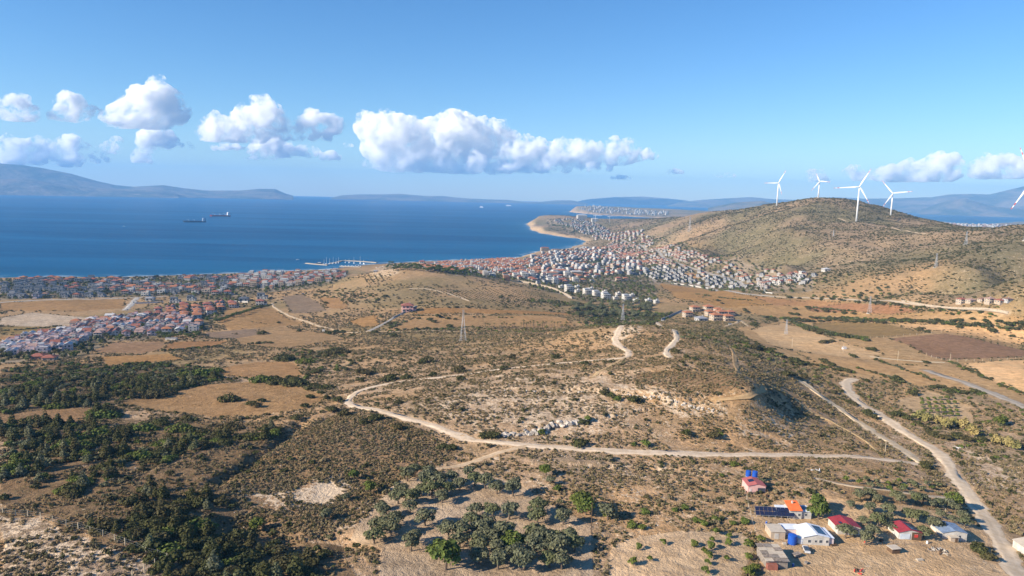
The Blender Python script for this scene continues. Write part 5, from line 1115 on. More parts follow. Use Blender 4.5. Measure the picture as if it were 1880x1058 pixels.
# headland and far shores
quarter([(1010, 402), (1060, 402), (1090, 410), (1120, 425), (1110, 438), (1070, 430), (1040, 415)], 24, .4, ['flat', 'modern', 'gable', 'hip'], [WHITE, GREYW, CREAM], [GREYR, BROWNT, DARKR, REDT], 1.25, .75, 14, 'headland')
quarter([(1110, 430), (1160, 425), (1210, 440), (1180, 448), (1120, 446), (1090, 440)], 21, .5, ['hip', 'gable', 'flat'], W1, [BROWNT, ORANGE, REDT], 1.1, .6, 15, 'upper town')
quarter([(1064, 383), (1090, 379), (1120, 382), (1230, 390), (1226, 397), (1120, 393), (1075, 390)], 60, .3, ['flat', 'apt', 'apt', 'block'], [WHITE], [WHITER, WHITER], 1.5, .55, 16, 'far peninsula')
quarter(None, 50, .3, ['flat', 'hip', 'gable', 'apt'], [WHITE, CREAM], [WHITER, ORANGE, WHITER, FADEDT], 1.5, .8, 17, 'far right shore', world=[qr(1680, 7600), qr(1920, 6600), qr(1920, 9300), qr(1800, 8700), qr(1766, 8900), qr(1700, 10200)])
def hand(u, v, style, wall, roof, sc, rot=0.0, zone='', tall=1.0):
    p = on1(u, v); HS.append((p[0], p[1], rot, style, wall, roof, sc, zone))
HAND_N = len(HS)
for u, v, s_ in [(1262, 582, .95), (1275, 572, 1.0), (1300, 571, 1.0), (1303, 580, .95), (1323, 581, 1.05), (1314, 588, 1.1), (1335, 589, 1.0), (1318, 575, .9), (1340, 580, .9)]: hand(u, v, 'hip', CREAM, ORANGE, s_ * 1.25, .25, 'orange roofed villa group')
hand(1287, 590, 'low', GREYW, GREYR, 1.5, .25, 'orange roofed villa group')
for u, v, s_ in [(1010, 521, 1.0), (1030, 530, .9), (1045, 536, 1.15), (1060, 538, .9), (1078, 542, 1.0), (1095, 545, .95), (1112, 550, 1.0), (1130, 551, .9), (1150, 553, .95), (1168, 556, .9), (1190, 556, .9), (1205, 557, .8), (1060, 530, .9), (1085, 534, .9), (1110, 540, .9), (1135, 543, .85), (1160, 546, .85)]: hand(u, v, 'apt' if s_ > .92 else 'flat', WHITE, WHITER if s_ < 1.1 else GREYR, s_, .35, 'white terrace above the wood')
for u, v, st, wl, rf, s_ in [(482, 549, 'modern', WHITE, DARKR, 1.5), (478, 560, 'hip', WHITE, REDT, 1.2), (448, 553, 'low', GREYW, DARKR, 1.6), (322, 556, 'modern', WHITE, DARKR, 1.3), (352, 552, 'modern', WHITE, DARKR, 1.2), (276, 552, 'low', WHITE, GREYR, 1.4), (748, 572, 'hip', PINK, REDT, 1.5), (1765, 557, 'hip', CREAM, REDT, .95), (1782, 555, 'low', CREAM, FADEDT, 1.0), (1803, 553, 'low', CREAM, BROWNT, .9), (1817, 556, 'hip', CREAM, FADEDT, .9), (1836, 556, 'low', CREAM, REDT, 1.0), (1850, 553, 'low', GREYW, BROWNT, .9), (1475, 506, 'modern', WHITE, WHITER, 1.2), (1516, 498, 'low', WHITE, WHITER, 1.3),
                            (72, 660, 'low', BROWNW, REDT, 1.2), (92, 662, 'low', CREAM, REDT, 1.1), (775, 486, 'hip', WHITE, REDT, 1.6), (790, 488, 'block', WHITE, REDT, .7), (1000, 461, 'block', CREAM, REDT, 1.0), (1020, 464, 'block', CREAM, BROWNT, .9), (1027, 507, 'block', WHITE, ORANGE, 1.15), (1013, 509, 'block', WHITE, ORANGE, .9), (1058, 507, 'block', CREAM, WHITER, .9), (1068, 403, 'block', WHITE, WHITER, 2.2), (1092, 407, 'block', WHITE, WHITER, 1.5), (930, 515, 'apt', BROWNW, GREYR, 1.0), (892, 507, 'apt', WHITE, WHITER, .9), (904, 509, 'flat', WHITE, WHITER, 1.2), (1135, 516, 'hip', CREAM, REDT, 1.2), (1148, 515, 'hip', CREAM, ORANGE, 1.0), (690, 500, 'low', WHITE, GREYR, .9)]:
    hand(u, v, st, wl, rf, s_, .2, 'detached')
HX = np.array([(h[0], h[1]) for h in HS]); HZ_ = zat(HX[:, 0], HX[:, 1]); vis = visible(HX[:, 0], HX[:, 1], HZ_ + 6); vis[HAND_N:] = True
hr = np.hypot(HX[:, 0], HX[:, 1]); size = np.array([{'block': 30, 'apt': 16}.get(h[3], 10) * h[6] for h in HS]) / hr
size[HAND_N:] *= 1.6; rank = np.argsort(-size); rank = rank[vis[rank]]
wname = {WHITE.name: 'white', CREAM.name: 'cream', PINK.name: 'pink', GREYW.name: 'grey', PALEP.name: 'pale pink', BROWNW.name: 'brown'}
rname = {ORANGE.name: 'orange roof', REDT.name: 'red roof', BROWNT.name: 'brown roof', DARKR.name: 'dark roof', WHITER.name: 'white roof', FADEDT.name: 'faded roof', GREYR.name: 'grey roof'}
sname = {'hip': 'villa', 'gable': 'gabled house', 'duplex': 'gabled house', 'modern': 'boxy house', 'flat': 'flat house', 'low': 'low house', 'apt': 'apartment block', 'block': 'hotel block'}
for i in rank[:298]:
    x, y, rot, st, wl, rf, sc_, zone = HS[i]
    rtn = ((rot + math.pi) % (2 * math.pi)) - math.pi
    t = house(st, wl, rf, x, y, HZ_[i], rtn, sc_, hr[i] < 1120, 'apartment_building' if st in ('apt', 'block') else 'house')
    t['category'] = 'building' if st in ('apt', 'block') else 'house'; t['group'] = 'houses of the villages'
    LABELQ.append((t, f'{wname[wl.name]} {sname[st]} under {rname[rf.name]}', x, y, HZ_[i]))
    zn_ = zone
ZH = [((0, 588, 170, 680), 'lower left estate'), ((170, 588, 440, 680), 'beside the green trees'), ((270, 556, 440, 588), 'in the sloping estate'), ((0, 500, 215, 556), 'on the left shore'), ((215, 500, 440, 556), 'before the straw fields'), ((440, 535, 520, 575), 'above the ploughed field'), ((440, 480, 700, 535), 'near the harbour'),
      ((700, 540, 800, 590), 'beside the straw field'), ((740, 470, 960, 520), 'behind the pine belt'), ((960, 515, 1230, 565), 'above the dark wood'), ((960, 440, 1230, 515), 'in the middle town'), ((1240, 564, 1360, 600), 'in the villa group'), ((1230, 440, 1540, 545), 'at the right town end'), ((1700, 530, 1880, 580), 'under the right hill'), ((960, 390, 1300, 440), 'on the headland')]
flush_labels(ZH, 8)
# the rest of the town as one mass of small buildings
FARW = [plain('lime_washed_wall_%s' % n_, c, var=.25, sc=.05) for n_, c in zip('abcdefgh', ((.47, .44, .40), (.42, .37, .31), (.40, .33, .26), (.46, .44, .42), (.36, .35, .34), (.44, .38, .34), (.46, .44, .42), (.40, .34, .27)))]
FARV = []
for i, (st, wl, rf) in enumerate([('gable', WHITE, ORANGE), ('hip', WHITE, REDT), ('gable', CREAM, BROWNT), ('flat', WHITE, WHITER), ('modern', WHITE, DARKR), ('duplex', WHITE, BROWNT), ('apt', WHITE, WHITER), ('hip', CREAM, ORANGE)]):
    w, r, ch, wins = STY[st]; q = MB(); q.v, q.f, q.m = list(w.v), list(w.f), [0] * len(w.f); b0 = len(q.v); q.v += r.v; q.f += [tuple(b0 + k_ for k_ in f) for f in r.f]; q.m += [1] * len(r.f)
    for x, y, z, t_, me in wins:
        if t_ == 0: q.box(x - .8, x + .8, y - .06, y + .06, z - .8, z + .8, 2)
        elif t_ == -math.pi / 2: q.box(x - .06, x + .06, y - .8, y + .8, z - .8, z + .8, 2)
    FARV.append((st, wl.name, rf.name, q.mesh('small_house', [FARW[i], rf, GLASS])))
far_i = rank[298:]
def far_variant(h):
    for k_, fv in enumerate(FARV):
        if fv[0] == h[3] and fv[2] == h[5].name: return k_
    return {'gable': 0, 'hip': 1, 'flat': 3, 'modern': 4, 'duplex': 5, 'apt': 6, 'block': 6, 'low': 7}[h[3]] if h[5] not in (DARKR, GREYR) else 4
allv, allf, allm = [], [], []; vb = 0
far_mats = []
V_, F_, M_ = [], [], []
for i in far_i:
    h = HS[i]; me = FARV[far_variant(h)][3]; n0 = len(me.vertices); co = np.empty(n0 * 3); me.vertices.foreach_get('co', co); co = co.reshape(-1, 3) * h[6]
    c_, s_ = math.cos(h[2]), math.sin(h[2]); V_.append(np.column_stack([co[:, 0] * c_ - co[:, 1] * s_ + h[0], co[:, 0] * s_ + co[:, 1] * c_ + h[1], co[:, 2] + HZ_[i]]))
    mo = []
    for m_ in me.materials:
        if m_ not in far_mats: far_mats.append(m_)
        mo.append(far_mats.index(m_))
    for p_ in me.polygons: F_.append([vb + k_ for k_ in p_.vertices]); M_.append(mo[p_.material_index])
    vb += n0
if V_:
    me = bpy.data.meshes.new('distant_houses'); me.from_pydata(np.concatenate(V_).tolist(), [], F_)
    for m_ in far_mats: me.materials.append(m_)
    me.polygons.foreach_set('material_index', M_); me.update(); tag(obj('distant_houses', me), kind='stuff')
print('houses', len(rank), 'as things', min(298, len(rank)))
# garden and street trees between them
kd_pts = HX[vis]
def clear_of_houses(p, d):
    ok = np.ones(len(p), bool)
    for i in range(0, len(p), 400):
        q = p[i:i + 400]; ok[i:i + 400] = (((q[:, None] - kd_pts[None]) ** 2).sum(-1).min(1) > d * d)
    return ok
p = np.concatenate([TWN, TW[3], TW[4]]); p = p[free(p, 1.5, fields=True, towns=False)]; p = p[clear_of_houses(p, 6.0)]
rp_ = np.hypot(p[:, 0], p[:, 1]); instancer('town_trees', np.column_stack([p, zat(p[:, 0], p[:, 1]) - .1]), rng.uniform(.6, 1.5, len(p)) * (1 + (rp_ > 3000) * .8), TREES)
# ------------------------------------------------------------------ the cottages at the lower right
def thing(name, label, cat, loc, rot=0.0, group=None): return tag(empty(name, loc, rot), label, cat, group)
def at(u, v): p = on1(u, v); return (float(p[0]), float(p[1]), float(p[2]))
def win(t, x, y, z, rot=0.0, big=False, s=.62):
    o = obj('window', WIND if big else WIN, t, None, (x, y, z), rot); o.scale = (s, s, s); return o
def sheet_roof(t, x0, x1, y0, y1, z0, h, m, over=.3, rib=True, name='roof'):
    """two pitches of standing seam sheet, ridge along y, seams as raised ribs"""
    r = MB().gable(x0, x1, y0, y1, z0, h, over, .07)
    if rib:
        sl = h / ((x1 - x0) / 2); xm = (x0 + x1) / 2; y = y0 - over + .1
        while y < y1 + over:
            for sg, xe in ((-1, x0 - over), (1, x1 + over)): r.bar((xe, y, z0 - over * sl + .08), (xm, y, z0 + h + .08), .045)
            y += .75
    return r.build(name, m, t)
def panels(t, x0, x1, z0, z1, y0, y1, nx, ny, name='solar_panel'):
    """panel grid laid on the sloping rectangle between (x0, y0, z0) and (x1, y1, z1): x runs with the slope"""
    for i in range(nx):
        for j in range(ny):
            xa, xb = x0 + (x1 - x0) * (i + .04) / nx, x0 + (x1 - x0) * (i + .96) / nx; za, zb = z0 + (z1 - z0) * (i + .04) / nx, z0 + (z1 - z0) * (i + .96) / nx
            ya, yb = y0 + (y1 - y0) * (j + .04) / ny, y0 + (y1 - y0) * (j + .96) / ny
            m = MB(); vs = [(xa, ya, za), (xb, ya, zb), (xb, yb, zb), (xa, yb, za)]; m.add([(a, b_, c + .02) for a, b_, c in vs] + [(a, b_, c + .09) for a, b_, c in vs], [(0, 3, 2, 1), (4, 5, 6, 7), (0, 1, 5, 4), (1, 2, 6, 5), (2, 3, 7, 6), (3, 0, 4, 7)]); m.build(name, SOLAR, t)
def cottage(label, u, v, w, d, h, rh, wall, roof, wins, group='cottages in the lower right compound'):
    x, y, z = at(u, v); t = thing('cottage', label, 'cottage', (x, y + .0, z), 0, group)
    t.scale = (.9, .9, .9)
    MB().gable_wall(-w / 2, w / 2, 0, d, -1.2, h, rh).build('wall', wall, t); sheet_roof(t, -w / 2, w / 2, 0, d, h, rh, roof)
    for a in wins: win(t, *a)
    return t
t = cottage('pink cabin with faded red roof and two blue tanks behind it', 1389, 906, 7.6, 8.0, 3.4, .9, PINK, plain('faded_red_sheet', (.42, .13, .12), .6), [])
MB().box(.4, 3.5, -.12, 0, .3, 2.5).build('shutter', DARKP, t); MB().box(3.8, 5.0, .3, 5, -.5, 1.8).build('porch', WOOD, t); panels(t, -2.6, -.2, 3.4 + .43, 3.4 + 1.0, 3.0, 5.6, 1, 3)
MB().box(-3.3, -2.3, -.1, 0, .0, 2.1).build('door', PALEP, t)
def tank(u, v, r, h, m, label, stand=0.0, dx=0, grp='water tanks', z=None):
    x, y, z0 = at(u, v); t = thing('water_tank', label, 'water tank', (x, y, z0), 0, grp)
    b_ = MB(); b_.bar((0, 0, stand - .1), (0, 0, stand + h), r, n=18)
    for k_ in range(4): b_.bar((0, 0, stand + h * (k_ + .5) / 4), (0, 0, stand + h * (k_ + .5) / 4 + .12), r + .05, n=18)
    b_.build('tank', m, t, smooth=False); MB().bar((0, 0, stand + h), (0, 0, stand + h + .25), r * .9, w2=r * .3, n=14).build('lid', m, t)
    if stand:
        for sx_ in (-1, 1):
            for sy_ in (-1, 1): MB().bar((sx_ * r * .7, sy_ * r * .7, -.6), (sx_ * r * .7, sy_ * r * .7, stand - .1), .09).build('leg', METAL, t)
        MB().box(-r, r, -r, r, stand - .2, stand - .1).build('platform', METAL, t)
tank(1373, 885, 1.05, 2.1, BLUEP, 'left one of two blue tanks behind the pink cabin', 2.6); tank(1385, 886, 1.05, 2.1, BLUEP, 'right one of two blue tanks behind the pink cabin', 2.6)
tank(1454, 998, 1.4, 3.1, BLUEP, 'large blue ribbed tank left of the long white house'); tank(1468, 996, 1.3, 2.0, WPAINT, 'white water tank between blue tank and white house')
# orange roofed house of three parts
x, y, z = at(1462, 953); t = thing('cottage', 'white cottage with bright orange tiled middle behind the solar array', 'cottage', (x, y, z), 0, 'cottages in the lower right compound')
MB().box(-6.2, -2.6, 1.0, 5.0, -1, 2.7).box(-2.6, 1.8, 0, 5.2, -1, 3.2).box(1.8, 5.6, .6, 5.6, -1, 2.5).build('wall', WHITE, t)
BRO = plain('bright_orange_tiles', (.80, .20, .06), .7)
r = MB(); r.add([(-2.8, -.4, 3.2), (2.0, -.4, 3.2), (2.0, 5.4, 4.5), (-2.8, 5.4, 4.5), (-2.8, -.4, 3.32), (2.0, -.4, 3.32), (2.0, 5.4, 4.62), (-2.8, 5.4, 4.62)], [(0, 3, 2, 1), (4, 5, 6, 7), (0, 1, 5, 4), (1, 2, 6, 5), (2, 3, 7, 6), (3, 0, 4, 7)])
for k_ in range(12): r.bar((-2.6 + .4 * k_, -.35, 3.34), (-2.6 + .4 * k_, 5.35, 4.64), .07)
r.build('roof', BRO, t); MB().box(-6.4, -2.8, .8, 5.2, 2.7, 2.85).build('roof', WMET, t); MB().box(-5.8, -3.2, .3, .8, 1.9, 2.0).build('awning', REDT, t); MB().box(2.0, 5.8, .4, 5.8, 2.5, 2.62).build('roof', WMET, t); MB().box(2.6, 5.0, 2.2, 4.8, 2.68, 2.76).build('solar_panel', SOLAR, t)
MB().box(-.6, -.1, 3.5, 4.0, 3.6, 5.1).build('chimney', WHITE, t)
for a in [(-4.4, 1.0, 1.4), (-1.2, 0, 1.6), (.9, 0, 1.6), (3.6, .6, 1.4)]: win(t, *a)
# solar array
x, y, z = at(1423, 952); t = thing('solar_array', 'long dark row of solar panels standing before the orange roofed cottage', 'solar panels', (x, y, z), -.06)
for i in range(9):
    for j in range(2):
        x0 = -6.8 + i * 1.52; y0, z0 = j * 1.15, 1.0 + j * 1.15; m = MB(); c_ = .78
        vs = [(x0, y0, z0), (x0 + 1.44, y0, z0), (x0 + 1.44, y0 + 1.08, z0 + 1.08), (x0, y0 + 1.08, z0 + 1.08)]; m.add(vs + [(a, b_ - .04, c + .05) for a, b_, c in vs], [(0, 3, 2, 1), (4, 5, 6, 7), (0, 1, 5, 4), (1, 2, 6, 5), (2, 3, 7, 6), (3, 0, 4, 7)]); m.build('solar_panel', SOLAR, t)
MB().box(-6.9, 6.9, -.02, .08, .93, .99).build('rail', METAL, t); MB().box(-6.9, 6.9, 2.24, 2.32, 3.2, 3.28).build('rail', METAL, t)
for i in range(7): MB().bar((-6.6 + i * 2.2, 0, -.6), (-6.6 + i * 2.2, 0, 1.0), .07).build('post', METAL, t); MB().bar((-6.6 + i * 2.2, 2.3, -.6), (-6.6 + i * 2.2, 2.3, 3.2), .07).build('post', METAL, t)
t = cottage('long white house with white sheet roof beside the blue tank', 1498, 1001, 9.6, 9.0, 3.1, 1.1, WHITE, WMET, [(-2.6, 0, 1.5, 0, False, .75), (-.2, 0, 1.5, 0, False, .6), (1.6, 0, 1.5, 0, False, .8)])
MB().box(4.9, 7.0, .5, 9.0, 2.5, 2.62).build('porch_roof', WMET, t); MB().box(4.8, 6.8, .6, 8.8, -1, 2.3).build('porch', PALEP, t); win(t, 4.0, 0, 1.5, 0, False, .7); panels(t, 1.0, 4.4, 4.05, 3.28, 1.0, 8.2, 1, 1, 'dark_strip')
x, y, z = at(1428, 990); t = thing('shed', 'flat beige roofed shed left of the big blue tank', 'shed', (x, y, z), 0, 'sheds in the compound'); MB().box(-2.4, 2.4, 0, 5.5, -.6, 2.6).build('wall', CREAM, t); MB().box(-2.6, 2.6, -.2, 5.7, 2.6, 2.72).build('roof', BEIGE, t); MB().box(-1.2, .2, -.08, 0, 0, 2.0).build('door', WHITE, t)
x, y, z = at(1446, 984); t = thing('shed', 'white lean-to roof between beige shed and white house', 'shed', (x, y, z), 0, 'sheds in the compound'); MB().box(-1.6, 4.4, .5, 3.4, -.6, 2.2).build('wall', PALEP, t); MB().box(-1.8, 4.6, .3, 4.4, 2.2, 2.3).build('roof', WMET, t)
x, y, z = at(1427, 1045); t = thing('shed', 'large ramshackle barn with patched rusty and white sheet roof', 'barn', (x, y, z), 0, 'sheds in the compound')
MB().box(-3.4, 3.4, .6, 9.0, -.8, 2.5).build('wall', RUST, t); MB().box(-3.4, -.2, -.9, .6, -.6, 1.7).build('lean_to', REDT, t)
g_ = np.random.default_rng(3); yy = -.2
for j in range(5):
    for i in range(3):
        x0 = -3.7 + i * 2.45; z0 = 2.55 + .14 * j + g_.uniform(0, .12); me_ = [WMET, BEIGE, RUST, WMET, RUST][(j * 3 + i * 2 + (1 if j < 2 else 0)) % 5] if j > 3 else [BEIGE, RUST, RUST, BEIGE][(i + j) % 4]
        m = MB().box(x0, x0 + 2.6, j * 1.95 - .1, j * 1.95 + 2.1, z0, z0 + .06)
        for k_ in range(6): m.bar((x0 + .2 + .44 * k_, j * 1.95 - .1, z0 + .07), (x0 + .2 + .44 * k_, j * 1.95 + 2.1, z0 + .07), .05)
        m.build('roof_sheet', me_, t, rotz=g_.uniform(-.02, .02))
t = cottage('white cottage with dark red roof beside the tall green tree', 1558, 982, 8.8, 8.0, 3.0, 1.1, WHITE, RMET, [(1.6, 0, 1.5, 0, False, .7), (3.0, 0, 1.5, 0, False, .6)]); MB().box(-3.0, -1.8, 2.0, 3.2, 3.72, 3.8).build('solar_panel', SOLAR, t); MB().box(-.6, .4, -.08, 0, 0, 2.1).build('door', FRAME, t)
t = cottage('cottage half white half brown with panels on its dark red roof', 1670, 991, 8.8, 7.6, 2.9, 1.1, WHITE, RMET, [])
MB().box(.7, 4.46, -.1, 0, -.6, 2.95).box(4.4, 4.5, 0, 7.6, -.6, 2.9).build('cladding', WOOD, t); w_ = win(t, 2.3, -.1, 1.6, 0, True, .6); MB().box(1.6, 3.0, -.2, -.14, 1.0, 2.2).build('red_shutter', RPAINT, t); panels(t, .5, 4.4, 4.0, 3.05, .6, 6.8, 2, 3); MB().box(-3.9, -.1, -.16, 0, .2, 2.3).build('shutter', plain('pale_blue_panel', (.55, .62, .68)), t)
t = cottage('white cottage with blue grey sheet roof nearest the dirt road', 1752, 992, 9.6, 8.0, 3.0, 1.0, WHITE, BMET, [(2.0, 0, 1.6, 0, False, .6)])
MB().box(-2.6, .4, -1.8, 0, -.8, 2.0).build('porch', CREAM, t); MB().box(-2.9, .7, -2.1, 0, 2.0, 2.1).build('porch_roof', BEIGE, t); MB().box(-.9, 0, -1.9, -1.8, -.4, 1.7).build('door', WOOD, t)
x, y, z = at(1645, 1017); t = thing('hut', 'tiny wooden hut with beige roof below the brown cottage', 'hut', (x, y, z), .2, 'sheds in the compound'); MB().box(-1.5, 1.5, 0, 2.4, -.4, 1.7).build('wall', WOOD, t); MB().box(-1.8, 1.8, -.3, 2.7, 1.7, 1.82).build('roof', BEIGE, t)
x, y, z = at(1890, 1024); t = thing('cottage', 'white walled cottage cut by the right edge beyond the road', 'cottage', (x, y, z), 0, 'cottages in the lower right compound'); MB().gable_wall(-1.0, 7, 0, 7, -1, 3, .9).build('wall', WHITE, t); sheet_roof(t, -1.0, 7, 0, 7, 3, .9, BEIGE)
def heap(u, v, n_, r, mats_, label, cat, name, seed):
    x, y, z = at(u, v); t = thing(name, label, cat, (x, y, z)); g = np.random.default_rng(seed)
    for i in range(n_):
        a = g.uniform(0, 6.28); q = r * math.sqrt(g.uniform()); L = g.uniform(.5, 1.9); e = g.uniform(-.3, .5); b_ = g.uniform(0, 6.28)
        p0 = Vector((math.cos(a) * q, math.sin(a) * q * .7, g.uniform(.1, .7) * (1 - q / r * .6)))
        MB().bar(p0, p0 + Vector((math.cos(b_) * L, math.sin(b_) * L, e)), g.uniform(.05, .28)).build('plank', mats_[i % len(mats_)], t)
heap(1722, 1012, 26, 3.0, [RUST, WOOD, CONC, BEIGE], 'heap of old planks and sheets below the blue roofed cottage', 'debris', 'scrap_heap', 1)
heap(1766, 823, 22, 3.6, [WPAINT, CONC, BEIGE, BMET], 'white rubble tipped beside the valley road', 'rubble', 'rubble_heap', 2)
heap(1576, 1050, 12, 1.8, [RPAINT, RUST, WOOD], 'reddish scrap on the sandy yard', 'debris', 'scrap_heap', 3)
heap(1500, 866, 12, 1.6, [WPAINT, CONC], 'white beehive-like crates on the scrub above the cottages', 'crates', 'crate_pile', 4)
# ------------------------------------------------------------------ fences
def fence(pix, label, h=1.7, post=.09, m=None, wires=3, lean=.05, group=None, name='fence'):
    p = on([a[0] for a in pix], [a[1] for a in pix]); t = thing(name, label, 'fence', tuple(p[0]), 0, group); g = np.random.default_rng(len(pix)); tops = []
    for q in p:
        a = Vector(q - p[0]); b_ = a + Vector((g.uniform(-lean, lean) * 2, g.uniform(-lean, lean), h * g.uniform(.9, 1.1))); MB().bar(a - Vector((0, 0, .4)), b_, post, w2=post * .85).build('post', m or CONC, t); tops.append((a, b_))
    for k_ in range(wires):
        f_ = (k_ + 1) / (wires + .3); w = MB()
        for (a0, b0), (a1, b1) in zip(tops[:-1], tops[1:]): w.bar(a0.lerp(b0, f_), a1.lerp(b1, f_), .012)
        w.build('wire', METAL, t)
PC = plain('pale_post', (.50, .42, .30))
fence([(x / 2.798, 680 + y / 2.798) for x, y in [(-30, 727), (15, 735), (80, 748), (143, 754), (210, 765), (270, 780), (342, 805), (402, 815), (465, 840), (530, 856), (590, 880), (643, 900), (700, 922), (750, 942), (810, 960), (860, 977)]], 'line of pale leaning posts round the bare chalky ground bottom left', 2.3, .16, PC)
fence([(x / 2.798, 680 + y / 2.798) for x, y in [(858, 985), (797, 1006), (742, 1036), (680, 1064)]], 'four pale posts turning down to the bottom edge', 2.3, .16, PC)
fence([(1368, 905), (1371, 918), (1374, 932), (1378, 946), (1381, 962), (1386, 978), (1392, 992), (1396, 1005)], 'wire fence with pale posts left of the pink cabin', 1.8, .12, PC)
fence([(1380 + x / 3.306, 540 + y / 3.306) for x, y in [(720, 268), (760, 267), (800, 265), (840, 262), (880, 259), (920, 255), (960, 251), (1000, 247), (1040, 243), (1090, 240), (1150, 236)]], 'row of pale posts along the far edge of the brown field', 2.2, .16, PC)
fence([(1380 + x / 3.306, 540 + y / 3.306) for x, y in [(1060, 372), (1090, 385), (1120, 395), (1150, 402), (1200, 408), (1250, 410), (1300, 410), (1350, 409), (1400, 407), (1450, 405), (1500, 402), (1550, 399), (1600, 396), (1653, 393)]], 'row of pale posts along the near edge of the brown field', 2.2, .16, PC)
def wall_line(pix, h, th, m, label, name='wall'):
    pl = dense(on([a[0] for a in pix], [a[1] for a in pix])[:, :2], 4.0); b_ = MB(); o = pl[0]; z0 = zat(pl[:, 0], pl[:, 1])
    for i in range(len(pl) - 1):
        a, c_ = pl[i], pl[i + 1]; d_ = (c_ - a) / max(np.hypot(*(c_ - a)), .01); n_ = np.array([-d_[1], d_[0]]) * th / 2; za, zb = z0[i] - z0[0], z0[i + 1] - z0[0]; a = a - o; c_ = c_ - o
        vs = [(a[0] - n_[0], a[1] - n_[1], za - 1.5), (c_[0] - n_[0], c_[1] - n_[1], zb - 1.5), (c_[0] + n_[0], c_[1] + n_[1], zb - 1.5), (a[0] + n_[0], a[1] + n_[1], za - 1.5)]
        vs += [(p[0], p[1], p[2] + 1.5 + h) for p in vs]; b_.add(vs, [(0, 3, 2, 1), (4, 5, 6, 7), (0, 1, 5, 4), (1, 2, 6, 5), (2, 3, 7, 6), (3, 0, 4, 7)])
    return tag(b_.build(name, m, None, (o[0], o[1], z0[0])), label, 'wall')
wall_line([(1655, 553), (1700, 561), (1760, 567), (1850, 575)], 1.6, .6, STONE, 'long pale stone wall below the rural houses on the right plain')
wall_line([(1214, 588), (1235, 579), (1252, 572)], 2.6, .4, CONC, 'grey concrete wall beside the drive to the orange villas')
wall_line([(952, 517), (985, 524), (1020, 533), (1040, 543), (1050, 549)], 3.5, .8, STONE, 'retaining wall under the hillside road before the white apartments')
wall_line([(1375, 531), (1400, 537), (1418, 540)], 2.2, .4, WHITE, 'white garden wall at the right end of town')
wall_line([(1232, 521), (1260, 524), (1300, 530)], 2.0, .4, WHITE, 'white garden wall below the grey roofed quarter')
wall_line([(250, 558), (280, 557), (300, 556)], 2.5, .5, WHITE, 'low white wall beside the wide pale road')
wall_line([(425, 554), (455, 556)], 2.2, .5, WHITE, 'pale wall left of the white boxy house')
wall_line([(722, 584), (745, 573), (765, 563)], 1.6, .4, CONC, 'grey wall along the drive of the pink villa')

# ------------------------------------------------------------------ wind turbines
def turbine(base, hub, tips, r, label, red=.2):
    if base is None: hb_ = pr(hub[0], hub[1], r); bx, by = hb_[0] , hb_[1]
    else: bx, by, _ = pr(base[0], base[1], r); 
    bz = float(zat(bx, by)); hx, hy, hz2 = pr(hub[0], hub[1], r)
    hz2 = max(hz2, bz + 40); t = thing('wind_turbine', label, 'wind turbine', (bx, by, bz - .5), 0, 'wind turbines on the hill'); H = hz2 - bz; hx -= bx; hy -= by
    L = Vector((hx, hy, 0)); L = L if base is not None else Vector((0, 0, 0)); hp = Vector((0, 0, H)) ; view = Vector((bx, by, 0)).normalized()
    MB().bar((0, 0, -2), (0, 0, H - 1), 2.4, w2=1.4, n=20).build('tower', WPAINT, t, smooth=True); MB().bar((0, 0, -2), (0, 0, .6), 5.0, w2=4.6, n=20).build('foundation', CONC, t)
    side = Vector((view.y, -view.x, 0)); nac = MB(); a = hp + view * 5.5; b_ = hp - view * 4.0; nac.bar(b_, a, 2.0, w2=1.7, n=8); nac.build('nacelle', DARKP if 'far left' in label else WPAINT, t)
    hub_p = hp - view * 5.0; MB().bar(hp - view * 4.0, hub_p - view * 1.6, 1.7, w2=.5, n=12).build('hub', WPAINT, t)
    for tu, tv in tips:
        dx, dz = tu - hub[0], hub[1] - tv; n_ = math.hypot(dx, dz); d_ = (side * (dx / n_) + Vector((0, 0, dz / n_))).normalized(); Lb = n_ / FPX * float(np.dot(np.array([bx, by, 0.0]), c_fwd)); ch = d_.cross(view).normalized()
        def sec(f, w, th_): p = hub_p + d_ * (Lb * f); return [p - ch * w * .35 - view * th_, p + ch * w * .65 - view * th_ * .2, p + ch * w * .65 + view * th_ * .4, p - ch * w * .35 + view * th_]
        def blade_part(fs):
            b2 = MB(); vs = []
            for f in fs:
                w = np.interp(f, [0, .08, .22, .6, 1], [1.6, 2.0, 3.6, 2.2, .8]); vs += sec(f, w, .5 * (1 - f) + .08)
            n2 = len(fs); fc_ = []
            for k_ in range(n2 - 1):
                for j in range(4): fc_.append((4 * k_ + j, 4 * k_ + (j + 1) % 4, 4 * k_ + 4 + (j + 1) % 4, 4 * k_ + 4 + j))
            fc_ += [(3, 2, 1, 0), tuple(4 * (n2 - 1) + j for j in range(4))]; return b2.add(vs, fc_)
        bl = blade_part([.01, .08, .22, .45, .70, .78]).build('blade', WPAINT, t); blade_part([.781, .86]).build('red_band', RPAINT, bl); blade_part([.861, .94]).build('blade_tip', WPAINT, bl); blade_part([.941, 1.0]).build('red_band', RPAINT, bl)
K8 = lambda a, b_: (1380 + a / 5.875, 290 + b_ / 5.875)
turbine(K8(270, 528), K8(288, 268), [K8(355, 135), K8(145, 272), K8(330, 390)], 2500, 'far left white turbine standing on the left shoulder of the hill')
turbine(K8(715, 465), K8(728, 252), [K8(690, 170), K8(655, 350), K8(830, 257)], 2480, 'small white turbine on the very top of the hill')
turbine(K8(1130, 672), K8(1168, 308), [K8(1265, 120), K8(920, 328), K8(1275, 485)], 2080, 'largest white turbine with red blade bands on the hillside')
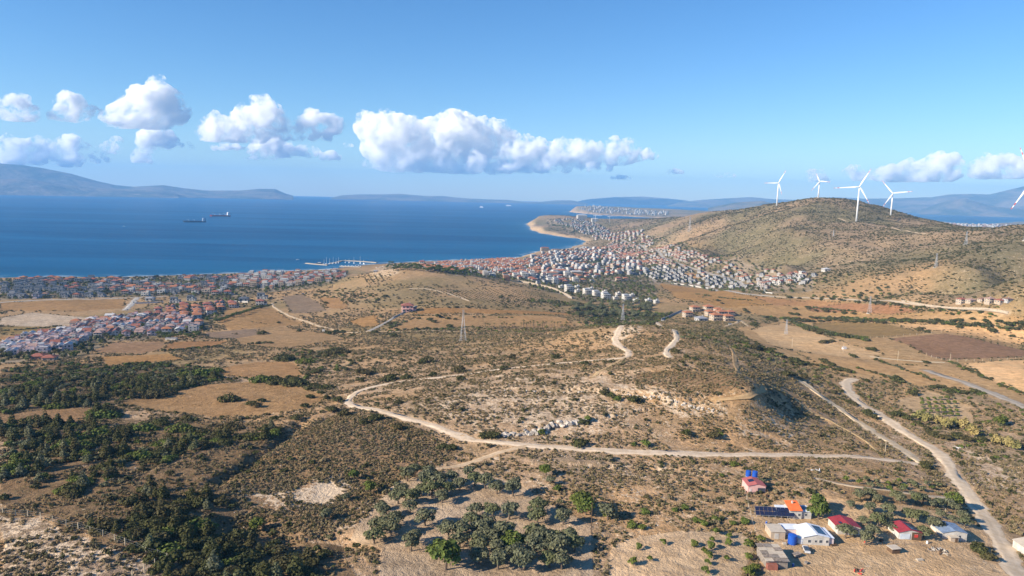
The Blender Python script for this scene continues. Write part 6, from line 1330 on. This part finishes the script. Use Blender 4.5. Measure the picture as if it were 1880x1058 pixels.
turbine(K8(1497, 648), K8(1520, 380), [K8(1410, 250), K8(1700, 358), K8(1437, 525)], 2290, 'white turbine on the right slope of the hill, second from right')
turbine(None, (1896, 330), [(1869, 384), (1872, 272), (1955, 335)], 1500, 'turbine beyond the right edge, only red tipped blades in view')

# ------------------------------------------------------------------ pylons and poles
def pylon(u, v, top_v, label, arms=True, wb=None):
    x, y, z = at(u, v); r = math.hypot(x, y); h = (v - top_v) / FPX * math.hypot(r, 200 - z) * 1.0; h = max(h, 8); t = thing('lattice_pylon', label, 'pylon', (x, y, z - .3), .3, 'lattice pylons'); wb = wb or h * .085; n_ = 7; wt = wb * .22; lw = .07 + .00007 * r
    def c4(f): w = wb + (wt - wb) * min(1, f / .8); return [Vector((sx_ * w, sy_ * w, h * f)) for sx_, sy_ in ((-1, -1), (1, -1), (1, 1), (-1, 1))]
    for k_ in range(4): MB().bar(c4(0)[k_], c4(.8)[k_], lw).bar(c4(.8)[k_], c4(1)[k_], lw).build('leg', METAL, t)
    br = MB()
    for s_ in range(n_):
        a, b_ = c4(s_ / n_), c4((s_ + 1) / n_)
        for k_ in range(4): br.bar(a[k_], b_[(k_ + 1) % 4], lw * .55); br.bar(b_[k_], b_[(k_ + 1) % 4], lw * .55)
    br.build('bracing', METAL, t)
    if arms:
        for f in (.8, .9, .98): MB().bar((-h * .11, 0, h * f), (h * .11, 0, h * f), lw * .9).build('cross_arm', METAL, t)
    MB().box(-wb * 1.25, wb * 1.25, -wb * 1.25, wb * 1.25, -1.2, .25).build('footing', CONC, t)
pylon(850, 626, 568, 'tall slender lattice mast before the straw field', False); pylon(1143, 590, 558, 'lattice pylon behind the bare crest of the hill'); pylon(1596, 575, 547, 'pylon between the red brown fields'); pylon(1443, 614, 588, 'pale pylon on the sandy field right of the villas')
pylon(1773, 450, 429, 'pylon on the right ridge of the hill'); pylon(1718, 491, 469, 'pylon halfway down the hill slope'); pylon(1530, 434, 423, 'small pylon on the slope below the turbines'); pylon(1266, 424, 399, 'pylon on the low saddle above the town'); pylon(1403, 538, 521, 'thin mast at the right end of town', False)
def pole(u, v, h, label, arm=True, lamp=False, m=None, name='utility_pole'):
    x, y, z = at(u, v); r = math.hypot(x, y); t = thing(name, label, 'pole' if not lamp else 'street lamp', (x, y, z), random.uniform(0, 3), 'utility poles' if not lamp else 'street lamps'); w = .12 + .00006 * r
    MB().bar((0, 0, -.5), (0, 0, h), w * 1.2, w2=w * .8, n=6).build('shaft', m or PC, t)
    if arm: MB().bar((-.9, 0, h - .5), (.9, 0, h - .5), w * .6).build('cross_arm', WOOD, t)
    if lamp: MB().bar((0, 0, h - .1), (1.4, 0, h + .1), w * .5).build('arm', METAL, t); MB().box(1.2, 2.0, -.2, .2, h, h + .16).build('lamp_head', METAL, t)
for u, v, h, s_ in [(1454, 637, 9, 'on the sandy field'), (1648, 662, 9, 'on the white track'), (1744, 664, 8, 'at the fence corner'), (1548, 646, 8, 'beside the white trough'), (622, 608, 8, 'where the pale track ends'), (96, 606, 9, 'beside the pale building lot'), (1607, 558, 9, 'left of the stone wall'), (1625, 830, 6, 'on the bank of the valley track'), (590, 640, 7, 'on the heath above the villas')]:
    pole(u, v, h, f'slim pale utility pole standing {s_}')
for u, v, s_ in [(210, 545, 'at the corner of the left shore quarter'), (271, 544, 'before the red roofed shore quarter'), (320, 545, 'between the red roofs and the orange estate'), (377, 520, 'in the middle of the red roofed quarter'), (365, 614, 'above the green trees below the villas')]: pole(u, v, 11, 'tall pale street lamp ' + s_, False, True, METAL, 'street_lamp')
# small white things and cars
def car(u, v, m, label, rot):
    x, y, z = at(u, v); t = thing('parked_car', label, 'car', (x, y, z), rot, 'parked cars')
    b_ = MB(); b_.box(-2.1, 2.1, -.85, .85, .35, .9); b_.build('body', m, t); c_ = MB(); c_.add([(-1.5, -.8, .9), (1.1, -.8, .9), (1.1, .8, .9), (-1.5, .8, .9), (-1.1, -.68, 1.45), (.5, -.68, 1.45), (.5, .68, 1.45), (-1.1, .68, 1.45)], [(0, 3, 2, 1), (4, 5, 6, 7), (0, 1, 5, 4), (1, 2, 6, 5), (2, 3, 7, 6), (3, 0, 4, 7)]); c_.build('cabin', GLASS, t)
    for sx_ in (-1.3, 1.3):
        for sy_ in (-.86, .86): MB().bar((sx_, sy_ - .1, .33), (sx_, sy_ + .1, .33), .33, n=10).build('wheel', DARKP, t)
for u, v, k_, s_, rr_ in [(556, 540, 1, 'blue car parked above the ploughed field', .3), (1238, 577, 2, 'dark car on the drive to the orange villas', 1.2), (152, 548, 0, 'white car before the left shore quarter', .1), (245, 556, 0, 'white car on the wide pale road', 1.4), (738, 578, 0, 'white car on the drive of the pink villa', .8), (1340, 596, 0, 'white car beside the orange roofed villas', .3), (1480, 1012, 0, 'small white car on the yard before the white house', 1.4)]: car(u, v, CARP[k_], s_, rr_)
x, y, z = at(1550, 641); t = thing('trough', 'small white roofed stand on the sandy field beside a pole', 'trough', (x, y, z), .2); MB().box(-2, 2, -1, 1, -.3, 1.1).build('body', WPAINT, t); MB().box(-2.3, 2.3, -1.3, 1.3, 1.9, 2.0).build('roof', WPAINT, t)
x, y, z = at(594, 609); t = thing('pump_house', 'tiny white hut at the end of the pale track', 'hut', (x, y, z)); MB().box(-1.4, 1.4, -1.2, 1.2, -.4, 2.2).build('wall', WHITE, t); MB().box(-1.6, 1.6, -1.4, 1.4, 2.2, 2.35).build('roof', CONC, t)
x, y, z = at(315, 625); t = thing('pump_house', 'long low white hut below the green trees of the villas', 'hut', (x, y, z)); MB().box(-6, 6, -1.6, 1.6, -.4, 2.6).build('wall', WHITE, t); MB().box(-6.3, 6.3, -1.9, 1.9, 2.6, 2.8).build('roof', GREYR, t)
# minaret
x, y, z = at(865, 494); t = thing('minaret', 'slim white minaret rising over the old town roofs', 'minaret', (x, y, z)); MB().bar((0, 0, -1), (0, 0, 20), 1.5, w2=1.3, n=12).build('shaft', WHITE, t); MB().bar((0, 0, 16.4), (0, 0, 17.4), 2.1, n=12).build('balcony', WHITE, t); MB().bar((0, 0, 20), (0, 0, 25), 1.4, w2=.1, n=12).build('spire', GREYR, t)
for u, v, s_, rt in [(1119, 410, 'right one of two tower cranes above the headland bay', -.1), (1093, 408, 'left one of two tower cranes above the headland bay', -.5)]:
    x, y, z = at(u, v); t = thing('tower_crane', s_, 'crane', (x, y, z), rt, 'tower cranes'); MB().bar((0, 0, -1), (0, 0, 46), 1.1).build('mast', METAL, t); MB().bar((-14, 0, 42), (46, 0, 43), .9).build('jib', METAL, t); MB().box(-14, -10, -1.2, 1.2, 38, 42).build('counterweight', CONC, t)

# ------------------------------------------------------------------ harbour and ships
def mole(pix, w, label, h=1.8):
    pl = dense([q0(a, b_) for a, b_ in pix], 5); o = pl[0]; m = MB(); T = np.gradient(pl, axis=0); T /= np.hypot(T[:, 0], T[:, 1])[:, None]; g = np.random.default_rng(9)
    vs = []
    for i, p in enumerate(pl - o):
        n_ = np.array([-T[i, 1], T[i, 0]]) * w * g.uniform(.9, 1.1)
        for k_, (f, z) in enumerate(((-1.0, -2), (-.55, h), (.55, h + g.uniform(-.1, .3)), (1.0, -2))): vs.append((p[0] + n_[0] * f, p[1] + n_[1] * f, z))
    fs = [(4 * i + k_, 4 * i + k_ + 1, 4 * i + 5 + k_, 4 * i + 4 + k_) for i in range(len(pl) - 1) for k_ in range(3)] + [(0, 1, 2, 3), tuple(4 * (len(pl) - 1) + k_ for k_ in (3, 2, 1, 0))]
    tag(m.add(vs, fs).build('breakwater', STONE, None, (o[0], o[1], 0)), label, 'breakwater')
mole([(562, 484), (582, 486), (602, 487.5)], 6, 'pale free standing left end of the harbour breakwater'); mole([(606, 484.5), (618, 482.5), (630, 479.5), (660, 480.5), (692, 483)], 6, 'long pale outer breakwater of the harbour'); mole([(624, 489.5), (642, 490.5), (662, 491.5)], 4, 'inner pier of the harbour with moored boats')
def boat(u, v, L, label, mast=0, rot=0.0, hull=WPAINT, name='motor_boat', cat='boat', grp='boats in the harbour'):
    x, y = q0(u, v); t = thing(name, label, cat, (x, y, 0), rot, grp); b_ = MB(); w = L * .16
    ring_ = [(-L / 2, -w * .8), (0, -w), (L * .3, -w * .7), (L / 2, 0), (L * .3, w * .7), (0, w), (-L / 2, w * .8)]; n_ = len(ring_)
    vs = [(a * .92, c_ * .75, -.5) for a, c_ in ring_] + [(a, c_, L * .10) for a, c_ in ring_]; b_.add(vs, [tuple(range(n_ - 1, -1, -1)), tuple(range(n_, 2 * n_))] + [(k_, (k_ + 1) % n_, n_ + (k_ + 1) % n_, n_ + k_) for k_ in range(n_)]); b_.build('hull', hull, t)
    MB().box(-L * .25, L * .15, -w * .55, w * .55, L * .10, L * .10 + 1.4).build('cabin', WPAINT, t)
    if mast: MB().bar((L * .08, 0, 1), (L * .08, 0, mast), .22, n=5).build('mast', WPAINT, t); MB().bar((L * .08, 0, 2.6), (-L * .35, 0, 2.6), .16).build('boom', WPAINT, t)
for i, (u, v, mh) in enumerate([(594.5, 486, 14), (599, 485.5, 20), (605, 485, 16), (611.5, 484.5, 19), (617, 484, 15), (621.5, 483.5, 17), (634, 483, 11), (641, 483, 13), (650, 484, 18), (661.5, 484, 21), (668, 485, 12)]): boat(u, v, 13, f'white sailboat moored at the breakwater, {ORD[i]} mast from the left' if i else 'white sailboat at the breakwater, leftmost mast', mh, 1.2 + .1 * i, name='sailing_boat', cat='sailboat', grp='sailboats in the harbour')
boat(587, 484, 20, 'dark blue hulled boat behind the left breakwater end', 0, .2, DARKP)
for i, u in enumerate(np.linspace(628, 662, 12)): boat(u, 489 + (i % 2) * .8, 8, f'small white motor boat at the inner pier, {ORD[i]} from the left', 0, 1.4)
boat(546.7, 477.5, 11, 'lone white motor boat left of the harbour', 0, .4, grp='boats at sea'); boat(227, 416, 12, 'tiny white boat in the open bay left', 0, .4, grp='boats at sea'); boat(1120, 398.5, 42, 'white yacht in the strait behind the headland', 0, .2, grp='boats at sea'); boat(755, 485, 14, 'white motor boat near the pine hill', 0, .4, grp='boats at sea')
def ship(u0, u1, v, label, hull, sup, cranes, col2):
    (xa, ya), (xb, yb) = q0(u0, v), q0(u1, v); L = math.hypot(xb - xa, yb - ya); t = thing('cargo_ship', label, 'ship', ((xa + xb) / 2, (ya + yb) / 2, 0), math.atan2(yb - ya, xb - xa), 'ships at sea'); w = L * .075; h = L * .055
    rg = [(-L / 2, 0), (-L * .42, -w), (L * .46, -w), (L / 2, -w * .7), (L / 2, w * .7), (L * .46, w), (-L * .42, w)]; n_ = len(rg)
    b_ = MB().add([(a * .96, c_ * .8, -2) for a, c_ in rg] + [(a, c_, h + (3.5 if k_ in (0, 1, 6) else 0)) for k_, (a, c_) in enumerate(rg)], [tuple(range(n_ - 1, -1, -1)), tuple(range(n_, 2 * n_))] + [(k_, (k_ + 1) % n_, n_ + (k_ + 1) % n_, n_ + k_) for k_ in range(n_)]); b_.build('hull', hull, t)
    MB().box(L * .34, L * .44, -w * .9, w * .9, h, h + L * .13).box(L * .36, L * .42, -w * 1.1, w * 1.1, h + L * .13, h + L * .15).build('superstructure', sup, t); MB().bar((L * .455, 0, h), (L * .455, 0, h + L * .15), 2.2, n=8).build('funnel', hull, t)
    MB().box(-L * .36, L * .30, -w * .8, w * .8, h, h + 2.4).build('hatch_covers', col2, t)
    for k_ in range(cranes):
        x = -L * .25 + k_ * L * .24; MB().bar((x, 0, h), (x, 0, h + L * .085), 1.4, n=6).bar((x, 0, h + L * .07), (x - L * .1, 0, h + L * .085), .8).build('deck_crane', sup, t)
ship(336, 378.5, 408.5, 'dark blue cargo ship with tall white bridge, the nearer of two', plain('dark_hull', (.035, .06, .10), .5), plain('grey_bridge', (.45, .50, .58), .5), 2, DARKP)
ship(385, 423.5, 397.7, 'red hulled cargo ship with white bridge, the farther of two', plain('red_hull', (.34, .05, .05), .5), WPAINT, 3, plain('red_deck', (.28, .07, .06)))
for u, v, L, s_ in [(933.5, 378.6, 105, 'white passenger ferry far out under the distant islands'), (884, 381.5, 60, 'faint small vessel left of the white ferry')]:
    x, y = q0(u, v); t = thing('ferry', s_, 'ship', (x, y, 0), .1, 'ships at sea'); b_ = MB(); b_.box(-L / 2, L / 2, -8, 8, -2, 8); b_.build('hull', WPAINT, t); MB().box(-L * .4, L * .35, -7, 7, 8, 17).box(-L * .3, L * .2, -6, 6, 17, 22).build('superstructure', WPAINT, t); MB().bar((-L * .2, 0, 22), (-L * .22, 0, 30), 3, n=8).build('funnel', RPAINT, t)

# ------------------------------------------------------------------ limestone outcrops
rk, nt, b = mat('limestone'); pos = N(nt, 'ShaderNodeNewGeometry').outputs['Position']; k1 = mixc(nt, mrange(nt, noise(nt, pos, .5, 5, .7), .38, .65), (.58, .52, .44), (.28, .235, .19)); nt.links.new(k1, b.inputs['Base Color']); bump(nt, b, noise(nt, pos, 1.2, 5, .7), .8, .4); LIME = rk
def rock_mesh(seed):
    bm = bmesh.new(); bmesh.ops.create_icosphere(bm, subdivisions=1, radius=1.0); g = np.random.default_rng(seed)
    for v in bm.verts:
        f = g.uniform(.72, 1.2); v.co *= f; v.co.z *= .85
        v.co.x = max(-.85, min(.85, v.co.x)); v.co.y = max(-.85, min(.85, v.co.y))
    me = bpy.data.meshes.new('rock'); bm.to_mesh(me); bm.free(); me.materials.append(LIME); return me
ROCKS = [rock_mesh(i) for i in range(7)]
def outcrop(pix, step, s0, s1, label, rows=1):
    seed_ = float(len(pix))
    p = dense(on([a[0] for a in pix], [a[1] for a in pix])[:, :2], step); z0 = zat(p[:, 0], p[:, 1]); g = np.random.default_rng(len(pix)); t = thing('rock_outcrop', label, 'rocks', (p[0, 0], p[0, 1], z0[0]))
    for i in range(len(p)):
        for k_ in range(rows):
            if g.uniform() < .08 + .3 * (vnoise(np.array([i * .23]), np.array([seed_]))[0] > .55): continue
            x, y = p[i, 0] + g.uniform(-.5, .5) * step, p[i, 1] + k_ * 1.7 + g.uniform(-.8, .8); o = obj('rock', ROCKS[g.integers(7)], t, None, (x - p[0, 0], y - p[0, 1], float(zat(x, y)) - z0[0] - .1)); s_ = g.uniform(s0, s1); o.scale = (s_ * g.uniform(.8, 1.5), s_ * g.uniform(.7, 1.1), s_ * g.uniform(.7, 1.25)); o.rotation_euler = (g.uniform(-.3, .3), g.uniform(-.3, .3), g.uniform(0, 6.28))
outcrop([(930, 801), (955, 799), (985, 796), (1010, 789), (1040, 781), (1073, 775)], 1.6, 1.1, 2.3, 'rugged white limestone outcrop above the chalky ridge track', 2)
outcrop([(1120, 722), (1135, 723), (1170, 729), (1222, 737), (1270, 748), (1322, 760)], 1.8, .5, 1.1, 'long white limestone ledge under the flat topped hill', 2)
outcrop([(905, 717), (950, 719), (980, 719), (1030, 720), (1090, 721)], 2.6, .5, 1.2, 'thin broken line of white stones crossing the heath')
outcrop([(690, 492), (705, 490), (722, 490)], 5, 1.2, 2.6, 'pale rocks beside the pines on the hill crest')
p = ring(170, 520, 7.5, 501); dn = fbm(p[:, 0], p[:, 1], 30, 3, 502); p = p[(dn > .05) & free(p, .5)]; instancer('loose_stones', np.column_stack([p, zat(p[:, 0], p[:, 1]) + .02]), rng.uniform(.12, .42, len(p)), ROCKS[:4])

# ------------------------------------------------------------------ clouds: heaps of puffs, each cloud a thing of its own
cm = bpy.data.materials.new('cloud'); cm.use_nodes = True; nt = cm.node_tree; nt.nodes.clear(); out = N(nt, 'ShaderNodeOutputMaterial')
pv = N(nt, 'ShaderNodeVolumePrincipled'); pv.inputs['Color'].default_value = (1, 1, 1, 1); pv.inputs['Anisotropy'].default_value = .0; pos = N(nt, 'ShaderNodeNewGeometry').outputs['Position']
nt.links.new(math_(nt, 'MULTIPLY', mrange(nt, math_(nt, 'ADD', math_(nt, 'MULTIPLY', noise(nt, pos, .0024, 4, .6, .4), .6), math_(nt, 'MULTIPLY', noise(nt, pos, .0085, 6, .72, .8), .4)), .475, .57), .015), pv.inputs['Density'])
cm.cycles.volume_step_rate = 1.0
nt.links.new(pv.outputs[0], out.inputs['Volume'])
bm = bmesh.new(); bmesh.ops.create_icosphere(bm, subdivisions=4, radius=1.0); UV = np.array([v.co[:] for v in bm.verts]); UF = np.array([[v.index for v in f.verts] for f in bm.faces]); bm.free()
def n3(P3, s, seed):
    x, y, z = P3[:, 0] / s, P3[:, 1] / s, P3[:, 2] / s; return (vnoise(x + z * .7, y - z * .4, seed) + vnoise(y + 3.1 * z, z - x * .5, seed + 1) + vnoise(z + x, x * .8 + y, seed + 2)) / 1.5 - 1
ICO = {}
for lv in (2, 3, 4):
    bm = bmesh.new(); bmesh.ops.create_icosphere(bm, subdivisions=lv, radius=1.0); ICO[lv] = (np.array([v.co[:] for v in bm.verts]), np.array([[v.index for v in f.verts] for f in bm.faces])); bm.free()
def puffs(g, bodies, zb, seed, name, m, kids=(7, 6), flat=.2, mpp_=12):
    """bodies: [(x, y, z, r)], each sprouting smaller heads on its upper side, those again smaller ones"""
    L = [(np.array(b_[:3]), b_[3], 0) for b_ in bodies]; allp = list(L); cur = L
    for gen, nk in enumerate(kids):
        nxt = []
        for c, r, _ in cur:
            for _ in range(nk):
                d = g.normal(size=3); d /= np.linalg.norm(d); d[2] = abs(d[2]) * .9 + (.05 if g.uniform() < .8 else -.3); d[1] = -abs(d[1]) if g.uniform() < .7 else d[1]
                d /= np.linalg.norm(d); rr_ = r * g.uniform(.34, .58); nxt.append((c + d * r * g.uniform(.78, .98), rr_, gen + 1))
        allp += nxt; cur = nxt
    Vs, Fs, b0 = [], [], 0
    for c, r, gen in allp:
        U, F = ICO[(3, 3, 2)[gen]]; P3 = U * r * np.array([1.12, 1.12, .92]) + c
        nd = n3(P3, r * .8, seed) * .22 + n3(P3, r * .35, seed + 5) * .12; P3 = P3 + U * (nd * r)[:, None]; P3[:, 2] = np.where(P3[:, 2] < zb, zb + (P3[:, 2] - zb) * flat, P3[:, 2])
        Vs.append(P3); Fs.append(F + b0); b0 += len(U)
    V = np.concatenate(Vs); o = V.mean(0); me = mesh_np(name, V - o, np.concatenate(Fs), True); me.materials.append(m); ob = obj(name, me, None, None, tuple(o)); md = ob.modifiers.new('merge', 'REMESH'); md.mode = 'VOXEL'; md.voxel_size = max(14.0, 2.2 * mpp_) ; return ob
def cloud(label, r, masses, seed, puff=1.0):
    """masses: (u, base v, width px, height px, _): heaps standing on one flat base"""
    g = np.random.default_rng(seed); mpp = r / FPX; bodies = []; vb_ = max(m_[1] for m_ in masses); zb = pr(masses[0][0], vb_, r)[2]
    for u, v, w, h, _ in masses:
        n_ = int(max(3, min(8, round(w / h * 2.6))))
        for i in range(n_):
            fx = (2 * (i + .5) / n_ - 1) * .8 + g.uniform(-.08, .08); hh_ = h * (1 - .62 * abs(fx) ** 1.7) * g.uniform(.8, 1.05); rr_ = hh_ * .44 * g.uniform(.85, 1.15)
            x, y, z = pr(u + fx * w / 2, v - max(hh_ * .50, rr_), r + g.uniform(-1, 1) * w * mpp * .15); bodies.append((x, y, z, rr_ * mpp * puff))
            if hh_ > 26: x, y, z = pr(u + fx * w / 2 * .9 + g.uniform(-2, 2), v - rr_ * .8, r + g.uniform(-1, 1) * w * mpp * .15); bodies.append((x, y, z, rr_ * mpp * 1.1))
    return tag(puffs(g, bodies, zb, seed, 'cloud', cm, mpp_=mpp), label, 'cloud')
cloud('tall bright cumulus tower, highest cloud left of centre', 14500, [(262, 236, 130, 60, 16), (285, 228, 75, 72, 20), (215, 236, 50, 28, 7), (325, 222, 40, 38, 6)], 11)
cloud('wide cumulus with two heads between tower and big cloud', 15500, [(430, 262, 150, 42, 14), (482, 250, 85, 68, 18), (405, 258, 60, 50, 9), (585, 245, 110, 42, 12), (560, 262, 130, 26, 7)], 12)
cloud('largest cloud, long white bank right of centre of the sea', 21000, [(770, 312, 210, 75, 20), (720, 300, 90, 88, 16), (850, 280, 150, 85, 24), (905, 285, 90, 70, 12), (960, 312, 180, 62, 16), (1060, 300, 150, 48, 14), (1130, 300, 120, 46, 10), (1075, 318, 150, 22, 10), (1000, 316, 200, 34, 8), (870, 317, 230, 46, 8), (700, 312, 110, 24, 6), (1170, 296, 80, 26, 5)], 13)
cloud('low broken cloud bank at the far left above the mountains', 21000, [(40, 300, 90, 42, 14), (125, 304, 80, 30, 12), (130, 282, 90, 30, 12), (200, 284, 60, 24, 7), (15, 275, 60, 26, 6), (70, 268, 50, 20, 4), (215, 262, 26, 12, 3), (180, 300, 60, 18, 3)], 14)
cloud('small ragged cloud under the tall tower', 20500, [(290, 272, 90, 34, 10), (262, 302, 44, 28, 5), (345, 275, 34, 14, 4), (275, 252, 60, 10, 3)], 15)
cloud('low long cloud strip under the two headed cloud', 20500, [(500, 288, 110, 34, 12), (420, 278, 80, 18, 6), (606, 296, 44, 20, 6), (555, 290, 80, 24, 6), (640, 272, 20, 12, 3), (470, 296, 60, 14, 3)], 16)
cloud('soft grey white cloud at the left edge', 15500, [(20, 222, 110, 42, 11)], 17)
cloud('pale ragged cloud left of the tall tower', 15500, [(128, 224, 90, 30, 8), (125, 200, 55, 30, 6), (175, 212, 26, 16, 3)], 18, 1.0)
cloud('small round cloud behind the hilltop turbine', 21500, [(1496, 336, 34, 24, 6), (1515, 337, 26, 12, 3)], 19, 1.1)
cloud('long white cloud behind the two right turbines', 21500, [(1660, 334, 150, 42, 16), (1720, 330, 90, 45, 10), (1566, 328, 44, 24, 5), (1600, 334, 90, 22, 6)], 20)
cloud('cloud at the right edge above the mountain', 21500, [(1840, 328, 130, 42, 14), (1800, 325, 40, 34, 5)], 21)
for i, (u, v, w, s_) in enumerate([(1330, 326, 60, 'thin grey cloud wisp left of the hill'), (1140, 330, 50, 'thin grey wisp under the big cloud'), (1240, 320, 40, 'small faint wisp right of the big cloud')]): cloud(s_, 22000, [(u, v, w, 8, 5)], 30 + i, 1.6)

pole(1085, 980, 11, 'thin dark wooden pole right of the olive grove', False, False, WOOD)

# yard clutter round the cottages
def clutter(u, v, kind, m, label, rot=0.0):
    x, y, z = at(u, v); t = thing(kind, label, kind.replace('_', ' '), (x, y, z), rot)
    if kind == 'barrel': MB().bar((0, 0, -.1), (0, 0, .95), .32, n=12).build('body', m, t); MB().bar((0, 0, .95), (0, 0, 1.0), .34, n=12).build('rim', METAL, t)
    elif kind == 'pallet_stack':
        for k_ in range(4): MB().box(-.6, .6, -.5, .5, .16 * k_, .16 * k_ + .11).build('pallet', m, t)
    elif kind == 'trailer': MB().box(-1.5, 1.5, -.8, .8, .5, 1.1).build('body', m, t); MB().bar((1.5, 0, .55), (2.6, 0, .45), .06).build('drawbar', METAL, t); [MB().bar((0, s_ * .85 - .1, .32), (0, s_ * .85 + .1, .32), .32, n=10).build('wheel', DARKP, t) for s_ in (-1, 1)]
    elif kind == 'log_pile':
        for k_ in range(7): MB().bar((-1.1, .28 * (k_ % 4) + .14 * (k_ > 3), .15 + .26 * (k_ > 3)), (1.1, .28 * (k_ % 4) + .14 * (k_ > 3), .15 + .26 * (k_ > 3)), .13, n=6).build('log', m, t)
for a in [(1407, 962, 'barrel', BLUEP, 'blue barrel left of the solar array'), (1440, 1000, 'pallet_stack', BEIGE, 'pallets before the beige shed'), (1532, 1003, 'log_pile', WOOD, 'log pile right of the long white house', .3), (1462, 1022, 'trailer', RUST, 'rusty trailer on the yard by the barn', .5), (1588, 996, 'barrel', RPAINT, 'red barrel before the first red roofed cottage'), (1618, 994, 'pallet_stack', WOOD, 'dark pallets between the two red roofed cottages', .4), (1702, 998, 'barrel', WPAINT, 'white barrel right of the half brown cottage'), (1410, 912, 'log_pile', WOOD, 'logs right of the pink cabin', 1.1), (1456, 1040, 'barrel', BLUEP, 'blue barrel right of the ramshackle barn'), (1690, 1030, 'log_pile', BEIGE, 'pale planks on the slope below the half brown cottage', .2), (1480, 1035, 'pallet_stack', RUST, 'rusty stack in the middle of the yard', .7)]: clutter(*a)
fence([(1560, 1004), (1580, 1002), (1600, 1001), (1620, 1000), (1640, 1000), (1660, 1001), (1690, 1003), (1710, 1004)], 'low wire fence below the red roofed cottages', 1.3, .08, WOOD)
fence([(1790, 1000), (1770, 975), (1750, 955), (1735, 940), (1722, 925)], 'wire fence between the compound and the dirt road', 1.5, .09, PC)
